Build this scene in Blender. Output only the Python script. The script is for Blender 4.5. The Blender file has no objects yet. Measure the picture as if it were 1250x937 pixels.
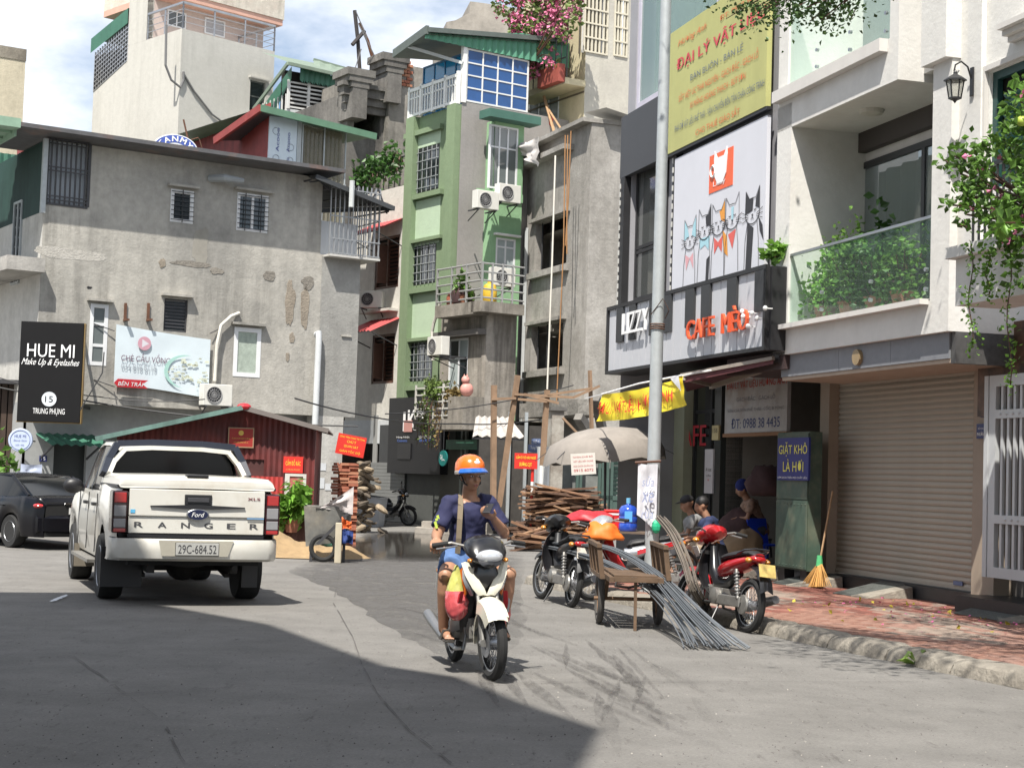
import bpy, math, random
from mathutils import Vector, Matrix, noise
R = math.radians
random.seed(7)
S = bpy.context.scene
C = S.collection
PI = math.pi
FPX, CAMH, PITCH, ROLL = 1970.0, 1.55, R(3.26), R(1.8)
CAMM = Matrix.Translation((0, 0, CAMH)) @ Matrix.Rotation(R(90)+PITCH, 4, 'X') @ Matrix.Rotation(ROLL, 4, 'Z')
cam_data = bpy.data.cameras.new('camera')
cam = bpy.data.objects.new('camera', cam_data)
C.objects.link(cam)
cam.matrix_world = CAMM
cam_data.sensor_width = 36
cam_data.lens = 36*FPX/1250
cam_data.clip_start = .1
cam_data.clip_end = 3000
S.camera = cam
S.view_settings.view_transform = 'Standard'
S.view_settings.look = 'None'
S.view_settings.exposure = 0.84
S.view_settings.gamma = 1
SUN_EL = R(59)
SUN_AZ = R(17)        # the light travels this far to the right of +Y
sd = bpy.data.lights.new('sun', 'SUN')
sd.energy = 4.6
sd.angle = R(.53)
sd.color = (1, .95, .87)
sun = bpy.data.objects.new('sun', sd)
C.objects.link(sun)
LD = Vector((math.sin(SUN_AZ)*math.cos(SUN_EL), math.cos(SUN_AZ)*math.cos(SUN_EL), -math.sin(SUN_EL)))
sun.rotation_euler = LD.to_track_quat('-Z', 'Y').to_euler()
w = bpy.data.worlds.new('World')
S.world = w
w.use_nodes = True
nt = w.node_tree
N, L = nt.nodes, nt.links
N.clear()
out = N.new('ShaderNodeOutputWorld')
bg = N.new('ShaderNodeBackground')
sky = N.new('ShaderNodeTexSky')
sky.sky_type = 'NISHITA'
sky.sun_disc = False
sky.sun_elevation = SUN_EL
sky.sun_rotation = SUN_AZ + PI
sky.air_density = 1.0
sky.dust_density = 1.2
tc = N.new('ShaderNodeTexCoord')
mp = N.new('ShaderNodeMapping')
mp.inputs['Scale'].default_value = (1, 1, 2.2)
mp.inputs['Location'].default_value = (.35, .1, .62)
nz = N.new('ShaderNodeTexNoise')
nz.inputs['Scale'].default_value = 3.4
nz.inputs['Detail'].default_value = 9
nz.inputs['Roughness'].default_value = .56
rp = N.new('ShaderNodeValToRGB')
rp.color_ramp.elements[0].position = .39
rp.color_ramp.elements[1].position = .58
mx = N.new('ShaderNodeMix')
mx.data_type = 'RGBA'
mx.inputs[7].default_value = (12, 12.3, 12.8, 1)
L.new(tc.outputs['Generated'], mp.inputs[0])
L.new(mp.outputs[0], nz.inputs['Vector'])
L.new(nz.outputs['Fac'], rp.inputs[0])
L.new(rp.outputs[0], mx.inputs[0])
hs = N.new('ShaderNodeHueSaturation')
hs.inputs['Value'].default_value = 1.25
hs.inputs['Saturation'].default_value = 1.25
L.new(sky.outputs[0], hs.inputs['Color'])
L.new(hs.outputs[0], mx.inputs[6])
L.new(mx.outputs[2], bg.inputs['Color'])
bg.inputs['Strength'].default_value = .06
L.new(bg.outputs[0], out.inputs[0])
def ray(px, py):
 return (CAMM.to_3x3() @ Vector(((px-625)/FPX, -(py-468.5)/FPX, -1)))
def gp(px, py, z=0):
 d = ray(px, py)
 t = (z-CAMH)/d.z
 return Vector((d.x*t, d.y*t, z))
def at(px, py, Y):
 d = ray(px, py)
 return Vector((d.x*Y/d.y, Y, CAMH+d.z*Y/d.y))
class Fr:
 """a local frame: +x runs right along a face, +y runs into it, z is up"""
 def __init__(s, px=None, Y=None, ang=0, M=None):
  if M is not None:
   s.M = M
  else:
   py = 580
   for _ in range(6):
    p = at(px, py, Y)
    py += p.z*FPX/Y
   p = at(px, py, Y)
   s.M = Matrix.Translation((p.x, p.y, 0)) @ Matrix.Rotation(R(ang), 4, 'Z')
  s.I = s.M.inverted()
 def sub(s, x, y, ang=0, z=0):
  return Fr(M=s.M @ Matrix.Translation((x, y, z)) @ Matrix.Rotation(R(ang), 4, 'Z'))
 def loc(s, px, py, d=0):
  o = s.I @ Vector((0, 0, CAMH))
  v = s.I.to_3x3() @ ray(px, py)
  t = (d-o.y)/v.y
  p = o+v*t
  return p.x, p.z
 def rect(s, x0, y0, x1, y1, d=0):
  cx, cy = (x0+x1)/2, (y0+y1)/2
  return (s.loc(x0, cy, d)[0], s.loc(cx, y1, d)[1], s.loc(x1, cy, d)[0], s.loc(cx, y0, d)[1])
 def depth_y(s, px, py, x):
  """y where the ray crosses the plane local x = const"""
  o = s.I @ Vector((0, 0, CAMH)); v = s.I.to_3x3() @ ray(px, py)
  t = (x-o.x)/v.x
  p = o+v*t
  return p.y, p.z
ROOT = {}
def rootM(o):
 while o.parent: o = o.parent
 return ROOT.get(o.name, Matrix.Identity(4))
def tag(o, label=None, cat=None, group=None, kind=None):
 for k, v in (('label', label), ('category', cat), ('group', group), ('kind', kind)):
  if v: o[k] = v
 return o
def thing(name, label, cat, fr=None, loc=None, rz=0, group=None):
 o = bpy.data.objects.new(name, None)
 C.objects.link(o)
 o.empty_display_size = .2
 M = fr.M.copy() if fr else Matrix.Translation(loc or (0, 0, 0)) @ Matrix.Rotation(R(rz), 4, 'Z')
 o.matrix_world = M
 ROOT[o.name] = M
 return tag(o, label, cat, group)
def link_mesh(name, me, m, parent, label=None):
 if m is not None:
  me.materials.clear(); me.materials.append(m)
 o = bpy.data.objects.new(name, me)
 C.objects.link(o)
 if parent is not None: o.parent = parent
 if label: o['label'] = label
 return o
def copy_tree(o, parent=None):
 c = o.copy(); C.objects.link(c)
 if parent is not None: c.parent = parent
 for ch in list(o.children): copy_tree(ch, c)
 return c
def place(o, M):
 o.matrix_world = M
 ROOT[o.name] = M
 return o
class MB:
 def __init__(s, T=None):
  s.v = []; s.f = []; s.T = T
 def add(s, vs, fs, M=None):
  n = len(s.v)
  if M is not None: vs = [M @ Vector(v) for v in vs]
  if s.T is not None: vs = [s.T @ Vector(v) for v in vs]
  s.v += [tuple(v) for v in vs]
  s.f += [tuple(i+n for i in f) for f in fs]
  return s
 def box(s, x0, y0, z0, x1, y1, z1, M=None):
  vs = [(x0,y0,z0),(x1,y0,z0),(x1,y1,z0),(x0,y1,z0),(x0,y0,z1),(x1,y0,z1),(x1,y1,z1),(x0,y1,z1)]
  return s.add(vs, [(3,2,1,0),(4,5,6,7),(0,1,5,4),(1,2,6,5),(2,3,7,6),(3,0,4,7)], M)
 def bar(s, p, q, w, h=None, up=(0,0,1)):
  """rectangular bar from p to q"""
  h = h or w
  p, q = Vector(p), Vector(q); d = (q-p).normalized(); up = Vector(up)
  if abs(d.dot(up)) > .98: up = Vector((1, 0, 0)) if abs(d.x) < .9 else Vector((0, 1, 0))
  a = d.cross(up).normalized()*w/2; b = a.cross(d).normalized()*h/2
  vs = [p-a-b, p+a-b, p+a+b, p-a+b, q-a-b, q+a-b, q+a+b, q-a+b]
  return s.add(vs, [(3,2,1,0),(4,5,6,7),(0,1,5,4),(1,2,6,5),(2,3,7,6),(3,0,4,7)])
 def tube(s, pts, r, n=8, cap=True, close=False):
  pts = [Vector(p) for p in pts]; k = len(pts)
  rs = r if isinstance(r, (list, tuple)) else [r]*k
  vs = []; pa = None
  for i, p in enumerate(pts):
   if close: d = pts[(i+1) % k]-pts[i-1]
   else: d = pts[min(i+1, k-1)]-pts[max(i-1, 0)]
   d = d.normalized() if d.length > 1e-9 else Vector((0,0,1))
   if pa is None:
    a = d.orthogonal().normalized()
   else:
    a = (pa-d*pa.dot(d))
    a = a.normalized() if a.length > 1e-6 else d.orthogonal().normalized()
   pa = a; b = d.cross(a)
   for j in range(n):
    t = 2*PI*j/n
    vs.append(p+(a*math.cos(t)+b*math.sin(t))*rs[i])
  fs = []
  for i in range(k if close else k-1):
   i2 = (i+1) % k
   for j in range(n):
    j2 = (j+1) % n
    fs.append((i*n+j, i*n+j2, i2*n+j2, i2*n+j))
  if cap and not close:
   fs.append(tuple(range(n-1, -1, -1))); fs.append(tuple((k-1)*n+j for j in range(n)))
  return s.add(vs, fs)
 def lathe(s, prof, n=16, M=None, cap=True):
  """profile (r, z) about z"""
  vs = []; fs = []
  for r, z in prof:
   for j in range(n):
    t = 2*PI*j/n
    vs.append((r*math.cos(t), r*math.sin(t), z))
  k = len(prof)
  for i in range(k-1):
   for j in range(n):
    j2 = (j+1) % n
    fs.append((i*n+j, i*n+j2, (i+1)*n+j2, (i+1)*n+j))
  if cap:
   fs.append(tuple(range(n-1, -1, -1))); fs.append(tuple((k-1)*n+j for j in range(n)))
  return s.add(vs, fs, M)
 def prism(s, poly, y0, y1, M=None):
  """polygon in x,z pushed along y"""
  n = len(poly)
  vs = [(x, y0, z) for x, z in poly]+[(x, y1, z) for x, z in poly]
  fs = [tuple(range(n)), tuple(range(2*n-1, n-1, -1))]
  fs += [(i, i+n, (i+1) % n+n, (i+1) % n) for i in range(n)]
  return s.add(vs, fs, M)
 def quad(s, a, b, c, d):
  return s.add([a, b, c, d], [(0, 1, 2, 3)])
 def loft(s, rings, closed=True, cap=False):
  n = len(rings[0]); vs = [p for r in rings for p in r]; fs = []
  for i in range(len(rings)-1):
   for j in range(n if closed else n-1):
    j2 = (j+1) % n
    fs.append((i*n+j, i*n+j2, (i+1)*n+j2, (i+1)*n+j))
  if cap:
   fs.append(tuple(range(n-1, -1, -1))); fs.append(tuple((len(rings)-1)*n+j for j in range(n)))
  return s.add(vs, fs)
 def ball(s, c, r, n=12, m=8, M=None):
  if not isinstance(r, (tuple, list)): r = (r, r, r)
  vs = []; fs = []
  for i in range(m+1):
   a = PI*i/m
   for j in range(n):
    t = 2*PI*j/n
    vs.append((c[0]+r[0]*math.sin(a)*math.cos(t), c[1]+r[1]*math.sin(a)*math.sin(t), c[2]+r[2]*math.cos(a)))
  for i in range(m):
   for j in range(n):
    j2 = (j+1) % n
    fs.append((i*n+j, (i+1)*n+j, (i+1)*n+j2, i*n+j2))
  return s.add(vs, fs, M)
 def torus(s, c, axis, R0, r, n=28, m=8, sx=1.0):
  """axis 'y' wheel ring; sx widens along the axis"""
  M = Matrix.Translation(c) @ (Matrix.Rotation(R(90), 4, 'X') if axis == 'y' else Matrix.Rotation(R(90), 4, 'Y') if axis == 'x' else Matrix.Identity(4))
  vs = []; fs = []
  for i in range(n):
   a = 2*PI*i/n
   for j in range(m):
    b = 2*PI*j/m
    q = R0+r*math.cos(b)
    vs.append((q*math.cos(a), q*math.sin(a), r*sx*math.sin(b)))
  for i in range(n):
   for j in range(m):
    i2, j2 = (i+1) % n, (j+1) % m
    fs.append((i*m+j, i2*m+j, i2*m+j2, i*m+j2))
  return s.add(vs, fs, M)
 def sheet(s, x0, x1, z0, z1, holes, dep=.18, y=0, reveal=True):
  """a wall face at y with rectangular holes and their reveals"""
  hs = [(max(a, x0), max(b, z0), min(c, x1), min(d, z1)) for a, b, c, d in holes]
  hs = [h for h in hs if h[2] > h[0] and h[3] > h[1]]
  X = sorted({x0, x1, *[h[0] for h in hs], *[h[2] for h in hs]})
  Z = sorted({z0, z1, *[h[1] for h in hs], *[h[3] for h in hs]})
  for i in range(len(X)-1):
   for j in range(len(Z)-1):
    cx, cz = (X[i]+X[i+1])/2, (Z[j]+Z[j+1])/2
    if any(h[0] < cx < h[2] and h[1] < cz < h[3] for h in hs): continue
    s.quad((X[i], y, Z[j]), (X[i+1], y, Z[j]), (X[i+1], y, Z[j+1]), (X[i], y, Z[j+1]))
  if reveal:
   for a, b, c, d in hs:
    e = y+dep
    s.quad((a, y, b), (a, y, d), (a, e, d), (a, e, b))
    s.quad((c, y, d), (c, y, b), (c, e, b), (c, e, d))
    s.quad((a, y, d), (c, y, d), (c, e, d), (a, e, d))
    s.quad((c, y, b), (a, y, b), (a, e, b), (c, e, b))
  return s
 def build(s, name, m, parent=None, fr=None, smooth=False, label=None, kind=None, bevel=0):
  me = bpy.data.meshes.new(name)
  vs = s.v
  if fr is not None:
   T = (rootM(parent).inverted() if parent else Matrix.Identity(4)) @ fr.M
   vs = [tuple(T @ Vector(v)) for v in vs]
  me.from_pydata(vs, [], s.f)
  me.update()
  if smooth:
   for p in me.polygons: p.use_smooth = True
   if smooth != 2:
    try: me.set_sharp_from_angle(angle=R(38))
    except Exception: pass
  o = link_mesh(name, me, m, parent, label)
  if kind: o['kind'] = kind
  if bevel:
   b = o.modifiers.new('bevel', 'BEVEL'); b.width = bevel; b.segments = 2; b.limit_method = 'ANGLE'
  return o
def child_copy(o, M, label=None):
 """another object on the same mesh, beside it under the same parent"""
 c = bpy.data.objects.new(o.name.split('.')[0], o.data)
 C.objects.link(c); c.parent = o.parent
 c.matrix_local = M
 if label: c['label'] = label
 return c
MATS = {}
def lin(c):
 return tuple(((x/255)/12.92 if x/255 <= .04045 else ((x/255+.055)/1.055)**2.4) for x in c)
def mat(name, col, rough=.7, metal=0, var=.12, vs=3, streak=0, dirt=None, ds=.7, dl=.5, bump=0, bs=40, spec=.5, trans=0, island=0, coat=0, alpha=1, sheen=0, emit=0):
 if name in MATS: return MATS[name]
 m = bpy.data.materials.new(name); m.use_nodes = True; MATS[name] = m
 nt = m.node_tree; N, L = nt.nodes, nt.links
 b = N['Principled BSDF']
 b.inputs['Roughness'].default_value = rough
 b.inputs['Metallic'].default_value = metal
 b.inputs['Specular IOR Level'].default_value = spec
 if trans: b.inputs['Transmission Weight'].default_value = trans
 if coat: b.inputs['Coat Weight'].default_value = coat
 if alpha < 1: b.inputs['Alpha'].default_value = alpha
 tc = N.new('ShaderNodeTexCoord')
 cur = None
 def rgb(c):
  n = N.new('ShaderNodeRGB'); n.outputs[0].default_value = (*c, 1); return n.outputs[0]
 def mixc(f, a, bb, mode='MIX'):
  n = N.new('ShaderNodeMix'); n.data_type = 'RGBA'; n.blend_type = mode
  if isinstance(f, float) or isinstance(f, int): n.inputs[0].default_value = f
  else: L.new(f, n.inputs[0])
  L.new(a, n.inputs[6]); L.new(bb, n.inputs[7]); return n.outputs[2]
 def nzz(scale, sc=(1, 1, 1), det=6, ro=.6, seed=0):
  mp = N.new('ShaderNodeMapping'); mp.inputs['Scale'].default_value = sc
  mp.inputs['Location'].default_value = (seed*3.1, seed*1.7, seed*2.3)
  L.new(tc.outputs['Object'], mp.inputs[0])
  n = N.new('ShaderNodeTexNoise'); n.inputs['Scale'].default_value = scale
  n.inputs['Detail'].default_value = det; n.inputs['Roughness'].default_value = ro
  L.new(mp.outputs[0], n.inputs['Vector']); return n.outputs['Fac']
 def ramp(f, a, bb, ca=(0,0,0), cb=(1,1,1)):
  n = N.new('ShaderNodeValToRGB'); e = n.color_ramp.elements
  e[0].position = a; e[1].position = bb; e[0].color = (*ca, 1); e[1].color = (*cb, 1)
  L.new(f, n.inputs[0]); return n.outputs[0]
 cur = rgb(col)
 if dirt is not None:
  f = ramp(nzz(ds, det=8, ro=.62, seed=len(MATS)), dl-.09, dl+.13)
  cur = mixc(f, cur, rgb(dirt))
 if var:
  f = ramp(nzz(vs, det=7, ro=.7, seed=len(MATS)+5), .3, .72, (1-var,)*3, (1+var*.6,)*3)
  cur = mixc(1.0, cur, f, 'MULTIPLY')
 if streak:
  f = ramp(nzz(1.6, (2.2, 2.2, .16), det=7, ro=.66, seed=len(MATS)+9), .42, .62, (1, 1, 1), (1-streak,)*3)
  k = ramp(nzz(.35, det=3, seed=len(MATS)+2), .38, .62)
  w1 = rgb((1, 1, 1)); f = mixc(k, w1, f)
  cur = mixc(1.0, cur, f, 'MULTIPLY')
 if island:
  g = N.new('ShaderNodeNewGeometry')
  f = ramp(g.outputs['Random Per Island'], 0, 1, (1-island,)*3, (1+island,)*3)
  cur = mixc(1.0, cur, f, 'MULTIPLY')
 L.new(cur, b.inputs['Base Color'])
 if emit:
  L.new(cur, b.inputs['Emission Color']); b.inputs['Emission Strength'].default_value = emit
 if bump:
  bn = N.new('ShaderNodeBump'); bn.inputs['Strength'].default_value = min(1, bump); bn.inputs['Distance'].default_value = .02
  L.new(nzz(bs, det=5), bn.inputs['Height']); L.new(bn.outputs[0], b.inputs['Normal'])
 return m
def wall_mat(name, col, dirt, dl=.5, ds=.55, streak=.25, var=.16, bump=.5):
 return mat(name, col, .92, dirt=dirt, dl=dl, ds=ds, streak=streak, var=var, vs=5, bump=bump, bs=14, spec=.2)
def glass(name, tint=(.02, .028, .032), rough=.06):
 return mat(name, tint, rough, var=.0, spec=.9, coat=.3)
def clear_glass(name, tint=(.72, .85, .8), op=.35):
 if name in MATS: return MATS[name]
 m = bpy.data.materials.new(name); m.use_nodes = True; MATS[name] = m
 nt = m.node_tree; N, L = nt.nodes, nt.links
 b = N['Principled BSDF']; b.inputs['Base Color'].default_value = (*tint, 1); b.inputs['Roughness'].default_value = .04
 t = N.new('ShaderNodeBsdfTransparent'); t.inputs[0].default_value = (*[.6+.4*x for x in tint], 1)
 mx = N.new('ShaderNodeMixShader')
 lw = N.new('ShaderNodeLayerWeight'); pw = N.new('ShaderNodeMath'); pw.operation = 'POWER'; pw.inputs[1].default_value = 3; L.new(lw.outputs['Facing'], pw.inputs[0])
 fr = N.new('ShaderNodeMath'); fr.operation = 'MULTIPLY'; fr.inputs[1].default_value = .3; L.new(pw.outputs[0], fr.inputs[0])
 g = N.new('ShaderNodeBsdfGlossy'); g.inputs['Roughness'].default_value = .02; m2 = N.new('ShaderNodeMixShader')
 L.new(fr.outputs[0], m2.inputs[0]); L.new(t.outputs[0], m2.inputs[1]); L.new(g.outputs[0], m2.inputs[2]); t = m2
 mx.inputs[0].default_value = op
 L.new(t.outputs[0], mx.inputs[1]); L.new(b.outputs[0], mx.inputs[2])
 L.new(mx.outputs[0], N['Material Output'].inputs[0])
 return m
def leaf_mat(name, col, island=.5):
 m = mat(name, col, .45, var=0, island=island, spec=.4)
 if 'lf' not in m:
  m['lf'] = 1
  nt = m.node_tree; N, L = nt.nodes, nt.links
  b = N['Principled BSDF']; t = N.new('ShaderNodeBsdfTranslucent'); mx = N.new('ShaderNodeMixShader')
  src = b.inputs['Base Color'].links[0].from_socket
  L.new(src, t.inputs[0]); mx.inputs[0].default_value = .3
  L.new(b.outputs[0], mx.inputs[1]); L.new(t.outputs[0], mx.inputs[2])
  L.new(mx.outputs[0], N['Material Output'].inputs[0])
 return m
WHITE = mat('white_pvc', (.72, .73, .74), .35, var=.05)
BLACKM = mat('black_metal', (.018, .018, .02), .45, var=.2)
DARKM = mat('dark_metal', (.05, .05, .055), .5, var=.3)
STEEL = mat('steel', (.42, .43, .45), .35, .8, var=.2)
GALV = mat('galvanised', (.43, .46, .47), .5, .35, var=.14, vs=8)
RUBBER = mat('rubber', (.018, .018, .018), .85, var=.25, vs=20)
GLASS = glass('window_glass')
DKGL = glass('dark_glass', (.006, .008, .01))
WOOD = mat('raw_wood', (.38, .24, .13), .8, var=.35, vs=9)
BROWNW = mat('brown_wood', (.10, .045, .028), .6, var=.3)
def txt(s, m, parent, fr, rect, d=-.01, bold=.0, depth=.004, name='lettering', shear=0, label=None, space=1):
 """lettering fitted into the local rectangle (x0,z0,x1,z1)"""
 cu = bpy.data.curves.new(name, 'FONT')
 cu.body = s; cu.size = 1; cu.resolution_u = 3
 cu.shear = shear; cu.space_character = space
 tmp = bpy.data.objects.new('tmp_text', cu)
 C.objects.link(tmp)
 dg = bpy.context.evaluated_depsgraph_get()
 me = bpy.data.meshes.new_from_object(tmp.evaluated_get(dg))
 bpy.data.objects.remove(tmp); bpy.data.curves.remove(cu)
 vs = [v.co.copy() for v in me.vertices]
 fs = [tuple(p.vertices) for p in me.polygons]
 bpy.data.meshes.remove(me)
 if not vs: return None
 x0, x1 = min(v.x for v in vs), max(v.x for v in vs)
 y0, y1 = min(v.y for v in vs), max(v.y for v in vs)
 X0, Z0, X1, Z1 = rect
 mb = MB()
 k = (X1-X0)/(x1-x0); q = (Z1-Z0)/(y1-y0)
 for sh_ in ((-1, 1) if bold >= .02 else (0,)):
  mb.add([(X0+(v.x-x0)*k+sh_*.022*k*(1 if bold < .04 else 1.5), d-sh_*.0012, Z0+(v.y-y0)*q) for v in vs], fs)
 P = [(X0+(v.x-x0)*k, d, Z0+(v.y-y0)*q) for v in vs]
 if depth > .02:
  ed = {}
  for f in fs:
   for i in range(len(f)):
    a, b = f[i], f[(i+1) % len(f)]
    ed[(a, b)] = 1
  bd = [(a, b) for (a, b) in ed if (b, a) not in ed]; n = len(vs)
  for c_ in range(len(mb.v)//n):
   o_ = c_*n; m_ = len(mb.v)
   if c_ > 1: break
   mb.v += [(x, y+depth, z) for x, y, z in mb.v[o_:o_+n]]
   mb.f += [(a+o_, a+m_, b+m_, b+o_) for a, b in bd]
   if bold < .02: break
 return mb.build(name, m, parent, fr=fr, label=label)
def window(parent, fr, r, frame=WHITE, n=1, rows=(1,), pane=GLASS, fw=.06, dep=.12, bars=None, barm=None, sill=None, hood=None, name='window', curtain=None, hinge=False):
 """r local rect; rows = fractions of the height from the bottom; n panes across"""
 x0, z0, x1, z1 = r
 mb = MB()
 t = dep
 mb.box(x0, t-.03, z0, x0+fw, t+.03, z1); mb.box(x1-fw, t-.03, z0, x1, t+.03, z1)
 mb.box(x0+fw, t-.03, z0, x1-fw, t+.03, z0+fw); mb.box(x0+fw, t-.03, z1-fw, x1-fw, t+.03, z1)
 W_, H_ = x1-x0-2*fw, z1-z0-2*fw
 xs = [x0+fw+W_*i/n for i in range(n+1)]
 tot = sum(rows); zs = [z0+fw]; a = 0
 for q in rows:
  a += q; zs.append(z0+fw+H_*a/tot)
 for x in xs[1:-1]: mb.box(x-fw*.45, t-.026, z0+fw, x+fw*.45, t+.026, z1-fw)
 for z in zs[1:-1]: mb.box(x0+fw, t-.022, z-fw*.4, x1-fw, t+.022, z+fw*.4)
 o = mb.build(name, frame, parent, fr=fr)
 if pane:
  for i in range(n):
   for j in range(len(rows)):
    p = MB().box(xs[i]+.005, t-.004, zs[j]+.005, xs[i+1]-.005, t+.004, zs[j+1]-.005)
    p.build('pane', pane if not (curtain and (i+j) % 2 == 0) else curtain, o, fr=fr)
 if bars:
  nv, nh = bars; bm = MB(); b = t-.07
  for i in range(nv):
   x = x0+(x1-x0)*(i+.5)/nv; bm.box(x-.009, b-.009, z0, x+.009, b+.009, z1)
  for j in range(nh):
   z = z0+(z1-z0)*(j+.5)/nh; bm.box(x0, b-.02, z-.009, x1, b-.002, z+.009)
  bm.build('grille', barm or BLACKM, o, fr=fr)
 if sill:
  MB().box(x0-.08, -.1, z0-.09, x1+.08, .05, z0-.004).build('sill', sill, o, fr=fr)
 if hood:
  MB().box(x0-.1, -.16, z1+.06, x1+.1, .0, z1+.12).build('hood', hood, o, fr=fr)
 return o
def ac_unit(px, py, wpx, fr, d=-.45, label='', facing='front', mirror=False, yaw=0):
 """outdoor unit hanging on the wall of frame fr; px,py centre of its front"""
 x, z = fr.loc(px, py, d)
 f = fr.sub(x, d, yaw, z=z)
 t = thing('air_conditioner', label, 'air conditioner', fr=f, group='outdoor air conditioner units on the walls')
 w_, h_, q = .39, .27, .28
 MB().box(-w_, 0, -h_, w_, q, h_).build('casing', mat('ac_case', (.66, .65, .6), .5, var=.12, streak=.15), t, bevel=.015)
 g = MB().torus((-.1, -.012, 0), 'y', .2, .012, 24, 6)
 for k in range(8):
  a = PI*k/8
  g.bar((-.1-.2*math.cos(a), -.012, -.2*math.sin(a)), (-.1+.2*math.cos(a), -.012, .2*math.sin(a)), .006)
 for rr in (.07, .13): g.torus((-.1, -.014, 0), 'y', rr, .004, 20, 4)
 MB().lathe([(.19, 0), (.19, .006)], 24, Matrix.Translation((-.1, -.001, 0)) @ Matrix.Rotation(R(90), 4, 'X')).build('fan_opening', BLACKM, t)
 g.build('fan_guard', mat('ac_guard', (.3, .3, .3), .5), t)
 fb = MB()
 for k in range(3):
  a = 2*PI*k/3
  fb.bar((-.1, -.009, 0), (-.1+.17*math.cos(a), -.009, .17*math.sin(a)), .09, .004, up=(0, 1, 0))
 fb.build('fan', DARKM, t)
 b = MB()
 for sx in (-.3, .3):
  b.box(sx-.02, .0, -h_-.04, sx+.02, -d, -h_-.003); b.bar((sx, .03, -h_-.03), (sx, -d, -h_-.32), .025)
 b.build('bracket', DARKM, t)
 return t
def wire(pts, r, label, name='cable', cat='cable', m=None, sag=0, group=None):
 P = []
 for i in range(len(pts)-1):
  a, b = Vector(pts[i]), Vector(pts[i+1])
  for k in range(10):
   u = k/10; p = a.lerp(b, u); p.z -= sag*4*u*(1-u)*(b-a).length; P.append(p)
 P.append(Vector(pts[-1]))
 return tag(MB().tube(P, r, 5).build(name, m or BLACKM), label, cat, group)
def leaves(mb, p, size, nrm=None, spread=1):
 """one folded leaf"""
 u = Vector((random.gauss(0, 1), random.gauss(0, 1), random.gauss(0, .7))).normalized()
 v = u.cross(Vector((random.gauss(0, 1), random.gauss(0, 1), random.gauss(0, 1)))).normalized()
 w_ = u.cross(v)
 L_ = size*random.uniform(.7, 1.3); b = L_*.36*spread
 p = Vector(p)
 mb.add([p, p+u*L_*.5+v*b+w_*b*.4, p+u*L_, p+u*L_*.5-v*b+w_*b*.4], [(0, 1, 2), (0, 2, 3)])
def petals(mb, p, size):
 for k in range(3): leaves(mb, p, size, spread=1.3)
# ================= ground =================
def road_mat(name, base, dark, wet=0):
 m = mat(name, base, .9, var=.22, vs=1.3, dirt=dark, ds=.5, dl=.62, bump=.6, bs=160, spec=.25)
 nt = m.node_tree; N, L = nt.nodes, nt.links
 b = N['Principled BSDF']; src = b.inputs['Base Color'].links[0].from_socket
 tc = [n for n in N if n.type == 'TEX_COORD'][0]
 mp = N.new('ShaderNodeMapping'); mp.inputs['Rotation'].default_value = (0, 0, R(14)); mp.inputs['Scale'].default_value = (6.5, 1.3, 1)
 nz = N.new('ShaderNodeTexNoise'); nz.inputs['Scale'].default_value = 1.6; nz.inputs['Detail'].default_value = 8; nz.inputs['Roughness'].default_value = .75
 rp = N.new('ShaderNodeValToRGB'); e = rp.color_ramp.elements
 e[0].position = .33; e[0].color = (.6, .58, .58, 1); e[1].position = .43; e[1].color = (1, 1, 1, 1)
 L.new(tc.outputs['Object'], mp.inputs[0]); L.new(mp.outputs[0], nz.inputs[0]); L.new(nz.outputs['Fac'], rp.inputs[0])
 m1 = N.new('ShaderNodeMix'); m1.data_type = 'RGBA'; m1.blend_type = 'MULTIPLY'; m1.inputs[0].default_value = .75
 L.new(src, m1.inputs[6]); L.new(rp.outputs[0], m1.inputs[7])
 n2 = N.new('ShaderNodeTexNoise'); n2.inputs['Scale'].default_value = 45; n2.inputs['Detail'].default_value = 6; n2.inputs['Roughness'].default_value = .8
 r2 = N.new('ShaderNodeValToRGB'); e = r2.color_ramp.elements
 e[0].position = .3; e[0].color = (.72, .72, .73, 1); e[1].position = .7; e[1].color = (1.2, 1.2, 1.18, 1)
 L.new(tc.outputs['Object'], n2.inputs[0]); L.new(n2.outputs['Fac'], r2.inputs[0])
 dm = N.new('ShaderNodeMapping'); dm.inputs['Scale'].default_value = (3.2, 1, 1); dm.inputs['Rotation'].default_value = (0, 0, R(70))
 dn = N.new('ShaderNodeTexNoise'); dn.inputs['Scale'].default_value = 5.5; dn.inputs['Detail'].default_value = 10; dn.inputs['Roughness'].default_value = .7
 dr = N.new('ShaderNodeValToRGB'); e = dr.color_ramp.elements; e[0].position = .335; e[0].color = (.5, .48, .47, 1); e[1].position = .385; e[1].color = (1, 1, 1, 1)
 L.new(tc.outputs['Object'], dm.inputs[0]); L.new(dm.outputs[0], dn.inputs[0]); L.new(dn.outputs['Fac'], dr.inputs[0])
 m3 = N.new('ShaderNodeMix'); m3.data_type = 'RGBA'; m3.blend_type = 'MULTIPLY'; m3.inputs[0].default_value = .9
 L.new(m1.outputs[2], m3.inputs[6]); L.new(dr.outputs[0], m3.inputs[7]); m1 = m3
 m2 = N.new('ShaderNodeMix'); m2.data_type = 'RGBA'; m2.blend_type = 'MULTIPLY'; m2.inputs[0].default_value = 1
 L.new(m1.outputs[2], m2.inputs[6]); L.new(r2.outputs[0], m2.inputs[7]); L.new(m2.outputs[2], b.inputs['Base Color'])
 return m
ASPH = road_mat('asphalt', (.205, .197, .185), (.17, .163, .153))
g = MB().quad((-900, -300, 0), (900, -300, 0), (900, 2000, 0), (-900, 2000, 0))
tag(g.build('road', ASPH), kind='structure')
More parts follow.
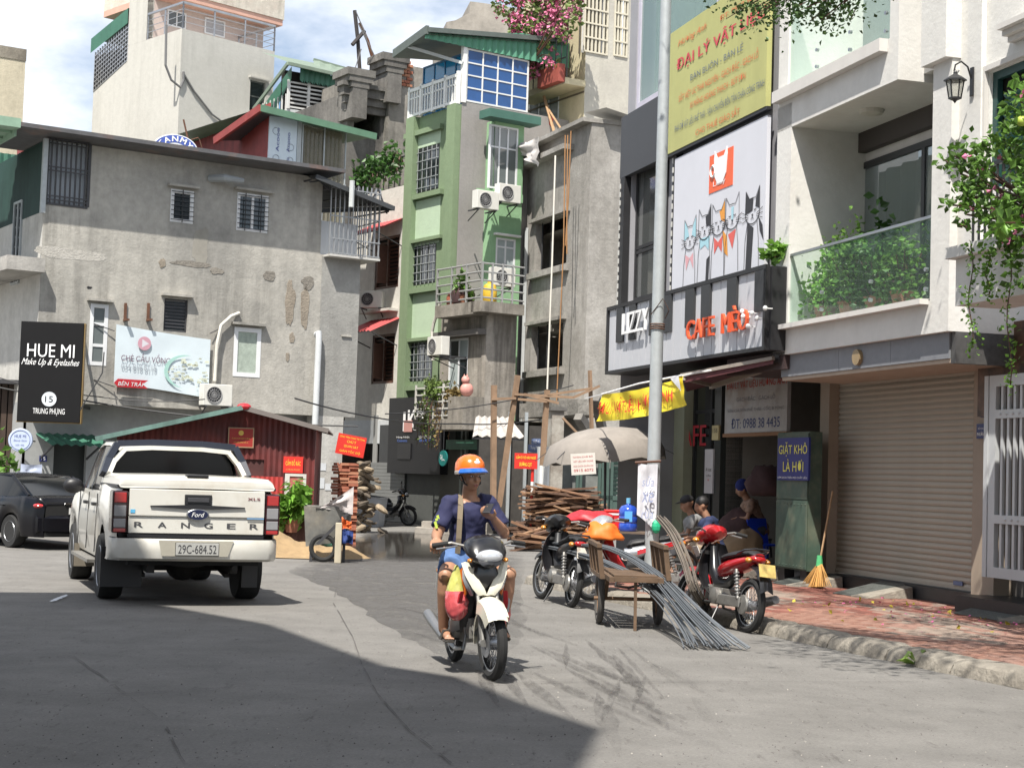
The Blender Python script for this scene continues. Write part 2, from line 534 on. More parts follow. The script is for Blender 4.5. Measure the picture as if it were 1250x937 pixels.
def ragged(name, px, m, z, label=None, jit=.06, sub=6):
 P = [gp(x, y, z) for x, y in px]; Q = []
 for i in range(len(P)):
  a, b = P[i], P[(i+1) % len(P)]
  for k in range(sub):
   q = a.lerp(b, k/sub)
   if k: q += Vector((random.uniform(-1, 1), random.uniform(-1, 1), 0))*jit*min(1, (b-a).length)
   Q.append(q)
 o = MB().add(Q, [tuple(range(len(Q)))]).build(name, m)
 o['kind'] = 'structure'
 return o
def fade_mat(name, col, rough, thr, soft, scale, sc=(1, 1, 1), rot=0, spec=.4, amax=1):
 """a stain sheet: ragged noise decides where the stain lies"""
 m = bpy.data.materials.new(name); m.use_nodes = True
 nt = m.node_tree; N, L = nt.nodes, nt.links
 b = N['Principled BSDF']; b.inputs['Base Color'].default_value = (*col, 1); b.inputs['Roughness'].default_value = rough
 b.inputs['Specular IOR Level'].default_value = spec
 tc = N.new('ShaderNodeTexCoord'); mp = N.new('ShaderNodeMapping'); mp.inputs['Scale'].default_value = sc; mp.inputs['Rotation'].default_value = (0, 0, R(rot))
 nz = N.new('ShaderNodeTexNoise'); nz.inputs['Scale'].default_value = scale; nz.inputs['Detail'].default_value = 9; nz.inputs['Roughness'].default_value = .72
 rp = N.new('ShaderNodeValToRGB'); e = rp.color_ramp.elements
 e[0].position = thr-soft; e[1].position = thr+soft
 L.new(tc.outputs['Object'], mp.inputs[0]); L.new(mp.outputs[0], nz.inputs[0]); L.new(nz.outputs['Fac'], rp.inputs[0])
 sp = N.new('ShaderNodeSeparateXYZ'); L.new(tc.outputs['Generated'], sp.inputs[0]); cur = rp.outputs[0]
 def mth(op, a, v=None):
  n = N.new('ShaderNodeMath'); n.operation = op; L.new(a, n.inputs[0])
  if v is not None:
   if isinstance(v, (int, float)): n.inputs[1].default_value = v
   else: L.new(v, n.inputs[1])
  return n
 for ax in (0, 1):
  a = mth('SUBTRACT', sp.outputs[ax], .5); a = mth('ABSOLUTE', a.outputs[0]); a = mth('MULTIPLY', a.outputs[0], -5); a = mth('ADD', a.outputs[0], 2.5); a.use_clamp = True
  cur = mth('MULTIPLY', cur, a.outputs[0]).outputs[0]
 cur = mth('MULTIPLY', cur, amax).outputs[0]
 L.new(cur, b.inputs['Alpha'])
 return m
DARKASPH = fade_mat('newer_asphalt', (.1, .096, .092), .8, .42, .13, 1.6, (1.8, .9, 1), 14, amax=.85)
ragged('asphalt_patch', [(352, 697), (402, 716), (432, 737), (474, 764), (524, 792), (566, 818), (600, 812), (640, 775), (640, 735), (640, 700), (640, 672), (540, 668), (400, 672), (372, 688)], DARKASPH, .004)
SCUFF = fade_mat('dark_scuffs', (.085, .079, .076), .85, .47, .12, 9, (2.2, .4, 1), 9, amax=.36)
mb = MB(); rnd = random.Random(5)
for k in range(30):
 a = gp(rnd.uniform(560, 800), rnd.uniform(765, 800), .008+k*.0002); b = gp(rnd.uniform(860, 1120) if k % 3 else rnd.uniform(640, 800), 950, .008+k*.0002)
 if k > 22: a, b = gp(rnd.uniform(400, 560), rnd.uniform(700, 740), a.z), gp(rnd.uniform(680, 900), rnd.uniform(800, 860), a.z)
 u0 = rnd.uniform(0, .5); u1 = u0+rnd.uniform(.25, .5); w0 = rnd.uniform(.02, .07); P = []
 for q in range(9):
  c = a.lerp(b, u0+(u1-u0)*q/8); n_ = Vector((1, .1, 0))*w0*math.sin(PI*(q+.3)/8.6)*rnd.uniform(.6, 1.3); P.append((c-n_, c+n_))
 for q in range(8): mb.quad(P[q][0], P[q][1], P[q+1][1], P[q+1][0])
tag(mb.build('tyre_marks', SCUFF), kind='structure')
WETM = fade_mat('wet_film', (.05, .043, .036), .07, .3, .1, .9, (1, .45, 1), 0, .6)
ragged('puddle', [(420, 678), (418, 664), (436, 655), (450, 648), (520, 648), (560, 651), (600, 655), (600, 674), (545, 684), (480, 686)], WETM, .012, jit=.12)
CRK = mat('crack_dark', (.085, .078, .074), .95, var=.2)
def crack(px, w_):
 Q = []
 P = [gp(x, y, .012) for x, y in px]
 mb = MB(); pts = []
 for i in range(len(P)-1):
  for k in range(8):
   q = P[i].lerp(P[i+1], k/8); q.x += random.gauss(0, w_*.5); q.y += random.gauss(0, w_*.8); pts.append(q)
 for a, b in zip(pts, pts[1:]):
  d = (b-a).normalized(); n_ = Vector((-d.y, d.x, 0))*w_*random.uniform(.2, .9)
  if random.random() < .86: mb.quad(a-n_, b-n_, b+n_, a+n_)
 tag(mb.build('road_crack', CRK), kind='structure')
crack([(0, 852), (80, 845), (150, 846), (310, 836), (430, 834), (540, 832), (700, 831), (1250, 831)], .007)
crack([(415, 690), (407, 735), (430, 775), (442, 810), (460, 845), (500, 890), (560, 937)], .005)
crack([(90, 800), (140, 835), (200, 880), (230, 937)], .006)
K0, K1 = gp(1250, 842), gp(940, 776)
ku = (K1-K0); ku.z = 0; ku.normalize()
kang = math.degrees(math.atan2(-ku.y, -ku.x))
FK = Fr(M=Matrix.Translation(K0) @ Matrix.Rotation(R(kang), 4, 'Z'))
KZ = .13
KEND = (FK.I @ gp(636, 712)).x
KERB = mat('kerb_concrete', (.27, .245, .205), .92, dirt=(.2, .18, .15), ds=2.5, dl=.5, var=.25, vs=9, bump=1, bs=22)
pv = thing('pavement', None, None, fr=FK); pv['kind'] = 'structure'
def kstone(x0, x1, seed):
 mb = MB(); prof = [(0, 0), (.01, .05), (.035, .1), (.085, KZ-.004), (.16, KZ+.008), (.3, KZ+.006), (.3, 0)]
 n = 10; rings = []
 for i in range(n+1):
  x = x0+(x1-x0)*i/n
  e = .014 if i in (0, n) else 0
  rings.append([(x, p+e*(1 if p < .2 else 0)+.02*noise.noise(Vector((x*2.3, p*9, seed)))+.009*noise.noise(Vector((x*9, p*20, seed))), max(0, q-e+.014*noise.noise(Vector((x*3, q*15, seed+7))))) for p, q in prof])
 mb.loft(rings, cap=True)
 return mb
x = 9.0
i = 0
while x > KEND:
 x2 = max(x-1.0, KEND-.01)
 kstone(x2+.006, x-.006, i).build('kerb_stone', KERB, pv, smooth=True); x = x2; i += 1
for k in range(4):   # the kerb turns the corner at its far end
 f2 = FK.sub(KEND, .0, 180+90)
for k in range(3):
 m2 = kstone(0, .95, 40+k); m2.v = [(KEND+y, .3+k*.97+.95-xx, z) for xx, y, z in m2.v]
 m2.build('kerb_stone', KERB, pv, smooth=True)
PW = 9.0
bed = mat('paving_bed', (.26, .2, .17), .95, var=.25, bump=.5)
PM = [mat('paver_red', (.21, .075, .055), .9, island=.22, var=.3, vs=6, dirt=(.27, .15, .11), ds=1.2, dl=.55, bump=.7, bs=60),
 mat('paver_pink', (.28, .15, .115), .9, island=.18, var=.25, vs=6, dirt=(.24, .19, .155), ds=1.5, dl=.5, bump=.7, bs=60),
 mat('paver_grey', (.27, .21, .17), .9, island=.18, var=.25, vs=6, bump=.7, bs=60)]
MB().box(KEND+.02, .3, 0, 9, PW, KZ-.012).build('paving_bed', bed, pv)
PL, PWD = .235, .115
cells = []
yy = .32; row = 0
while yy < 4.6:
 xx = 2.2-(row % 2)*PL/2
 while xx > KEND+.3:
  cells.append((xx, yy)); xx -= PL
 yy += PWD; row += 1
def vis(c):
 p = FK.M @ Vector((c[0], c[1], KZ)); return 0 if abs(p.x/p.y) > .325 or p.y > 22 else 1
near = sorted([c for c in cells if vis(c)], key=lambda c: (FK.M @ Vector((c[0], c[1], 0))).length)[:296]
ns = set(near)
def paver(mb, cx, cy, dz=0, tx=0):
 b = .008; a = PL-.008; c = PWD-.008; z = KZ+dz
 o = [(0, 0), (a*.33, .008), (a*.66, -.004), (a, 0), (a+.004, c*.5), (a, c), (a*.66, c+.006-.01), (a*.33, c-.002), (0, c), (-.003, c*.5)]
 k = len(o)
 vs = [(cx+x_, cy+y_, z-.05) for x_, y_ in o]+[(cx+x_, cy+y_, z-b) for x_, y_ in o]+[(cx+x_+(b if x_ < a/2 else -b), cy+y_+(b if y_ < c/2 else -b), z+tx*(x_-a/2)) for x_, y_ in o]
 fs = [(i, (i+1) % k, (i+1) % k+k, i+k) for i in range(k)]+[(i+k, (i+1) % k+k, (i+1) % k+2*k, i+2*k) for i in range(k)]+[tuple(range(2*k, 3*k))]
 mb.add(vs, fs)
base = []
for q in range(6):
 mb = MB(); paver(mb, 0, 0, 0, (.03, -.03, .02, 0, -.02, .01)[q]); base.append(mb)
meshes = {}
rest = [MB(), MB(), MB()]
for c in cells:
 p = FK.M @ Vector((c[0], c[1], 0))
 v = noise.noise(Vector((c[0]*.45, c[1]*.75, 3)))+random.uniform(-.22, .22)+(.12 if c[1] < 1.0 else 0)-(c[1] > 2.6)*.3
 k = 0 if v < -.02 else 1 if v < .22 else 2
 dz = random.uniform(-.005, .004)
 if c in ns:
  q = random.randrange(6)
  if (q, k) not in meshes:
   meshes[(q, k)] = base[q].build('paver', PM[k], pv)
   meshes[(q, k)].location = (c[0], c[1], dz)
  else:
   child_copy(meshes[(q, k)], Matrix.Translation((c[0], c[1], dz)))
 else:
  paver(rest[k], c[0], c[1], dz)
for k in range(3):
 if rest[k].v: rest[k].build('paving', PM[k], pv, kind='stuff')
mb = MB()
for _ in range(150):
 p = FK.M @ Vector((random.uniform(-7.5, 1.5), 3.4-abs(random.gauss(0, .9)), KZ+.004))
 mb.add([p+Vector((random.uniform(-.03, .03), random.uniform(-.03, .03), random.uniform(0, .02))) for _ in range(4)], [(0, 1, 2), (0, 2, 3)])
tag(mb.build('fallen_petals', mat('pink_petal', (.75, .13, .38), .6, var=0, island=.3)), 'pink petals scattered over the red paving in front of the roller shutter', 'petals', kind='stuff')
mb = MB()
for _ in range(90):
 p = FK.M @ Vector((random.uniform(-7, 1.5), 3.4-abs(random.gauss(0, 1.0)), KZ+.006))
 leaves(mb, p, .06)
tag(mb.build('fallen_leaves', leaf_mat('yellow_leaf', (.5, .42, .06))), 'small yellow leaves lying on the paving before the shutter', 'leaves', kind='stuff')
lf = MB(); p = gp(1118, 812, .01)
for k in range(9):
 a = random.uniform(-.5, .5)+(PI if k % 2 else 0); L_ = random.uniform(.08, .19)
 u = Vector((math.cos(a), math.sin(a)*.6, .0)); v = Vector((-u.y, u.x, 0))*L_*.3
 z = Vector((0, 0, .02+.015*k))
 lf.add([p+z*.3, p+u*L_*.5+v+z, p+u*L_+z*.5, p+u*L_*.5-v+z], [(0, 1, 2, 3)])
tag(lf.build('fallen_sprig', leaf_mat('green_sprig', (.2, .3, .06))), 'fallen green leafy sprig lying on the road against the kerb', 'leaf sprig')
lf = MB()
for k in range(7):
 p = gp(60+k*2.2, 733-k*.8+random.uniform(-1, 1), .012)
 lf.add([p, p+Vector((.06, .05, .02)), p+Vector((.09, .0, .01)), p+Vector((.04, -.05, .0))], [(0, 1, 2, 3)])
tag(lf.build('crumpled_film', mat('clear_scrap', (.6, .62, .65), .3)), 'crumpled clear plastic scrap lying on the shaded road at left', 'litter')
for nm, c_, n_ in (('grit', (.1, .09, .085), 900), ('pale_grit', (.3, .28, .25), 300)):
 mb = MB()
 for k in range(n_):
  p = gp(random.uniform(-40, 1300), 690+250*random.random()**.7, .0); p.x += random.uniform(-.2, .2); s_ = random.uniform(.003, .008); a = random.uniform(0, 6)
  mb.add([p+Vector((s_*math.cos(a+q), s_*math.sin(a+q), 0)) for q in (0, 2.1, 4.2)]+[p+Vector((0, 0, s_*.9))], [(0, 1, 3), (1, 2, 3), (2, 0, 3)])
 tag(mb.build('road_'+nm, mat(nm, c_, .95, var=0, island=.4)), ('dark' if n_ == 900 else 'pale')+' loose grit scattered over the asphalt in the foreground', 'grit', kind='stuff')
# ================= building helpers =================
def body(root, fr, x0, x1, z0, z1, depth, m, holes=(), lholes=(), rholes=(), dep=.18, top=True, name='wall', label=None):
 mb = MB(); mb.sheet(x0, x1, z0, z1, holes, dep)
 TR = Matrix.Translation((x1, 0, 0)) @ Matrix.Rotation(R(90), 4, 'Z')
 TL = Matrix.Translation((x0, depth, 0)) @ Matrix.Rotation(R(-90), 4, 'Z')
 mb.T = TR; mb.sheet(0, depth, z0, z1, rholes, dep)
 mb.T = TL; mb.sheet(0, depth, z0, z1, lholes, dep)
 mb.T = None
 mb.quad((x1, depth, z0), (x0, depth, z0), (x0, depth, z1), (x1, depth, z1))
 if top: mb.quad((x0, 0, z1-.002), (x1, 0, z1-.002), (x1, depth, z1-.002), (x0, depth, z1-.002))
 return mb.build(name, m, root, fr=fr, label=label)
def corr(mb, x0, x1, z0, z1, y=0, pitch=.11, amp=.02, horiz=False, th=.0):
 """corrugated sheet in x,z"""
 n = max(2, int((x1-x0)/pitch*2))
 xs = [x0+(x1-x0)*i/n for i in range(n+1)]
 for i in range(n):
  ya = y+(amp if i % 2 else -amp); yb = y+(-amp if i % 2 else amp)
  mb.quad((xs[i], ya, z0), (xs[i+1], yb, z0), (xs[i+1], yb, z1), (xs[i], ya, z1))
 return mb
def corr_slope(mb, a, b, c, d, pitch=.15, amp=.018):
 """corrugated roof sheet over the quad a,b (eave) d,c (ridge); ribs run a->d"""
 a, b, c, d = map(Vector, (a, b, c, d)); n = max(4, int((b-a).length/pitch*2))
 nn = (b-a).cross(d-a).normalized()
 if nn.z < 0: nn = -nn
 P = []
 for i in range(n+1):
  o = nn*(amp if i % 2 else -amp); t = i/n
  P.append((a.lerp(b, t)+o, d.lerp(c, t)+o))
 for i in range(n):
  mb.quad(P[i][0], P[i+1][0], P[i+1][1], P[i][1])
 return mb
def railing(mb, p, q, h, nb, r=.015, rails=(1,), up=.05):
 p, q = Vector(p), Vector(q)
 for i in range(nb+1):
  t = p.lerp(q, i/nb); mb.bar(t+Vector((0, 0, up)), t+Vector((0, 0, h)), r*1.6)
 for k in rails: mb.bar(p+Vector((0, 0, h*k)), q+Vector((0, 0, h*k)), r*2.4)
GREENS = mat('green_sheet', (.045, .15, .10), .5, var=.15, streak=.2)
GREENL = mat('pale_green_roof', (.25, .38, .28), .6, var=.15, streak=.2)
REDS = mat('red_sheet', (.26, .045, .04), .55, var=.2, streak=.25)
MAROON = mat('maroon_sheet', (.16, .035, .032), .6, var=.22, streak=.3, dirt=(.1, .03, .03), ds=1.5)
CURT = mat('curtain', (.36, .42, .36), .8, var=.3, vs=7)
GREYCEM = wall_mat('grey_render', (.46, .44, .395), (.31, .3, .275), .52, .28, .32, .2)
FL = Fr(340, 42, 33)
lb = thing('rendered_house', 'long stained grey cement house behind the white pickup, banner on its wall', 'building', fr=FL)
xL = FL.loc(51, 300)[0]; xR = FL.loc(437, 400)[0]; xm = FL.loc(392, 280)[0]
zt = FL.loc(200, 190)[1]; zb = FL.loc(250, 500)[1]; zc = FL.loc(415, 313)[1]
def HR(*a): return FL.rect(*a)
hw = {'w1': HR(208, 232, 236, 272), 'w2': HR(289, 237, 327, 283), 'w3': HR(109, 371, 131, 446), 'w4': HR(200, 365, 229, 405), 'w5': HR(285, 400, 318, 460), 'w6': HR(59, 173, 107, 250), 'v': HR(417, 411, 427, 422)}
mb = MB(); mb.sheet(xL, xm, zb, zt, list(hw.values()), .2); mb.sheet(xm, xR, zb, zc, [hw['v']], .2)
DL = 9
mb.T = Matrix.Translation((xR, 0, 0)) @ Matrix.Rotation(R(90), 4, 'Z'); mb.sheet(0, DL, zb, zc, [])
mb.T = Matrix.Translation((xm, 0, 0)) @ Matrix.Rotation(R(90), 4, 'Z'); mb.sheet(0, DL, zc, zt, [])
mb.T = None
mb.quad((xL, DL, zb), (xR, DL, zb), (xR, DL, zt), (xL, DL, zt))
mb.quad((xL, 0, zb), (xR, 0, zb), (xR, DL, zb), (xL, DL, zb))
mb.quad((xm, 0, zc), (xR, 0, zc), (xR, DL, zc), (xm, DL, zc))
mb.build('wall', GREYCEM, lb, fr=FL)
MB().box(xm+.06, -.012, zb, xR-.002, 0.001, zc-.05).build('render_patch', wall_mat('newer_render', (.33, .325, .305), (.27, .265, .25), .5, .6, .12), lb, fr=FL, label='smoother darker render at the right end of the wall')
def blotch(px, py, rx, ry, m, seed, th=.012, fr=FL, par=lb, n=22):
 x, z = fr.loc(px, py); s_ = 42/FPX
 P = []
 for i in range(n):
  a = 2*PI*i/n; k = 1+.45*noise.noise(Vector((math.cos(a)*1.7, math.sin(a)*1.7, seed)))
  P.append((x+rx*s_*k*math.cos(a)*1.15, z+ry*s_*k*math.sin(a)))
 MB().prism(P, -th, .0).build('plaster_patch', m, par, fr=fr)
PP1 = mat('wet_plaster', (.24, .22, .19), .95, var=.25, bump=1, bs=20)
PP2 = mat('brown_plaster', (.29, .25, .2), .95, var=.3, bump=1, bs=20)
PP3 = mat('pale_plaster', (.44, .42, .38), .95, var=.2, bump=1, bs=20)
blotch(329, 337, 7, 6, PP1, 1); blotch(354, 370, 5.5, 26, PP2, 2); blotch(372, 373, 5, 24, PP2, 3); blotch(376, 345, 8, 8, PP1, 6)
blotch(356, 412, 3, 7, PP2, 4); blotch(351, 435, 2, 6, PP2, 7); blotch(85, 310, 42, 6, PP3, 8, .003); blotch(264, 331, 7, 4, PP1, 9); blotch(198, 321, 4, 5, PP2, 10)
blotch(109, 351, 2.6, 1.6, BLACKM, 11, .004)
blotch(245, 300, 9, 22, mat('pale_damp', (.29, .275, .24), .95, var=.2), 13, .004); blotch(235, 322, 22, 3.5, PP1, 14, .007)
window(lb, FL, hw['w1'], n=1, bars=(1, 7), hood=GREYCEM, fw=.09, dep=.02)
window(lb, FL, hw['w2'], n=2, bars=(2, 8), hood=GREYCEM, fw=.08, dep=.02)
window(lb, FL, hw['w3'], n=1, rows=(1, 1.3, 1), hood=GREYCEM, fw=.09, dep=.02, pane=glass('grey_glass', (.14, .16, .16)))
window(lb, FL, hw['w4'], frame=DARKM, n=1, rows=(1,)*9, hood=GREYCEM, fw=.04, dep=.08)
window(lb, FL, hw['w5'], n=1, hood=GREYCEM, fw=.11, dep=.02, pane=CURT)
MB().box(hw['v'][0]-.02, -.05, hw['v'][3], hw['v'][2]+.02, 0, hw['v'][3]+.05).build('hood', GREYCEM, lb, fr=FL)
x0, z0, x1, z1 = hw['w6']
fo = MB().box(x0-.03, -.02, z0-.05, x1+.03, .04, z0); fo.box(x0-.03, -.02, z1, x1+.03, .04, z1+.04)
fo.box(x1, -.02, z0, x1+.07, .04, z1); fo.box(x0-.05, -.02, z0, x0, .04, z1)
wf = fo.build('window', DARKM, lb, fr=FL)
for i in range(4):
 a = x0+(x1-x0)*i/4
 MB().box(a+.01, .12, z0, a+(x1-x0)/4-.01, .14, z1).build('panel', mat('pale_panel', (.42, .46, .5), .6, var=.1), wf, fr=FL)
gb = MB()
for i in range(8):
 a = x0+(x1-x0)*(i+.5)/8; gb.box(a-.018, -.03, z0, a+.018, 0, z1)
for q in (.04, .1, .5, .56, .93): gb.box(x0, -.045, z0+(z1-z0)*q, x1, -.03, z0+(z1-z0)*q+.03)
gb.build('grille', DARKM, wf, fr=FL)
FLL = FL.sub(xL, DL, -90)
zl = FL.loc(54, 258)[1]
MB().sheet(0, DL, zb, zl, []).build('side_wall', wall_mat('pale_side', (.5, .49, .46), (.4, .39, .36), .6, .5, .2), lb, fr=FLL)
corr(MB(), 0, DL, zl, zt, 0, .14, .02).build('corrugated_sheet', mat('shaded_green_sheet', (.018, .05, .042), .6, var=.2, streak=.3), lb, fr=FLL)  # green sheet darkened in its colour to stand for the canopy's shade
MB().box(-.09, -.09, zl-.05, .02, .02, zt).build('corner_post', GALV, lb, fr=FL.sub(xL, 0))
x0 = 1.2
window(lb, FLL, (DL-2.4, zl-1.6, DL-1.7, zl+.5), n=2, frame=GALV, dep=-.02)
MB().box(xL-.9, -.35, FL.loc(50, 333)[1]-.02, xL-.003, 4, FL.loc(50, 312)[1]-.1).build('ledge', wall_mat('ledge_c', (.45, .43, .4), (.3, .29, .27), .5), lb, fr=FL)
ez0 = FL.loc(27, 163, -.8)[1]; exL = FL.loc(25, 165, -.8)[0]; exR = FL.loc(460, 232, -.8)[0]
ea = MB()
ea.box(exL, -.8, zt+.06, FL.loc(422, 210, -.8)[0], 2.2, zt+.16)
ea.build('eave', mat('rusty_eave', (.1, .1, .105), .8, var=.3, dirt=(.2, .11, .08), ds=1.1, dl=.64), lb, fr=FL)
MB().box(exL, -.47, zt+.16, exR-1.2, 2.3, zt+.19).build('roof_sheet', mat('roof_top', (.22, .23, .22), .6), lb, fr=FL)
cL = FL.loc(-20, 195, -.8)
cn = MB(); cn.box(exL-1.6, -.8, zt+.02, exL-.004, 3.4, zt+.06); cn.box(exL-1.6, -.8, zt+.06, exL-.004, -.41, zt+.24); cn.box(exL-.06, -.47, zt-.12, exL, 3.6, zt+.26)
for k in range(5): cn.box(exL-1.6, -.3+k*.8, zt-.04, exL-.07, -.24+k*.8, zt+.02)
cn.build('canopy', GREENL, lb, fr=FL)
cz0 = zc; cz1 = FL.loc(415, 243)[1]; czt = FL.loc(393, 222)[1]
xg = xR; yC = 0
TR = FL.sub(xR, 0, 90)
cg = MB()
nb = 11
for i in range(nb+1):
 x = xm+.1+(xR+.36-xm-.1)*i/nb
 cg.box(x-.014, -.34, cz0, x+.014, -.31, cz1+.35)
for z in (cz0+.02, cz0+.4, cz0+1.0, cz1+.2): cg.box(xm+.1, -.355, z, xR+.38, -.34, z+.03)
for i in range(7):
 y = -.3+i*.28; cg.box(xR+.35, y, cz0-.0, xR+.375, y+.028, cz1+.35)
for z in (cz0+.02, cz0+.4, cz0+1.0, cz1+.2): cg.box(xR+.375, -.34, z, xR+.395, 1.5, z+.03)
cg.build('window_cage', mat('cage_paint', (.3, .31, .32), .4, .3), lb, fr=FL)
MB().box(xm+.1, -.36, cz0-.06, xR+.4, 1.5, cz0-.002).build('cage_floor', mat('cage_fl', (.5, .49, .46), .8), lb, fr=FL)
mb = MB(); corr(mb, xm+.05, xR-.05, cz0, FL.loc(415, 271)[1], .12, .3, .006)
mb.build('parapet_sheet', mat('white_sheet', (.6, .62, .64), .5, var=.06), lb, fr=FL)
p = lambda px, py, d: (FL.loc(px, py, d)[0], d, FL.loc(px, py, d)[1])
a, b = p(386, 213, -.7), p(481, 252, -.7)
mb = MB(); c = (b[0], 4, b[2]+.5); d = (a[0], 4, a[2]+.5)
corr_slope(mb, a, b, c, d, .2, .02)
mb.bar((a[0], a[1]+.02, a[2]-.05), (b[0], b[1]+.02, b[2]-.05), .06, .12)
mb.bar((b[0], b[1], b[2]-.05), (c[0], c[1], c[2]-.05), .06, .12)
mb.build('terrace_roof', mat('dark_roof', (.05, .055, .06), .7, var=.2), lb, fr=FL)
tr = MB()
for k in range(5):
 t = k/4; x = a[0]+(b[0]-a[0])*t; z = a[2]+(b[2]-a[2])*t
 tr.bar((x, -.4, z-.1), (x, 1.6, z-.02), .04)
 if k < 4:
  x2 = a[0]+(b[0]-a[0])*(t+.125); tr.bar((x, -.32, z-.15), (x2, -.32, cz1+.35), .035); tr.bar((x2, -.32, cz1+.35), (a[0]+(b[0]-a[0])*(t+.25), -.32, z+(b[2]-a[2])*.25-.15), .035)
tr.build('roof_truss', DARKM, lb, fr=FL)
MB().tube([(a[0]+1.0, -.8, a[2]-.75), (a[0]+1.0, -.8, a[2]-.05)], .07, 8).build('vent_pipe', mat('grey_pipe', (.5, .52, .52), .5), lb, fr=FL)
zg = zb
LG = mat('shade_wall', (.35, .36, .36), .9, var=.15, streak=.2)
gx0 = FL.loc(42, 560)[0]; gx1 = FL.loc(385, 590)[0]
gm = MB(); dr = FL.rect(64, 535, 104, 640, .8)
gm.sheet(gx0, xR, 0, zg, [dr], .15, .8)
gm.quad((xL, .8, 0), (xL, DL, 0), (xL, DL, zg), (xL, .8, zg))
gm.quad((xR, .8, 0), (xR, DL, 0), (xR, DL, zg), (xR, .8, zg))
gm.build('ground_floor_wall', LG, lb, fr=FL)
MB().box(dr[0], .95, 0, dr[2], 1.0, dr[3]).build('door', mat('dark_door', (.03, .035, .035), .6), lb, fr=FL)
pr = FL.rect(382, 525, 408, 640)
MB().box(pr[0], -.02, 0, pr[2]+.2, .5, zg-.003).build('pillar', wall_mat('white_pillar', (.5, .49, .46), (.38, .36, .33), .55), lb, fr=FL)
for q in ((384, 565, 398, 574), (388, 583, 396, 596), (397, 590, 404, 598)):
 r = FL.rect(*q, d=-.03); MB().box(r[0], -.032, r[1], r[2], -.024, r[3]).build('paper_notice', mat('paper', (.6, .62, .64), .7), lb, fr=FL)
a0, a1 = FL.loc(45, 528, .7), FL.loc(118, 528, .7)
aw = thing('awning', 'short green corrugated awning over the dark side door, left of the red shed', 'awning', fr=FL)
mb = MB(); zq = a0[1]
corr_slope(mb, (a0[0]+.1, -.25, zq-.28), (a1[0]+.1, -.25, zq-.28), (a1[0]-.1, .79, zq), (a0[0], .79, zq), .22, .025)
mb.build('awning_sheet', GREENS, aw, fr=FL)
mb = MB()
for x in (a0[0]+.15, a1[0]-.2): mb.bar((x, .78, zq-.6), (x, -.15, zq-.3), .04)
mb.build('bracket', DARKM, aw, fr=FL)
r = FL.rect(48, 556, 57, 563, .78)
np_ = tag(MB().box(r[0], .76, r[1], r[2], .79, r[3]).build('house_number_plate', mat('navy_enamel', (.02, .03, .14), .4), fr=FL), 'small dark blue number plate 15 on the shaded wall left of the side door', 'number plate')
txt('15', WHITE, np_, FL, (r[0]+.04, r[1]+.03, r[2]-.04, r[3]-.03), .755)
pp = MB(); q0 = p(389, 406, -.12); q1 = p(384, 522, -.12)
pp.tube([(q0[0], 0.05, q0[2]-.05), (q0[0], -.12, q0[2]), (q0[0], -.14, q0[2]-.25), (q1[0], -.14, q1[2])], .085, 10)
pp.build('drain_pipe', mat('pvc_grey', (.55, .57, .58), .4, var=.12), lb, fr=FL, smooth=True)
cd = MB(); pts = [p(292, 382, -.03), p(282, 386, -.12), p(270, 397, -.12), p(265, 420, -.12), p(262, 465, -.12)]
cd.tube(pts, .045, 8); cd.build('conduit', mat('conduit_white', (.58, .56, .5), .6), lb, fr=FL, smooth=True)
br = MB()
for px in (152, 180):
 x, z = FL.loc(px, 392); br.box(x-.04, -.25, z, x+.04, 0, z+.05); br.box(x-.03, -.05, z, x+.03, 0, z+.45)
br.build('bracket', mat('rust', (.13, .06, .035), .9, var=.3), lb, fr=FL)
lt = MB(); x, z = FL.loc(256, 218); lt.tube([(x, -.0, z), (x+.25, -.35, z), (x+.75, -.4, z-.02)], [.1, .1, .07], 8)
lt.build('wall_lamp', mat('lamp_grey', (.3, .32, .33), .5), lb, fr=FL)
ac_unit(266, 482, 32, FL, label='white outdoor air conditioner at the right edge of the white banner, above the shed roof')
def cloth_sheet(fr, r, d, m, name, nx=28, nz_=12, amp=.05, skew=(0, 0, 0, 0), seed=0, parent=None, th=None):
 """a hanging sheet with soft folds; skew = dz at (bl, br, tr, tl)"""
 x0, z0, x1, z1 = r; mb = MB(); vs = []; fs = []
 for j in range(nz_+1):
  for i in range(nx+1):
   u, v = i/nx, j/nz_
   dz = (skew[0]*(1-u)+skew[1]*u)*(1-v)+(skew[3]*(1-u)+skew[2]*u)*v
   e = 4*u*(1-u)
   y = d-amp*(noise.noise(Vector((u*4+seed, v*2.4, seed)))*e+.35*noise.noise(Vector((u*11+v*5, v*3+seed, 2))))
   vs.append((x0+(x1-x0)*u, y, z0+(z1-z0)*v+dz-(.02*e if v > .5 else -.02*e)))
 for j in range(nz_):
  for i in range(nx):
   a = j*(nx+1)+i; fs.append((a, a+1, a+nx+2, a+nx+1))
 mb.add(vs, fs)
 return mb.build(name, m, parent, fr=fr, smooth=2)
bn = thing('banner', 'white vinyl banner with teal swirl and red arrow hung on the grey cement wall', 'banner', fr=FL)
r = FL.rect(140, 405, 256, 477, -.1)
cloth_sheet(FL, r, -.1, mat('banner_vinyl', (.62, .7, .74), .5, var=.07, vs=1.2), 'sheet', amp=.02, skew=(.12, -.12, -.1, .1), parent=bn)
RINK = mat('red_ink', (.45, .02, .03), .5, var=.05); DINK = mat('dark_ink', (.13, .06, .10), .6, var=.05); GINK = mat('grey_ink', (.35, .38, .42), .6, var=.05)
T = lambda s_, q, m, b=.0, sh=0, par=None, fr=FL, d=-.13, **k: txt(s_, m, par or bn, fr, fr.rect(*q, d=d), d, b, shear=sh, **k)
T('CHÈ CẦU VỒNG', (148, 431, 208, 442), DINK, .0)
T('034 818 8118', (148, 444, 191, 452), GINK)
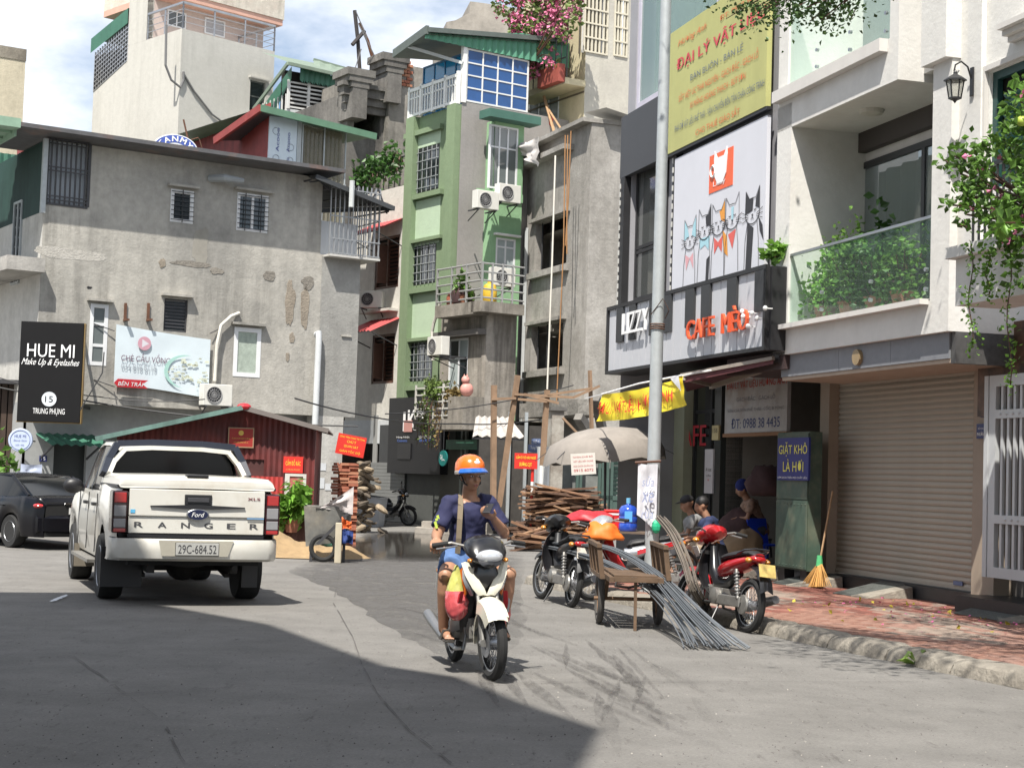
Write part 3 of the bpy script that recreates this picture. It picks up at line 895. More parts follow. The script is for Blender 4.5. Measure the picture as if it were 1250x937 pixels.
r2 = FL.rect(139, 463, 181, 473, -.17)
MB().prism([(r2[0]+.1, r2[1]), (r2[2], r2[1]), (r2[2]-.15, (r2[1]+r2[3])/2), (r2[2], r2[3]), (r2[0]+.1, r2[3]), (r2[0], (r2[1]+r2[3])/2)], -.172, -.165).build('arrow_label', RINK, bn, fr=FL)
T('BÊN TRÁI', (144, 465, 175, 471), WHITE, .0, .2, d=-.18)
cx, cz = FL.loc(177, 419, -.17); M_ = Matrix.Translation((cx, -.135, cz)) @ Matrix.Rotation(R(90), 4, 'X')
MB().lathe([(.17, -.002), (.17, .002)], 24, M_).build('round_logo', mat('pink_logo', (.55, .3, .36), .6), bn, fr=FL)
MB().lathe([(.12, -.004), (.12, .003)], 3, M_).build('round_logo', mat('pink_logo2', (.62, .6, .64), .6), bn, fr=FL)
sw = MB(); cx, cz = FL.loc(238, 455, -.165); rnd = random.Random(3)
for k in range(60):
 a = rnd.uniform(0, 2*PI); q = rnd.uniform(.2, .62); x = cx+q*math.cos(a)*1.1; z = cz+q*math.sin(a)*.62
 if x > r[2]-.08 or z < r[1]+.1: continue
 s_ = rnd.uniform(.02, .06); sw.quad((x-s_, -.135, z-s_*.4), (x+s_, -.135, z-s_*.5), (x+s_*.8, -.135, z+s_*.5), (x-s_*.9, -.135, z+s_*.4))
sw.build('swirl_print', mat('swirl', (.52, .54, .42), .6, island=.3), bn, fr=FL)
def arc(mb, cx, cz, rx, rz, a0, a1, w_, d, n=18):
 for k in range(n):
  t0, t1 = a0+(a1-a0)*k/n, a0+(a1-a0)*(k+1)/n; w0, w1 = w_*math.sin(PI*k/n), w_*math.sin(PI*(k+1)/n)
  mb.quad((cx+rx*math.cos(t0), d, cz+rz*math.sin(t0)), (cx+rx*math.cos(t1), d, cz+rz*math.sin(t1)), (cx+(rx+w1)*math.cos(t1), d, cz+(rz+w1)*math.sin(t1)), (cx+(rx+w0)*math.cos(t0), d, cz+(rz+w0)*math.sin(t0)))
sw = MB(); arc(sw, cx-.1, cz+.0, .6, .42, R(90), R(250), .1, -.134); sw.build('swirl_print', mat('swirl_teal', (.36, .58, .52), .5), bn, fr=FL)
rp_ = MB()
for (u, v) in ((140, 404), (256, 407), (140, 472), (256, 478)):
 q = FL.loc(u, v, -.1); rp_.tube([(q[0], -.1, q[1]), (q[0]+(-.5 if u < 200 else .3), -.01, q[1]+.15)], .012, 5)
rp_.build('rope', DARKM, bn, fr=FL)
FH = Fr(62, 37.5, 4)
hs_ = thing('shop_sign', 'tall black box sign with white lettering HUE MI at the far left', 'sign', fr=FH)
r = FH.rect(23, 393, 100, 515)
MB().box(r[0], 0, r[1], r[2], .22, r[3]).build('box', mat('sign_black', (.008, .008, .009), .7, var=.1, spec=.2), hs_, bevel=.01)
MB().box(r[0]-.02, .03, r[1]-.02, r[2]+.02, .2, r[1]).box(r[2], .03, r[1], r[2]+.025, .2, r[3]).build('edge_trim', mat('gold_trim', (.3, .2, .08), .5, .4), hs_)
WL = mat('sign_white', (.8, .8, .8), .5, var=0)
TH = lambda s_, q, m=WL, b=0, sh=0, **k: txt(s_, m, hs_, FH, FH.rect(*q, d=-.012), -.012, b, shear=sh, **k)
TH('HUE MI', (33, 420, 91, 436), b=.015)
TH('Make Up & Eyelashes', (26, 438, 97, 448), b=.004, sh=.5)
TH('TRUNG PHỤNG', (40, 498, 79, 507))
cx, cz = FH.loc(60, 487, 0)
MB().lathe([(.17, 0), (.17, .015)], 28, Matrix.Translation((cx, 0, cz)) @ Matrix.Rotation(R(90), 4, 'X')).build('number_disc', mat('disc_w', (.6, .64, .68), .5), hs_)
txt('15', MATS['sign_black'], hs_, FH, (cx-.09, cz-.07, cx+.09, cz+.07), -.02)
m_ = MB()
for z in (r[1]+.4, r[3]-.4): m_.box(r[0]+.3, .22, z, r[0]+.36, 2.2, z+.06); m_.box(r[2]-.3, .22, z, r[2]-.24, 2.6, z+.06)
m_.build('bracket', DARKM, hs_)
rd = thing('round_sign', 'small round pale blue sign below the black box sign', 'sign', fr=FH)
cx, cz = FH.loc(25, 537, .1); M_ = Matrix.Translation((cx, .12, cz)) @ Matrix.Rotation(R(90), 4, 'X')
MB().lathe([(.26, -.05), (.275, -.04), (.275, .04), (.26, .05)], 32, M_).build('disc', mat('disc_b', (.45, .52, .68), .5), rd)
MB().torus((cx, .065, cz), 'y', .225, .006, 32, 5).build('ring', mat('disc_ink', (.1, .13, .3), .5), rd)
TI = MATS['disc_ink']
txt('HUE MI', TI, rd, FH, (cx-.13, cz+.06, cx+.13, cz+.13), .06, .01)
txt('Beauty Salon', TI, rd, FH, (cx-.15, cz-.04, cx+.15, cz+.02), .06, 0, shear=.3)
txt('LASH · NAIL', TI, rd, FH, (cx-.1, cz-.13, cx+.1, cz-.09), .06)
MB().bar((cx, .12, cz), (cx, 1.6, cz), .03).build('bracket', DARKM, rd)
FD = Fr(20, 40, 20)
dk = thing('salon_front', 'dark timber-clad salon front behind the black sign, far left', 'shop front', fr=FD)
r = FD.rect(-60, 468, 42, 640)
r = (r[0], 0, r[2], r[3])
MB().box(r[0], .12, 0, r[2], .3, r[3]).build('wall', mat('dk_wall', (.03, .025, .022), .8), dk)
xx = r[0]
while xx < r[2]-.12:
 MB().box(xx, 0, 0, xx+.13, .118, r[3]).build('board', mat('dk_timber', (.055, .035, .025), .6, var=.3, streak=.3), dk); xx += .16
bz = r[3]
MB().box(r[0], -.35, bz, r[2]-.2, .3, bz+.1).build('ledge', DARKM, dk)
cl = cloth_sheet(Fr(40, 33, 10), Fr(40, 33, 10).rect(25, 566, 51, 583), 0, mat('pale_cloth', (.42, .47, .6), .8, var=.1), 'cloth', 10, 6, .06)
tag(cl, 'pale blue sheet hung over a board behind the black car roof', 'cloth')
mb = MB(); c0 = at(4, 570, 36)
for k in range(140): leaves(mb, c0+Vector((random.gauss(-.1, .22), random.gauss(0, .25), random.gauss(-.2, .35))), .22)
pl_ = thing('potted_plant', 'green leafy plant at the very left edge behind the black car', 'plant', loc=(c0.x, c0.y, 0))
mb2 = MB(); mb2.v = [tuple(Vector(v)-Vector((c0.x, c0.y, 0))) for v in mb.v]; mb2.f = mb.f
LEAF = leaf_mat('leaf_mid', (.1, .2, .035)); mb2.build('foliage', LEAF, pl_)
MB().lathe([(.15, 0), (.22, .35), (.24, .36)], 14).build('pot', mat('terracotta', (.3, .12, .07), .8), pl_)
MB().tube([(0, 0, .3), (0, 0, c0.z)], .025, 6).build('stem', BROWNW, pl_)
FN = Fr(8, 46, 33)
nbh = thing('white_house', 'white house with black balcony bars and a curtained window, far left edge', 'building', fr=FN)
wr = FN.rect(-14, 383, 16, 440)
xr_ = FN.loc(34, 420)[0]; zt_ = FN.loc(10, 312)[1]; zr_ = FN.loc(10, 240)[1]
body(nbh, FN, -7, xr_, 0, zt_, 6, wall_mat('white_wall', (.62, .62, .6), (.5, .49, .46), .62, .5, .15), [wr])
window(nbh, FN, wr, frame=mat('cream_paint', (.6, .55, .42), .6), n=2, rows=(1, 1, 1), dep=.03, pane=mat('floral_curtain', (.3, .2, .17), .9, var=.5, vs=14))
mb = MB(); zf = FN.loc(10, 308)[1]
for k in range(6): mb.box(-7, -.06, zf+.15+k*.28, xr_+.1, -.03, zf+.19+k*.28)
for k in range(8): mb.box(-7+k*.98, -.055, zf, -6.95+k*.98, -.035, zf+1.7)
mb.build('balcony_bars', STEEL, nbh, fr=FN)
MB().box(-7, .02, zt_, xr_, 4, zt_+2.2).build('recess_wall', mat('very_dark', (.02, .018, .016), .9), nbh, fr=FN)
zz = FN.loc(10, 228)[1]
mb = MB(); corr(mb, -7, xr_-.1, zz-.35, zz+.9, -.25, .2, .02); mb.build('valance', GREENS, nbh, fr=FN)
FC_ = Fr(10, 70, 33)
cr_ = thing('cream_tower', 'plain cream tower wall with an antenna at the top left corner', 'building', fr=FC_)
xr_ = FC_.loc(29, 120)[0]; zt_ = FC_.loc(25, 60)[1]
CREAMW = wall_mat('cream_wall', (.55, .5, .38), (.42, .38, .3), .6, .3, .2)
body(cr_, FC_, -9, xr_, 0, zt_, 8, CREAMW)
MB().box(-9, -.03, zt_-.5, xr_+.02, 8, zt_+.02).build('parapet_cap', wall_mat('mouldy', (.36, .33, .27), (.2, .18, .15), .5, 1), cr_, fr=FC_)
mb = MB(); x = xr_-1.1
mb.tube([(x, 1, zt_), (x, 1, zt_+1.2)], .12, 6); mb.tube([(x, 1, zt_+1.2), (x, 1, zt_+3.6), (x-2.6, 1, zt_+4.0)], .035, 5); mb.tube([(x-1, 1, zt_), (x-1, 1, zt_+3.8)], .02, 5)
mb.build('antenna', DARKM, cr_, fr=FC_)
rdw = FC_.sub(0, -18)
rr = rdw.rect(26, 150, 37, 222)
tag(MB().box(rr[0], 0, rr[1]-3, rr[2], .5, rr[3]).build('red_wall', REDS, fr=rdw), 'narrow red painted wall strip beside the cream tower', 'wall')
# ================= pale tower =================
FT = Fr(197, 62, 44)
tw = thing('pale_tower', 'pale plastered tower with roof terrace railing rising behind the grey cement house', 'building', fr=FT)
TW = wall_mat('tower_wall', (.5, .49, .45), (.44, .43, .39), .62, .25, .1, .08, .3)
zt = FT.loc(199, 29)[1]; xr = FT.loc(333, 120)[0]
y1, _ = FT.depth_y(178, 60, 0); y2, zs2 = FT.depth_y(155, 74, 0); y3, zs3 = FT.depth_y(114, 112, 0)
wr = FT.rect(305, 99, 324, 137)
mb = MB(); mb.sheet(0, xr, 0, zt, [wr], .2)
mb.T = Matrix.Translation((xr, 0, 0)) @ Matrix.Rotation(R(90), 4, 'Z'); mb.sheet(0, y3, 0, zt, [])
mb.T = None
mb.add([(0, 0, 0), (0, y3, 0), (0, y3, zs3), (0, y2, zs2), (0, y2, zt), (0, 0, zt)], [(0, 1, 2, 3, 4, 5)])
mb.quad((0, 0, zt), (xr, 0, zt), (xr, y3, zt), (0, y3, zt))
mb.quad((0, y3, 0), (xr, y3, 0), (xr, y3, zt), (0, y3, zt))
mb.build('wall', TW, tw)
window(tw, FT, wr, frame=mat('olive_frame', (.12, .13, .12), .6), n=1, rows=(1, 1), hood=TW, pane=GLASS)
PK = wall_mat('pink_plaster', (.55, .46, .42), (.48, .42, .38), .6, .3, .1, .08, .3)
zp = FT.loc(250, 8, y1)[1]
pr_ = [FT.rect(204, 14, 227, 34, y1), FT.rect(249, 24, 274, 44, y1)]
xr2 = FT.loc(322, 30, y1)[0]
mb = MB(); mb.sheet(0, xr2, zt, zp, [pr_[0]], .15, y1)
mb.quad((xr2, y1, zt), (xr2, y3, zt), (xr2, y3, zp), (xr2, y1, zp)); mb.build('penthouse_wall', PK, tw)
window(tw, FT.sub(0, y1), pr_[0], n=2, dep=.0)
window(tw, FT.sub(0, y1), pr_[1], n=1, dep=-.03, pane=mat('shutter_grey', (.4, .4, .42), .6))
MB().box(-.003, y1, zt, .3, y2, zp+4.5).build('stair_wall', TW, tw)
a, b = FT.loc(205, -8, y1-.9), FT.loc(323, 20, y1-.9)
MB().box(.31, y1-.9, zp, xr2+.4, y3, zp+1.1).build('roof_slab', wall_mat('slab_cream', (.62, .58, .5), (.5, .42, .36), .6), tw)
MB().box(.31, y1-.86, zp-.25, xr2+.36, y3, zp-.003).build('fascia', mat('pink_fascia', (.6, .36, .28), .7), tw)
rl = MB()
hr = 1.05
for p_, q_ in (((.05, .05, zt), (xr+.0, .05, zt)), ((.05, .05, zt), (.05, y1, zt)), ((xr, .05, zt), (xr, y1, zt))):
 p_, q_ = Vector(p_), Vector(q_); n_ = int((q_-p_).length/1.25)
 for k in range(n_+1):
  t = p_.lerp(q_, k/n_); rl.bar(t, t+Vector((0, 0, hr)), .05)
 for z in (.3, .55, .8): rl.bar(p_+Vector((0, 0, z)), q_+Vector((0, 0, z)), .02)
 rl.bar(p_+Vector((0, 0, hr)), q_+Vector((0, 0, hr)), .08)
rl.build('railing', STEEL, tw)
zg = zs2+1.0
cg = MB()
za, zb_ = FT.depth_y(152, 22, 0), FT.depth_y(116, 62, 0)
top = [(y2, FT.depth_y(153, 12, 0)[1]), (y3+.3, FT.depth_y(115, 47, 0)[1])]
bot = [(y2, FT.depth_y(153, 30, 0)[1]), (y3+.3, FT.depth_y(116, 64, 0)[1])]
cg.quad((-.05, top[0][0], top[0][1]), (-.05, top[1][0], top[1][1]), (-.05, bot[1][0], bot[1][1]), (-.05, bot[0][0], bot[0][1]))
cg.quad((-.05, top[0][0], top[0][1]), (-.05, top[1][0], top[1][1]), (xr, top[1][0], top[1][1]), (xr, top[0][0], top[0][1]))
cg.build('canopy', GREENS, tw)
gr = MB()
n_ = 14
for k in range(n_+1):
 y = y2+(y3-y2)*k/n_; zl_ = zs2+(zs3-zs2)*k/n_; zh = bot[0][1]+(bot[1][1]-bot[0][1])*k/n_
 gr.bar((.02, y, zl_), (.02, y, zh), .05)
for k in range(9):
 u = k/9; gr.bar((.0, y2, zs2+(bot[0][1]-zs2)*u), (.0, y3, zs3+(bot[1][1]-zs3)*u), .045)
gr.build('grille', STEEL, tw)
zz = FT.loc(215, 60)
cw = MB(); P = [FT.loc(*q) for q in ((202, 31), (201, 80), (208, 98), (219, 107), (223, 98), (223, 88))]
cw.tube([(x, -.06, z) for x, z in P], .05, 6)
P = [FT.loc(*q) for q in ((223, 90), (236, 112), (258, 140), (280, 156))]
cw.tube([(x, -.06, z) for x, z in P], .04, 6)
cw.build('cable', mat('grey_cable', (.16, .16, .16), .6), tw)
FS = Fr(212, 44.5, 20)
tn = thing('arched_sign', 'white and blue arched sign TANMY poking above the cement house roof', 'sign', fr=FS)
cx, cz = FS.loc(213, 185)
mb = MB(); mb.lathe([(.62, -.12), (.64, -.1), (.64, .1), (.62, .12)], 36, Matrix.Translation((cx, 0, cz)) @ Matrix.Scale(.72, 4, (0, 0, 1)) @ Matrix.Rotation(R(90), 4, 'X'))
mb.build('drum', mat('tank_white', (.6, .62, .66), .4), tn)
ar = MB()
for k in range(20):
 t0, t1 = PI*(k+.4)/20.8, PI*(k+1.4)/20.8
 ar.quad(*[(cx+q*math.cos(t), -.125, cz+.72*q*math.sin(t)) for q, t in ((.6, t0), (.6, t1), (.32, t1), (.32, t0))])
ar.build('blue_band', mat('blue_print', (.05, .09, .35), .5), tn)
for i, ch in enumerate('TANMY'):
 t = PI*(.84-i*.165); q = .46; x, z = cx+q*math.cos(t), cz+.72*q*math.sin(t)
 f2 = Fr(M=FS.M @ Matrix.Translation((x, -.135, z)) @ Matrix.Rotation(-(t-PI/2)*.8, 4, 'Y'))
 txt(ch, WL, tn, f2, (-.08, -.075, .08, .075), 0, .02)
ae = thing('aerial', 'thin rusty roof aerial beside the arched blue sign', 'aerial', fr=FS)
p = lambda px, py, d=.0, f=FS: (f.loc(px, py, d)[0], d, f.loc(px, py, d)[1])
MB().tube([p(233, 186), p(224, 146)], .025, 6).build('mast', MATS['rust'], ae)
MB().tube([p(226, 173), p(242, 168), p(244, 172), p(249, 190)], .015, 5).build('arm', MATS['rust'], ae)
# ================= red rooftop room =================
FR_ = Fr(328, 47.5, 33)
rh = thing('rooftop_room', 'rooftop room with red metal flank, foil panel and green roof edge on the cement house', 'building', fr=FR_)
z0 = 8.0
def RR(*a, d=0): return FR_.rect(*a, d=d)
r = RR(328, 142, 363, 215)
xa, xb, xc, xd = FR_.loc(328, 180)[0], FR_.loc(362, 180)[0], FR_.loc(365, 180)[0], FR_.loc(422, 190)[0]
ztop = FR_.loc(345, 140)[1]; ztr = FR_.loc(422, 160)[1]
MB().box(xa, 0, z0, xb, .06, ztop).build('foil_panel', mat('foil_panel', (.6, .68, .74), .35, .1, var=.06), rh)
LB2 = mat('logo_blue', (.05, .06, .3), .5)
for (a_, b_, c_, d_) in ((338, 156, 341, 185), (351, 162, 354, 186), (350, 192, 353, 206)):
 q = RR(a_, b_, c_, d_, d=-.01); xx, zz1, x2, zz2 = q
 f2 = Fr(M=FR_.M @ Matrix.Translation((x2, -.012, zz1)) @ Matrix.Rotation(R(-90), 4, 'Y'))
 txt('Acooo', LB2, rh, f2, (0, 0, zz2-zz1, (x2-xx)*1.3), 0, .01)
ring = MB()
for px, py in ((337, 160), (355, 180), (337, 193), (354, 196)):
 x, z = FR_.loc(px, py, -.01); ring.torus((x+.0, -.008, z), 'y', .1, .012, 16, 4)
ring.build('ring_print', mat('ring_grey', (.45, .5, .56), .5), rh)
MB().box(xb+.004, -.02, z0, xc+.06, .08, ztop).build('post', GALV, rh)
MB().box(xc+.07, .28, z0, xd, .32, ztop-.2).build('inner_wall', mat('olive_goods', (.3, .27, .2), .9, var=.5, vs=2), rh)
mb = MB(); corr(mb, xc+.07, xd, z0, ztop-.2, .02, .13, .02)
mb.build('plastic_sheet', clear_glass('dirty_plastic', (.3, .28, .22), .45), rh)
mb = MB()
for k in range(3): mb.box(xc+.08+(xd-xc-.12)*k/2, -.03, z0, xc+.12+(xd-xc-.12)*k/2, -.0, ztop-.2)
mb.build('frame', GALV, rh)
FRL = FR_.sub(xa, 6, -90)
mb = MB()
corr(mb, 0, 5.99, z0, ztop+.3, 0, .2, .025); mb.build('corrugated_sheet', REDS, rh, fr=FRL)
window(rh, FRL, (4.9, z0+1.2, 5.7, z0+1.9), n=1, dep=-.04)
p = lambda px, py, d=-.5: (FR_.loc(px, py, d)[0], d, FR_.loc(px, py, d)[1])
a, b = p(318, 132), p(459, 167)
mb = MB(); mb.bar(a, b, .1, .2); rc = (b[0], 6, b[2]+.4); rd2 = (a[0]-.4, 6, a[2]+.1)
mb.add([a, b, rc, rd2], [(0, 1, 2, 3)]); mb.build('roof', mat('roof_edge_green', (.1, .2, .13), .6, var=.2), rh, fr=FR_)
mb = MB(); e = (a[0]-1.5, 1.5, a[2]-1.0)
y_, z_ = FR_.depth_y(262, 172, a[0]-.3)
mb.bar(a, (a[0]-.3, y_, z_), .1, .22); mb.build('fascia', REDS, rh)
mb = MB(); mb.add([a, (a[0]-.3, y_, z_), (a[0]+1.0, y_, z_+.2), (a[0]+2.2, .5, a[2]-.1)], [(0, 1, 2, 3)]); mb.build('soffit', DARKM, rh)
# ================= green roofed house =================
FG = Fr(345, 60, 33)
gh = thing('green_roof_house', 'small upper house with green corrugated gable and white barred windows, behind the red room', 'building', fr=FG)
p = lambda px, py, d=0, f=FG: (f.loc(px, py, d)[0], d, f.loc(px, py, d)[1])
def GR(*a, d=0): return FG.rect(*a, d=d)
xa, xb = FG.loc(352, 120)[0], FG.loc(424, 130)[0]
zA = FG.loc(385, 103)[1]; zB = FG.loc(385, 138)[1]; zC = FG.loc(390, 156)[1]
body(gh, FG, xa, xb+1.5, 0, zB, 7, wall_mat('pale_grey2', (.5, .52, .52), (.4, .4, .4), .6))
a, b = p(367, 83, -.2), p(424, 98, -.2)
mb = MB()
n_ = 26
def gz(t): return a[2]+(b[2]-a[2])*t
x0_, x1_ = a[0], b[0]+.8
for i in range(n_):
 t0, t1 = i/n_, (i+1)/n_; yo = .03 if i % 2 else -.03
 X0, X1 = x0_+(x1_-x0_)*t0, x0_+(x1_-x0_)*t1
 mb.quad((X0, -.2-yo, zA+.02), (X1, -.2+yo, zA-.1), (X1, -.2+yo, gz(t1)), (X0, -.2-yo, gz(t0)))
mb.build('gable_sheet', GREENS, gh)
yq, zq = FG.depth_y(335, 112, xa);
mb = MB(); ybk = max(yq, 2.5)
mb.add([(xa, -.2, gz(0)), (xa, ybk, gz(0)-.1*ybk-.9), (xa, ybk, gz(0)-.1*ybk-2.2), (xa, -.2, zA)], [(0, 1, 2, 3)])
mb.build('flank_sheet', GREENS, gh)
mb = MB(); mb.add([(xa-.3, -.5, gz(0)+.05), (x1_, -.5, gz(1)+.05), (x1_, 4, gz(1)+1.6), (xa+.6, 4, gz(0)+1.5)], [(0, 1, 2, 3)])
mb.bar((xa-.3, -.5, gz(0)), (x1_, -.5, gz(1)), .08, .12); mb.bar((xa-.3, -.5, gz(0)), (xa-.3, ybk, gz(0)-1.2), .08, .14)
mb.build('roof', mat('pale_green_roof2', (.17, .22, .17), .7, var=.1, streak=.15), gh)
c = p(383, 73, 3); d_ = p(465, 96, 3)
mb = MB(); corr_slope(mb, p(383, 88, .5), p(470, 104, .5), (d_[0], 3, d_[2]), (c[0], 3, c[2]), .5, .02); mb.bar(c, d_, .1); mb.build('roof', MATS['pale_green_roof2'], gh)
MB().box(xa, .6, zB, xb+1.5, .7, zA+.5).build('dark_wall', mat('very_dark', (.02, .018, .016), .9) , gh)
mb = MB()
for i in range(4):
 x = xa+(xb-xa)*i/3; mb.box(x-.05, -.04, zB, x+.05, .04, zA)
for k in range(7):
 z = zB+(zA-zB)*(k+.5)/7; mb.box(xa, -.02, z-.03, xb, .02, z+.03)
for k in range(9): mb.bar((xa, .2+k*.35, zB-.1), (xa, .2+k*.35, zA-.5), .05)
mb.build('window_bars', mat('white_bars', (.6, .6, .58), .5), gh)
# ================= dark unfinished house with tall cap =================
FU = Fr(447, 56, 33)
uh = thing('unfinished_house', 'weathered unrendered cement house with moulded caps and exposed brick corner', 'building', fr=FU)
p = lambda px, py, d=0, f=FU: (f.loc(px, py, d)[0], d, f.loc(px, py, d)[1])
DKC = wall_mat('dark_cement', (.2, .19, .175), (.11, .105, .1), .5, .35, .35, .25)
xa, xm_, xb = FU.loc(424, 150)[0], FU.loc(468, 150)[0], FU.loc(501, 150)[0]
zt = FU.loc(445, 115)[1]; ztr = FU.loc(480, 80)[1]
op = FU.rect(432, 134, 464, 168)
mb = MB(); mb.sheet(xa, xm_, 0, zt, [op], .5); mb.quad((xa, 5, 0), (xm_, 5, 0), (xm_, 5, zt), (xa, 5, zt)); mb.quad((xa, 0, 0), (xa, 5, 0), (xa, 5, zt), (xa, 0, zt)); mb.quad((xa, 0, zt), (xm_, 0, zt), (xm_, 5, zt), (xa, 5, zt))
mb.build('wall', DKC, uh)
MB().box(xm_, -.35, 0, xb+.3, 5, ztr).build('side_wall', wall_mat('mid_cement', (.3, .28, .25), (.2, .19, .17), .5, .35, .35, .25), uh)
mo = MB(); m2 = MB()
for k, (o, h0, h1) in enumerate(((.15, -.7, -.45), (.25, -.45, -.2), (.35, -.2, .1), (.45, .1, .25))):
 mo.box(xa-o, -o, zt+h0, xm_-.02, -.002, zt+h1)
mo.build('cornice', DKC, uh)
for (px, py, f2) in ((431, 92, 0), (473, 74, 0)):
 x, _, z = p(px, py); cap = MB()
 for (o, h0, h1) in ((.28, -1.6, -.55), (.34, -.55, -.35), (.44, -.35, -.15), (.54, -.15, .1)): cap.box(x-o, -.5-o*.3, z+h0, x+o, .5, z+h1)
 cap.build('capital', DKC, uh)
bx0, _, bz0 = p(481, 103, -.36); bx1, _, bz1 = p(499, 78, -.36)
BRK = [mat('brick_a', (.36, .13, .08), .9, var=.3, vs=8), mat('brick_b', (.44, .2, .12), .9, var=.3, vs=8)]
z = bz0; row = 0
while z < bz1:
 x = bx0-.1*(row % 2)
 while x < bx1:
  if not (random.random() < .25 and row < 4 and x < bx0+.4):
   MB().box(x, -.4+random.uniform(-.03, .02), z, x+.22, -.34, z+.09).build('brick', BRK[random.random() < .5], uh)
  x += .245
 z += .115; row += 1
bp = thing('pole_frame', 'two dark leaning poles with ropes sticking up above the unfinished house', 'poles', fr=FU)
MB().tube([p(441, 115, .5), p(437, 50, .5), p(433, 13, .5)], .07, 7).build('pole', mat('dark_pole', (.04, .035, .035), .8), bp)
MB().tube([p(462, 97, .8), p(449, 50, .8), p(439, 28, .8)], .06, 7).build('pole', MATS['rust'], bp)
MB().tube([p(430, 55, .4), p(445, 38, .4)], .07, 6).build('pole', MATS['dark_pole'], bp)
for (a_, b_) in (((434, 13), (448, 47)), ((438, 30), (463, 80)), ((441, 60), (430, 95))):
 MB().tube([p(*a_), p(*b_)], .02, 4).build('rope', MATS['grey_cable'], bp)
# ================= white narrow house =================
FGc = Fr(546, 48, -55.5)     # green house front; +x right, toward the camera
WX = lambda px, py, d=0, f=None: (f or FGc).loc(px, py, d)
wh = thing('narrow_white_house', 'narrow white house with red awnings over dark wooden shutters, between grey and green houses', 'building', fr=FGc)
xa, xb = WX(425, 400)[0], WX(494, 400)[0]; zt = WX(470, 232)[1]; zb = WX(470, 525)[1]
WWALL = wall_mat('white_render', (.6, .58, .53), (.5, .47, .42), .62, .4, .15)
def GF(*a, d=0): return FGc.rect(*a, d=d)
w1, w2 = GF(458, 289, 487, 352), GF(454, 408, 481, 468)
body(wh, FGc, xa, xb, zb, zt, 6, WWALL, [w1, w2])
MB().box(xa, -.03, zb-.42, xb-.01, .3, zb+.75-.42).build('plain_band', mat('band_white', (.55, .57, .58), .7), wh)
for w_ in (w1, w2):
 x0, z0, x1, z1 = w_
 f_ = MB(); fw = .08
 f_.box(x0, .02, z0, x0+fw, .1, z1); f_.box(x1-fw, .02, z0, x1, .1, z1); f_.box(x0, .02, z0, x1, .1, z0+fw); f_.box(x0, .02, z1-fw, x1, .1, z1); f_.box((x0+x1)/2-.04, .02, z0, (x0+x1)/2+.04, .1, z1)
 o = f_.build('window', BROWNW, wh)
 for s_ in (0, 1):
  a_ = x0+fw+s_*((x1-x0)/2-.04)
  for k in range(12):
   z = z0+.1+(z1-z0-.2)*k/12
   sl = MB().add([(a_, .1, z), (a_+(x1-x0)/2-fw-.04, .1, z), (a_+(x1-x0)/2-fw-.04, .04, z+.06), (a_, .04, z+.06)], [(0, 1, 2, 3)])
   sl.build('slat', BROWNW, o)
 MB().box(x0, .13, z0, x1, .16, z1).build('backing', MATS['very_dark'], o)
 lv = MB(); lv.box((x0+x1)/2-.02, -.35, z0+.15, (x0+x1)/2+.02, .0, z1-.3); lv.build('shutter_leaf', BROWNW, o)
for i, (q, l_) in enumerate((((450, 291, 488, 279), 'upper red corrugated awning on the narrow white house'), ((441, 411, 485, 398), 'lower red corrugated awning on the narrow white house'))):
 aw = thing('awning', l_, 'awning', fr=FGc, group='red corrugated awnings')
 w_ = (w1, w2)[i]; x0, x1 = w_[0]-.15, w_[2]+.25; z = w_[3]+.1
 mb = MB(); corr_slope(mb, (x0-.1, -1.0, z-.1), (x1-.1, -1.0, z-.1), (x1, -.01, z+.38), (x0, -.01, z+.38), .2, .025)
 mb.build('awning_sheet', mat('awning_red', (.42, .07, .07), .5, var=.15), aw)
 mb = MB(); mb.bar((x0, -.95, z-.14), (x0, 0, z-.5), .03); mb.bar((x1-.1, -.95, z-.14), (x1-.1, 0, z-.5), .03); mb.bar((x0-.1, -1, z-.13), (x1-.1, -1, z-.13), .03)
 mb.build('bracket', DARKM, aw)
q = GF(449, 374, 486, 380); MB().box(q[0], -.35, q[1]-.05, q[2], -.001, q[1]+.03).build('ledge', WWALL, wh)
ac_unit(452, 365, 20, FGc, -.5, 'outdoor air conditioner between the two red awnings on the white house', yaw=40)
FP = FGc.sub(0, 1.5)
q = FP.rect(456, 224, 495, 250)
tp = thing('terrace_wall', 'mould-stained white terrace parapet above the narrow white house', 'wall', fr=FP)
xx0, _ = FP.loc(440, 240); xx1, _ = FP.loc(497, 240)
zz0 = FP.loc(456, 262)[1]
mb = MB(); mb.add([(xx0, 0, zz0), (xx1, 0, zz0), (xx1, 0, FP.loc(497, 224)[1]), (xx0, 0, FP.loc(440, 243)[1]), (xx0, .2, zz0), (xx1, .2, zz0), (xx1, .2, FP.loc(497, 224)[1]), (xx0, .2, FP.loc(440, 243)[1])], [(0, 1, 2, 3), (3, 2, 6, 7), (5, 4, 7, 6)])
mb.build('parapet', wall_mat('mould_white', (.5, .49, .45), (.12, .12, .11), .52, 1.3, .6), tp)
mb = MB(); zz = FP.loc(450, 213)[1]
MB().box(xx0-2.5, 2.2, 0, xx1+.5, 4, FP.loc(470, 200)[1]).build('back_wall', DKC, tp)
cr2 = thing('rooftop_creeper', 'green climbing plant spilling over the terrace beside the green house', 'plant', fr=FP)
mb = MB(); st = MB()
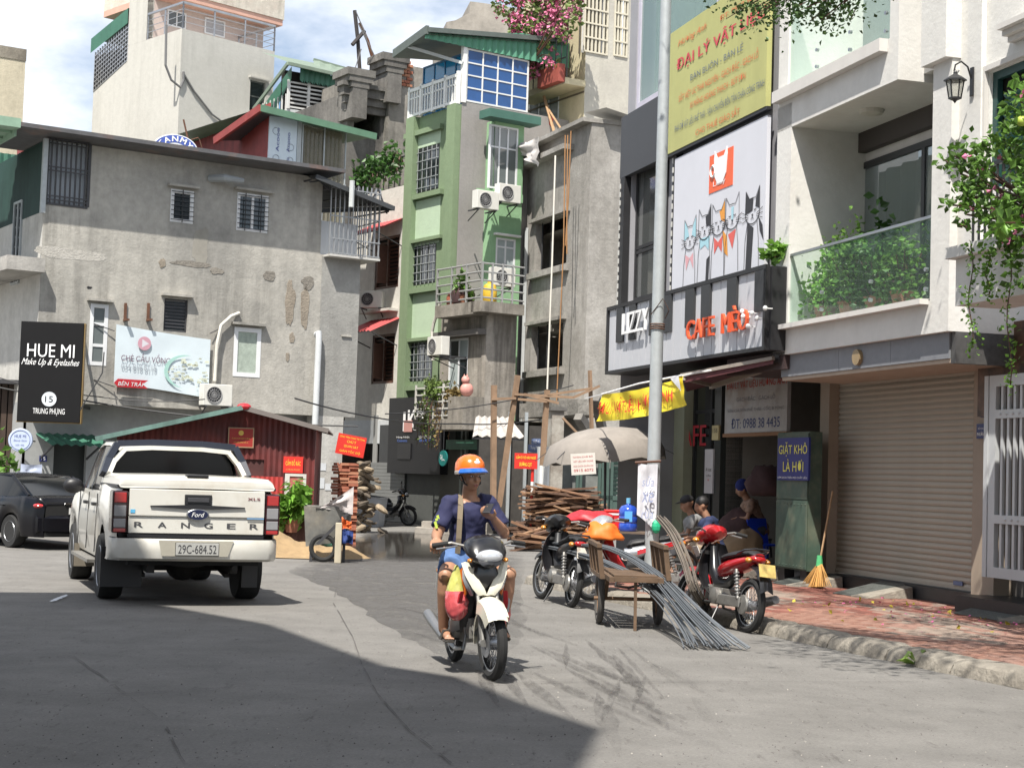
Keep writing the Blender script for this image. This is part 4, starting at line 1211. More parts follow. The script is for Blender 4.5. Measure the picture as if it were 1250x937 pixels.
for k in range(26):
 px = random.uniform(444, 494); t = (px-444)/50; py = 214-22*t+random.uniform(-4, 4)
 x, z = FP.loc(px, py, -.1)
 L_ = random.uniform(.4, 1.1)
 st.tube([(x, -.05, z-.3), (x+.05, -.3, z+.1), (x+.1, -.45, z-L_*.6)], .02, 4)
 for j in range(26):
  u = random.random(); leaves(mb, (x+random.gauss(0, .22), -.2-random.random()*.4, z+.25-u*L_*1.2+random.gauss(0, .12)), .2)
mb.build('foliage', leaf_mat('leaf_dark', (.05, .12, .025)), cr2); st.build('stem', BROWNW, cr2)
rl = MB(); a, b = FP.loc(437, 213, -.2), FP.loc(496, 190, -.2)
rl.bar((a[0], -.2, a[1]), (b[0], -.2, b[1]), .05); rl.bar((a[0], -.2, a[1]-.9), (b[0], -.2, b[1]-1.2), .04)
for k in range(10):
 t = k/9; rl.bar((a[0]+(b[0]-a[0])*t, -.2, a[1]+(b[1]-a[1])*t), (a[0]+(b[0]-a[0])*t, -.2, a[1]+(b[1]-a[1])*t-1.0-.2*t), .03)
rl.build('railing', DARKM, tp)
# ================= green house =================
gn = thing('green_house', 'tall green and grey townhouse with blue glazed top floor', 'building', fr=FGc)
GW = wall_mat('green_wall', (.2, .265, .16), (.175, .24, .145), .6, .4, .1, .08, .3)
GP = mat('mint_panel', (.42, .53, .38), .85, var=.06, bump=.3, bs=12)
xa, xb = WX(494, 400)[0], 0
zt = WX(545, 133)[1]; zb = WX(520, 487)[1]
wins = [GF(503, 180, 536, 234), GF(503, 297, 532, 347), GF(499, 418, 528, 465)]
pan = [GF(500, 162, 538, 240), GF(500, 243, 538, 300), GF(499, 357, 536, 417)]
mb = MB()
body(gn, FGc, xa, xb, zb, zt, 7, GW, wins, dep=.15)
SIDEM = wall_mat('side_grey', (.3, .285, .27), (.26, .25, .24), .6, .3, .12, .08, .3)
FGs = FGc.sub(0, 0, 90)
SD = FGs.loc(632, 400)[0]; zs = [FGs.loc(548, 120)[1], FGs.loc(632, 134)[1]]
zside = FGs.loc(590, 128)[1]
mb = MB().add([(0, -.02, 0), (SD+4, -.02, 0), (SD+4, -.02, zside), (0, -.02, zside), (SD+4, 5, 0), (SD+4, 5, zside)], [(0, 1, 2, 3), (1, 4, 5, 2)])
mb.build('side_wall', SIDEM, gn, fr=FGs)
pm = MB()
for q in pan: pm.box(q[0], -.012, q[1], q[2]-.05, 0, q[3])
for i, q in enumerate(pan):
 MB().box(q[0], -.012, q[1]+.02, q[2]-.04, -.002, q[3]-.02).build('mint_panel', GP, gn) if not i == 0 else None
q = pan[0]
for (za, zb2) in ((q[1], wins[0][1]), (wins[0][3], q[3])): MB().box(q[0], -.012, za+.02, q[2]-.04, -.002, zb2-.02).build('mint_panel', GP, gn)
bd = MB()
for (px0, py0, px1, py1) in ((499, 158, 542, 164), (499, 236, 542, 242), (499, 291, 542, 295), (499, 351, 541, 357), (498, 412, 540, 416), (497, 470, 540, 476)):
 r = GF(px0, py0, px1, py1); bd.box(r[0]-.05, -.16, r[1], min(r[2], -.02), -.002, r[3])
bd.build('band', GW, gn)
MB().box(xa-.02, -.2, zb, xa+.45, -.003, zt).build('pilaster', GW, gn)
MB().box(-.5, -.2, zb, -.01, -.003, zt).build('pilaster', GW, gn)
BK = mat('black_frame', (.03, .032, .034), .5)
for w_ in wins:
 o = window(gn, FGc, w_, frame=BK, n=3, rows=(1,), dep=.04, fw=.07, bars=(6, 5), barm=mat('white_scroll', (.33, .35, .35), .5))
kz = thing('black_shop_sign', 'black shop sign with large white letters K2 at the foot of the green house', 'sign', fr=FGc)
q = GF(484, 488, 542, 575)
MB().box(q[0], -.3, WX(510, 578)[1], q[2]+.3, -.01, zb+.05).build('board', mat('sign_black2', (.012, .012, .014), .5), kz)
KT = lambda s_, q_, m=WL, b=.02: txt(s_, m, kz, FGc, FGc.rect(*q_, d=-.32), -.32, b)
KT('K', (498, 500, 508, 525)); KT('2', (508, 501, 519, 524)); KT('I', (492, 503, 495, 526), b=0)
KT('Hàng Nhật', (484, 532, 500, 535), b=.01); KT('Cosmetic', (485, 536, 497, 539), mat('blue_ink', (.1, .2, .6), .5), .01)
KT('K2 HOUSE', (511, 532, 526, 535), b=.01); KT('098 7733', (512, 536, 525, 539), mat('blue_ink', (.1, .2, .6), .5), .01)
r = FGc.rect(485, 541, 501, 560, d=-.33); MB().box(r[0], -.33, r[1], r[2], -.305, r[3]).build('poster', BLACKM, kz); KT('IK2', (486, 545, 500, 557), mat('dim_white', (.3, .3, .3), .6))
rdb = FGc.rect(493, 513, 503, 527, d=-.33); MB().box(rdb[0], -.335, rdb[1], rdb[2], -.322, rdb[3]).build('red_print', mat('red_stripes', (.5, .25, .22), .5), kz)
gf = MB(); gf.box(xa-.2, .0, 0, .3, .4, zb-.0); gf.build('ground_floor_wall', mat('grey_tile', (.09, .095, .09), .6, var=.25), gn)
q = GF(459, 568, 495, 622); q0 = FGc.rect(440, 560, 497, 640)
dm = mat('shop_shutter', (.24, .245, .24), .5, .3, var=.1)
sh_ = thing('roller_shutter', 'grey roller shutter half lit behind the small parked black motorbike', 'shutter', fr=FGc)
z = 0.02;
while z < q[3]:
 MB().prism([(q[0]-.3, z), (q[2], z), (q[2], z+.1), (q[0]-.3, z+.1)], -.05, -.01).build('slat', dm, sh_); z += .108
q = GF(470, 530, 494, 568); MB().box(q[0]-.3, -.04, q[1], q[2], -.005, q[3]+.3).build('door_panel', mat('dk_panel', (.04, .042, .045), .5), gn)
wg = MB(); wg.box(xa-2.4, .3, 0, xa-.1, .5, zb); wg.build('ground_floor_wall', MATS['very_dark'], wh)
MB().box(WX(457, 560)[0]-.06, -.04, 0, WX(459, 560)[0]+.08, .0, zb-.45).build('post', mat('pillar_grey', (.3, .3, .29), .7), wh)
BG = mat('blue_glass', (.01, .2, .42), .1, var=.2, vs=.6, spec=.5); BG2 = mat('blue_glass_dark', (.02, .08, .24), .09, var=.3, vs=.5, spec=.5)
WF = mat('white_paint', (.72, .72, .7), .5)
ztop = FGc.loc(525, 70)[1]; zr = zt
q = (FGc.loc(503, 90)[0], zt+.02, -.9, FGc.loc(520, 76)[1])
fb = FGc.sub(0, .22)
o = window(gn, fb, (xa+.25, zt+.02, -.05, FGs.loc(590, 66)[1]), frame=mat('blue_mull', (.03, .12, .25), .5), n=4, rows=(1, 1, 1), pane=BG, dep=0, fw=.05)
zg0, zg1 = zside, FGs.loc(590, 63)[1]
sd_ = FGs.sub(0, 0)
y0 = FGs.loc(548, 100)[0]
o = window(gn, sd_, (.12, zg0+.004, SD+.1, zg1), frame=WF, n=4, rows=(1, 1, 1, 1), pane=BG2, dep=0.0, fw=.05)
MB().box(-.02, -.06, zside-.05, .12, .08, zg1+.4).build('corner_post', WF, gn, fr=FGs)
rl = MB(); a, b = FGc.loc(497, 153, -.1), FGc.loc(545, 134, -.1)
zb2 = zt
for p_, q_ in (((xa, -.1, zt), (-.05, -.1, zt)),):
 n_ = 18; p_, q_ = Vector(p_), Vector(q_)
 for k in range(n_+1):
  t = p_.lerp(q_, k/n_); rl.bar(t+Vector((0, 0, .05)), t+Vector((0, 0, .85)), .05)
 rl.bar(p_+Vector((0, 0, .88)), q_+Vector((0, 0, .88)), .1); rl.bar(p_+Vector((0, 0, .08)), q_+Vector((0, 0, .08)), .08); rl.bar(p_+Vector((0, 0, .62)), q_+Vector((0, 0, .62)), .05)
 for k in range(5):
  t = p_.lerp(q_, k/4); rl.bar(t, t+Vector((0, 0, 1.0)), .1)
rl.build('railing', WF, gn)
P = lambda f, px, py, d=0: Vector((f.loc(px, py, d)[0], d, f.loc(px, py, d)[1]))
va = FGs.loc(553, 44)[1];
mb = MB(); Z0 = zg1
za_, zb_ = FGs.loc(521, 42, -1)[1], 0
t0 = FGs.loc(525, 40, -.1); t1 = FGs.loc(622, 37, -.1)
n_ = 44; xs = [-1.4+(SD+3)*i/n_ for i in range(n_+1)]
zt0, zt1 = t0[1], t1[1]
def zl(x): return zt0+(zt1-zt0)*min(1, (x+1.4)/(SD+1.2))
for i in range(n_):
 yo = .03 if i % 2 else -.03
 mb.quad((xs[i], -.1-yo, max(Z0, zl(xs[i])-.3-.62*(xs[i]+1.4))), (xs[i+1], -.1+yo, max(Z0, zl(xs[i+1])-.2-.62*(xs[i+1]+1.4))), (xs[i+1], -.1+yo, zl(xs[i+1])), (xs[i], -.1-yo, zl(xs[i])))
mb.build('valance', mat('valance_green', (.08, .25, .16), .5, var=.12, streak=.15), gn, fr=FGs)
mb = MB()
A = FGs.M @ Vector((-1.4, -.2, zt0+.04)); B = FGs.M @ Vector((SD+1.4, -.2, zt1+.04))
Cc = at(481, 66, 50);
Ai, Bi, Ci = [FGc.I @ v for v in (A, B, Cc)]
Di = Ci+(Bi-Ai)
mb.add([Ai, Bi, Di, Ci], [(0, 1, 2, 3)])
mb.add([v+Vector((0, 0, -.12)) for v in (Ai, Bi, Di, Ci)], [(3, 2, 1, 0)])
mb.bar(Ai, Ci, .1, .25); mb.bar(Ai, Bi, .1, .14)
mb.build('roof', mat('roof_greyed', (.1, .12, .11), .6, var=.2), gn)
mb = MB(); mb.bar(Ci.lerp(Ai, .45)+Vector((0, 0, -.1)), FGc.I @ (FGs.M @ Vector((-.02, -.05, zg1-.5))), .09); mb.build('strut', MATS['grey_pipe'], gn)
FB_ = Fr(560, 75, 10)
bh = thing('stepped_house', 'bare cement stepped parapet showing above the green corrugated roof', 'building', fr=FB_)
P_ = [FB_.loc(*q) for q in ((545, 60), (545, 27), (556, 25), (573, 16), (574, 2), (590, 4), (640, 12), (640, 60))]
MB().prism([(P_[0][0], 0)]+[q for q in P_[1:7]]+[(P_[7][0], 0)], 0, 5).build('wall', wall_mat('bare_cement', (.36, .33, .29), (.27, .25, .22), .5), bh)
# ================= low grey house with balcony =================
FQ = Fr(586, 45.5, -55.5)
FQs = FQ.sub(0, 0, 90)
lg = thing('balcony_house', 'low stained cement house with rusty balcony rails and hanging plants, right of the green house', 'building', fr=FQ)
def QR(*a, d=0): return FQ.rect(*a, d=d)
xa = FQ.loc(538, 420)[0]; zt = FQ.loc(580, 372)[1]; zg = FQ.loc(560, 512)[1]
sw = FQs.loc(630, 420)[0]
wd = QR(547, 413, 571, 472); wd2 = (wd[0], zg+.15, wd[2], wd[3])
LGW = wall_mat('low_grey', (.36, .33, .29), (.22, .2, .17), .5, .6, .5, .22)
mb = MB(); mb.sheet(xa, 0, zg, zt, [wd2], .15)
mb.T = Matrix.Rotation(R(90), 4, 'Z'); mb.sheet(0, sw, 0, zt, []); mb.T = None
mb.quad((xa, 0, zt), (0, 0, zt), (0, sw, zt), (xa, sw, zt)); mb.quad((xa, 0, zg), (0, 0, zg), (0, 4, zg), (xa, 4, zg))
mb.build('wall', LGW, lg)
window(lg, FQ, wd2, n=2, rows=(3, 1), hood=LGW, curtain=mat('pale_curtain', (.35, .4, .4), .8), dep=.05)
q = QR(541, 407, 572, 412); MB().box(q[0]-.1, -.3, q[1], 0, -.003, q[3]+.04).build('canopy_slab', mat('dark_slab', (.14, .13, .12), .9), lg)
MB().box(xa+.5, -.55, zt-.35, .1, -.003, zt).box(.002, -.55, zt-.3, .5, sw-.1, zt).build('balcony_slab', LGW, lg)
rl = MB()
for k in range(5):
 z = zt+.1+k*.24
 rl.tube([(xa+.5, -.5, z+.0), (.45, -.5, z), (.45, sw-.1, z)], .028, 6)
for i in range(4): rl.bar((xa+.5+i*(abs(xa)-.05)/3, -.5, zt), (xa+.5+i*(abs(xa)-.05)/3, -.5, zt+1.1), .05)
for i in range(1, 4): rl.bar((.45, -.5+i*sw/3, zt), (.45, -.5+i*sw/3, zt+1.1), .05)
rl.build('railing', mat('grey_rail', (.34, .34, .33), .5, .3), lg)
for (x, y, z, s_, m_, l_) in ((-.9, -.25, 0, (.35, .2, .45), mat('dk_cloth', (.06, .03, .03), .9, var=.5), 'dark cloth bundle on the upper balcony of the low grey house'), (-.2, .2, 0, (.22, .2, .55), mat('yellow_can', (.65, .42, .04), .5), 'yellow drum on the upper balcony of the low grey house'), (-1.5, -.2, 0, (.2, .2, .35), mat('rust_pot', (.3, .09, .05), .8), 'red pot on the upper balcony of the low grey house')):
 o = thing('balcony_item', l_, 'storage', fr=FQ.sub(x, y, z=zt))
 mb = MB(); mb.lathe([(s_[0]*.7, 0), (s_[0]*.9, s_[2]*.1), (s_[0], s_[2]*.7), (s_[0]*.8, s_[2]), (s_[0]*.3, s_[2]*1.1)], 12)
 mb.v = [(a_+.05*noise.noise(Vector((a_*4, b_*4, c_*4))), b_, c_) for a_, b_, c_ in mb.v]
 mb.build('body', m_, o, smooth=True); MB().lathe([(s_[0]*.32, s_[2]*1.1), (s_[0]*.32, s_[2]*1.18)], 12).build('cap', m_, o)
def plant(fr, x, y, z, w_, h, n, lab, size=.13, pot=True, m=None, droop=0, name='potted_plant', depth=.5):
 t = thing(name, lab, 'plant', fr=fr.sub(x, y, z=z))
 mb = MB(); st = MB()
 cl = [(random.uniform(-w_, w_), random.uniform(-w_*depth, w_*depth), h*random.uniform(.25, .9)) for _ in range(max(5, n//30))]
 for c in cl:
  st.tube([(0, 0, .1), (c[0]*.4, c[1]*.4, c[2]*.6), c], [.02, .014, .006], 4)
  for _ in range(30): leaves(mb, (c[0]+random.gauss(0, w_*.25), c[1]+random.gauss(0, w_*.2), c[2]+random.gauss(0, h*.14)), size)
 for _ in range(droop):
  a = random.uniform(-w_, w_); b = random.uniform(-.2, .1); L_ = random.uniform(.5, 1.6)
  st.tube([(a, b, .1), (a+.05, b-.15, -.2), (a, b-.15, -L_)], .008, 3)
  for k in range(int(L_*14)): leaves(mb, (a+random.gauss(0, .05), b-.15+random.gauss(0, .05), -L_*k/(L_*14)), size*.8)
 mb.build('foliage', m or LEAF, t); st.build('stem', BROWNW, t)
 if pot: MB().lathe([(.1, 0), (.16, .22), (.18, .24), (.16, .24), (.12, .2)], 12).build('pot', mat('terracotta', (.3, .12, .07), .8), t)
 return t
LG2 = leaf_mat('leaf_olive', (.13, .19, .05)); LG3 = leaf_mat('leaf_bright', (.16, .32, .05))
plant(FQ, -.7, -.35, zt, .3, .9, 180, 'green plant on the upper balcony of the low grey house')
zlb = FQ.loc(560, 513)[1]
MB().box(xa+.1, -.9, zlb-.3, .3, -.003, zlb).build('balcony_slab', LGW, lg)
rl = MB()
for k in range(5): rl.box(xa+.1, -.88, zlb+.08+k*.2, -.5, -.85, zlb+.12+k*.2)
for k in range(4): rl.box(xa+.1+k*.5, -.89, zlb, xa+.14+k*.5, -.84, zlb+1.0)
rl.build('railing', mat('white_rail', (.55, .54, .5), .5), lg)
MB().box(-.48, -.9, zlb, .3, -.2, zlb+.62).build('planter_wall', LGW, lg)
pk = thing('figurine', 'small pink pig figurine on the lower balcony wall', 'figurine', fr=FQ.sub(.0, -.6, z=zlb+.62))
PKM = mat('pink_clay', (.6, .28, .24), .6)
MB().ball((0, 0, .2), (.16, .2, .2), 12, 8).build('body', PKM, pk, smooth=True); MB().ball((0, -.05, .47), .12, 12, 8).build('head', PKM, pk, smooth=True); MB().lathe([(.035, 0), (.0, .1)], 6, Matrix.Translation((-.07, -.05, .55))).lathe([(.035, 0), (.0, .1)], 6, Matrix.Translation((.07, -.05, .55))).build('ears', PKM, pk)
plant(FQ, xa+1.0, -.8, zlb+.5, .4, .7, 330, 'leafy vine on the lower balcony trailing down over the dark doorways', .13, False, LG2, 13, 'climbing_vine')
plant(FQ, -.7, -.7, zlb+.4, .35, .5, 220, 'dry brown-green plant on the lower balcony beside the pink figurine', .12, False, leaf_mat('leaf_dry', (.22, .16, .06)), 5, 'climbing_vine')
cb = MB(); P_ = [FQ.loc(*q_) for q_ in ((541, 370), (533, 395), (531, 405), (532, 440))]
cb.tube([(x, -.1, z) for x, z in P_], .05, 6); cb.build('conduit', MATS['conduit_white'], lg)
ac_unit(530, 422, 24, FQ, -.9, 'outdoor air conditioner above the vine balcony, beside the green house')
gf = MB(); gf.box(xa-.3, .6, 0, -.0, .8, zg); gf.box(-.3, 0, 0, 0, .79, zg); gf.build('ground_floor_wall', mat('dk_green_wall', (.03, .045, .042), .7, var=.3), lg)
GM = mat('door_metal', (.2, .22, .2), .6)
q = FQ.rect(527, 536, 533, 630, .5); q2 = FQ.rect(558, 541, 588, 550, .4)
mb = MB()
for px in (562, 567): x = FQ.loc(px, 580, .5)[0]; mb.box(x-.05, .5, 0, x+.05, .58, zg)
mb.build('door_frame', GM, lg)
q = FQ.rect(535, 548, 560, 635, .5); MB().box(q[0], .56, 0, q[2], .59, q[3]).build('door', mat('dim_door', (.1, .095, .08), .7), lg)
MB().box(xa, .3, FQ.loc(560, 548)[1], -.1, .5, FQ.loc(560, 536)[1]).build('beam', GREENS, lg)
gs = thing('round_shop_sign', 'round teal shop sign hanging from the lower balcony', 'sign', fr=FQ)
x, z = FQ.loc(541, 559, -.9); M_ = Matrix.Translation((x, -.9, z)) @ Matrix.Rotation(R(90), 4, 'X')
MB().lathe([(.22, -.02), (.22, .02)], 28, M_).build('disc', mat('teal_disc', (.01, .14, .13), .5), gs); txt('GA', WL, gs, FQ, (x-.12, z-.03, x+.02, z+.1), -.935, .01); txt('coffee', WL, gs, FQ, (x-.04, z-.07, x+.14, z-.02), -.935)
MB().tube([(x, -.9, z+.2), (x, -.9, zlb-.3)], .01, 4).build('string', DARKM, gs)
stp = thing('door_steps', 'two concrete doorsteps behind the rider, left of his shoulder', 'steps', loc=tuple(gp(522, 652)))
MB().box(-.35, .3, 0, 1.5, 1.4, .15).build('step', LGW, stp); MB().box(-.2, .65, .15, 1.5, 1.5, .3).build('step', LGW, stp)
# ================= light green house =================
FV = Fr(592, 48.2, 34.5)
lgn = thing('light_green_house', 'light green house wall with white windows between grey side wall and beige house', 'building', fr=FV)
V = lambda *a, d=0: FV.rect(*a, d=d)
xb = FV.loc(637, 250)[0]; zt = FV.loc(612, 148)[1]
wv = [V(597, 154, 632, 232), V(605, 291, 629, 330)]
mb = MB(); mb.sheet(-.1, xb, 0, zt, wv, .15); mb.quad((-.1, 4, 0), (-.1, 0, 0), (-.1, 0, zt), (-.1, 4, zt)); mb.build('wall', mat('light_green', (.25, .42, .24), .85, var=.1, bump=.3, bs=12), lgn)
window(lgn, FV, wv[0], n=3, rows=(2, 1), pane=MATS['grey_glass'], dep=.03)
window(lgn, FV, wv[1], n=2, rows=(3, 1), pane=MATS['pale_curtain'], dep=.03, hood=WF)
q = V(594, 140, 636, 150); MB().box(q[0]-.2, -.5, q[1], q[2]+.4, .1, q[3]).build('cornice', mat('teal_cornice', (.05, .13, .1), .7), lgn)
MB().box(-.7, -.05, V(600, 232, 632, 235)[1]-.25, xb, -.002, V(600, 232, 632, 235)[1]).build('ledge', MATS['light_green'], lgn)
ac_unit(596, 244, 20, FV, -.6, 'outdoor air conditioner high on the light green wall, left of the pair')
ac_unit(623, 236, 20, FV, -.6, 'outdoor air conditioner high on the light green wall, right one of the high pair')
ac_unit(616, 338, 20, FV, -1.2, 'outdoor air conditioner behind the upper balcony rail of the grey house')
# ================= beige house with bougainvillea =================
FB = Fr(698, 49.5, -60)
FBs = FB.sub(0, 0, 90)
be = thing('beige_house', 'tall beige house with flower-filled balcony and barred top windows', 'building', fr=FB)
B = lambda *a, d=0: FB.rect(*a, d=d)
xa = FB.loc(633, 200)[0]; zbal = FB.loc(660, 98)[1]; ztop = FB.loc(660, -60)[1]
BW = wall_mat('beige_wall', (.55, .49, .33), (.47, .42, .3), .62, .4, .12, .08, .3)
BS = wall_mat('beige_side', (.5, .48, .42), (.4, .38, .34), .58, .4, .18, .1)
wb = [B(645, 113, 682, 180)]
mb = MB(); mb.sheet(xa, 0, 0, ztop, wb, .15); mb.build('wall', BW, be)
mb = MB(); mb.T = Matrix.Rotation(R(90), 4, 'Z'); sx = FBs.loc(772, 100)[0]
gw = [FBs.rect(714, -30, 742, 66), FBs.rect(751, -30, 766, 70)]
mb.sheet(0, sx+1, 0, ztop, gw, .2); mb.build('side_wall', BS, be)
for w_ in gw:
 f_ = MB(); f_.box(w_[0], .1, w_[1], w_[0]+.06, .16, w_[3])
 o = f_.build('window', WF, be, fr=FBs)
 gb = MB(); n_ = 6 if w_ is gw[0] else 4
 for i in range(n_+1):
  x = w_[0]+(w_[2]-w_[0])*i/n_; gb.box(x-.03, -.02, w_[1], x+.03, .02, w_[3])
 z = w_[1]
 while z < w_[3]: gb.box(w_[0], -.04, z, w_[2], -.01, z+.05); z += .45
 gb.build('grille', mat('cream_bars', (.6, .56, .45), .5), o, fr=FBs)
 MB().box(w_[0], .3, w_[1], w_[2], .32, w_[3]).build('pane', mat('dim_room', (.12, .11, .09), .8, var=.5), o, fr=FBs)
window(be, FB, wb[0], n=3, rows=(1,), dep=.02, pane=glass('pale_glass', (.25, .27, .27)), hood=BW)
bd = MB()
for py in (130, 192, 240, 286, 327, 370, 405):
 z = FB.loc(665, py)[1]; bd.box(xa, -.03, z, -.0, -.002, z+.05)
bd.build('wall_groove', mat('groove', (.12, .1, .07), .9), be)
z = FB.loc(640, 337)[1]; MB().box(xa-.1, -.35, z-.45, xa+.9, -.001, z+.5).build('red_ledge', mat('maroon_paint', (.22, .05, .05), .6), be)
z = FB.loc(640, 222)[1]; MB().box(xa-.1, -.35, z-.1, xa+.9, -.001, z+.55).build('red_ledge', MATS['maroon_paint'], be)
bz0 = FB.loc(670, 97, -1)[1]
sl = MB(); sl.box(xa+.9, -.75, bz0-.2, .05, -.003, bz0); sl.build('balcony_slab', BW, be)
MB().box(-1.2, -1.0, bz0-.15, .05, -.76, bz0+.4).build('planter', mat('planter_red', (.3, .07, .05), .7, var=.2), be)
rl = MB()
for i in range(14): x = xa-.3+i*(abs(xa)+.4)/13; rl.box(x-.015, -.75, bz0, x+.015, -.72, bz0+2.2)
for z in (.6, 1.3, 2.1): rl.box(xa-.3, -.77, bz0+z, .05, -.74, bz0+z+.04)
rl.build('railing', DARKM, be)
def bougain(name, lab, blobs, fr, dens, lsize, psize, petal_frac, lm, pm_, stems, spread=(1, .6, 1)):
 t = thing(name, lab, 'flowering plant', fr=fr)
 mb, pb, st = MB(), MB(), MB()
 for (x, y, z, r) in blobs:
  n_ = int(dens*r*r)
  for _ in range(n_):
   v = Vector((random.gauss(0, 1), random.gauss(0, 1), random.gauss(0, 1))).normalized()*r*random.uniform(.45, 1.05)
   p_ = (x+v.x*spread[0], y+v.y*spread[1], z+v.z*spread[2])
   nn = noise.noise(Vector(p_)*2.2)
   if nn < -.25: continue
   if random.random() < petal_frac*(1.6 if noise.noise(Vector(p_)*1.4+Vector((9, 9, 9))) > 0 else .35): petals(pb, p_, psize)
   else: leaves(mb, p_, lsize)
 for a_, b_ in stems: st.tube([a_, tuple((Vector(a_)+Vector(b_))/2+Vector((random.uniform(-.1, .1), 0, random.uniform(0, .2)))), b_], [.03, .02, .01], 5)
 mb.build('foliage', lm, t); pb.build('blossom', pm_, t); st.build('stem', BROWNW, t)
 return t
def bl(fr, px, py, d, r): x, z = fr.loc(px, py, d); return (x, d, z, r)
BPM = mat('bougain_petal', (.6, .17, .3), .6, var=0, island=.45)
blobs = [bl(FB, a, b, -1.1, r) for a, b, r in ((612, 8, .35), (628, 14, .5), (650, 4, .6), (675, 6, .6), (700, 14, .5), (640, 30, .65), (665, 30, .7), (690, 36, .45), (632, 52, .55), (655, 58, .65), (672, 68, .4), (634, 78, .5), (626, 95, .35), (650, 82, .4), (638, 104, .22), (668, -10, .8), (630, -10, .7), (700, -10, .6), (645, 44, .7), (620, 88, .3))]
bougain('bougainvillea', 'pink flowering bougainvillea pouring off the high beige balcony', blobs, FB, 720, .15, .11, .34, LG2, BPM, [((-1, -1.4, bz0+.5), (b[0], b[1], b[2])) for b in blobs])
bs_ = thing('bamboo_sticks', 'crossed bamboo sticks with a red bag leaning out below the beige window', 'poles', fr=FB)
Q = lambda px, py, d: (FB.loc(px, py, d)[0], d, FB.loc(px, py, d)[1])
MB().tube([Q(664, 118, -.6), Q(684, 188, -1.2)], .05, 6).build('stick', WOOD, bs_); MB().tube([Q(669, 133, -.7), Q(698, 178, -1.6)], .035, 6).build('stick', WOOD, bs_)
MB().ball(Q(672, 146, -.7), (.11, .08, .22), 10, 7).build('red_bag', mat('red_bag', (.55, .03, .03), .5), bs_, smooth=True)
# ================= concrete shell house =================
FK2 = Fr(708, 45, -68.5)
FK2s = FK2.sub(0, 0, 90)
ch = thing('concrete_shell_house', 'bare grey rendered house with empty square window openings, under construction', 'building', fr=FK2)
K = lambda *a, d=0: FK2.rect(*a, d=d)
xa = FK2.loc(641, 300)[0]; zt = FK2.loc(700, 160)[1]; zl_ = FK2.loc(660, 186)[1]
wk = [K(653, 267, 692, 326), K(648, 395, 687, 449)]
CW = wall_mat('concrete_render', (.3, .285, .26), (.46, .44, .41), .56, .38, .2, .22, .6)
mb = MB(); mb.sheet(xa, 0, 0, zt, wk, .25)
mb.T = Matrix.Rotation(R(90), 4, 'Z'); sx = FK2s.loc(760, 300)[0]; mb.sheet(0, sx+5, 0, zt, [])
mb.T = None; mb.quad((xa, 0, zt), (0, 0, zt), (0, 6, zt), (xa, 6, zt)); mb.quad((xa, 0, 0), (xa, 6, 0), (xa, 6, zt), (xa, 0, zt)); mb.quad((xa, 6, 0), (0, 6, 0), (0, 6, zt), (xa, 6, zt))
for fz in (2.9, 5.9, 8.9): mb.quad((xa+.01, .3, fz), (-.01, .3, fz), (-.01, 6, fz), (xa+.01, 6, fz))
mb.build('wall', CW, ch)
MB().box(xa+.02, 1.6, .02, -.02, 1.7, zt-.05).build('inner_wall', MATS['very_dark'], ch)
for w_ in wk:
 MB().box(w_[0]-.25, -.16, w_[1]-.24, w_[2]+.2, -.002, w_[1]-.06).build('sill', CW, ch)
 MB().box(w_[0]-.25, -.14, w_[3]+.03, w_[2]+.2, -.002, w_[3]+.13).build('hood', CW, ch)
 mb = MB()
 for i in range(2): mb.box(w_[0]+(i+.4)*.7, .1, w_[1], w_[0]+(i+.4)*.7+.03, .13, w_[3])
 mb.build('bar', DARKM, ch)
MB().box(xa-.05, -.3, zt+.002, .05, 6, zt+.12).build('roof_slab', CW, ch)
MB().box(xa+.2, -.12, zt-2.4, xa+.28, -.02, .2+2.6).build('drain_pipe', MATS['grey_pipe'], ch)
MB().box(xa-.02, -.35, FK2.loc(670, 190)[1]-.15, -1.2, -.003, FK2.loc(670, 190)[1]).build('ledge', CW, ch)
mb = MB(); s0 = FK2s.loc(716, 165)
mb.add([(.2, -.5, zt+.35), (sx+.2, -.5, zt+.15), (sx+.2, 1.0, zt+.3), (.2, 1.0, zt+.5)], [(0, 1, 2, 3)])
mb.build('roof_sheet', mat('sheet_white', (.5, .5, .48), .6, var=.2), ch, fr=FK2s)
rag = cloth_sheet(FK2, K(646, 176, 676, 200), -.5, mat('rag_white', (.55, .52, .5), .9, var=.25, vs=5), 'rag', 12, 8, .35, skew=(.5, -.3, 0, .1), seed=4)
tag(rag, 'crumpled white rag draped over the ledge of the bare concrete house', 'cloth')
rp_ = thing('hoist_rope', 'white rope and brown ropes hanging down the bare concrete house', 'rope', fr=FK2)
Kp = lambda px, py, d=-.7: (FK2.loc(px, py, d)[0], d, FK2.loc(px, py, d)[1])
MB().tube([Kp(678, 190), Kp(674, 320), Kp(668, 475)], .028, 5).build('rope', mat('white_rope', (.65, .62, .55), .8), rp_)
for (a, b, c) in (((690, 165), (688, 300), (679, 500)), ((693, 165), (692, 250), (692, 310)), ((697, 160), (694, 240), (690, 300))):
 MB().tube([Kp(*a), Kp(*b), Kp(*c)], .018, 5).build('rope', mat('brown_rope', (.33, .17, .07), .9), rp_)
sc = thing('timber_scaffold', 'raw timber scaffold poles with platform in front of the bare concrete house', 'scaffold', fr=FK2)
FSc = Fr(650, 39.5, 5)
S_ = lambda px, py, d=-1.6: tuple(FK2.I @ (FSc.M @ Vector((FSc.loc(px, py, d+1.6)[0], d+1.6, FSc.loc(px, py, d+1.6)[1]))))
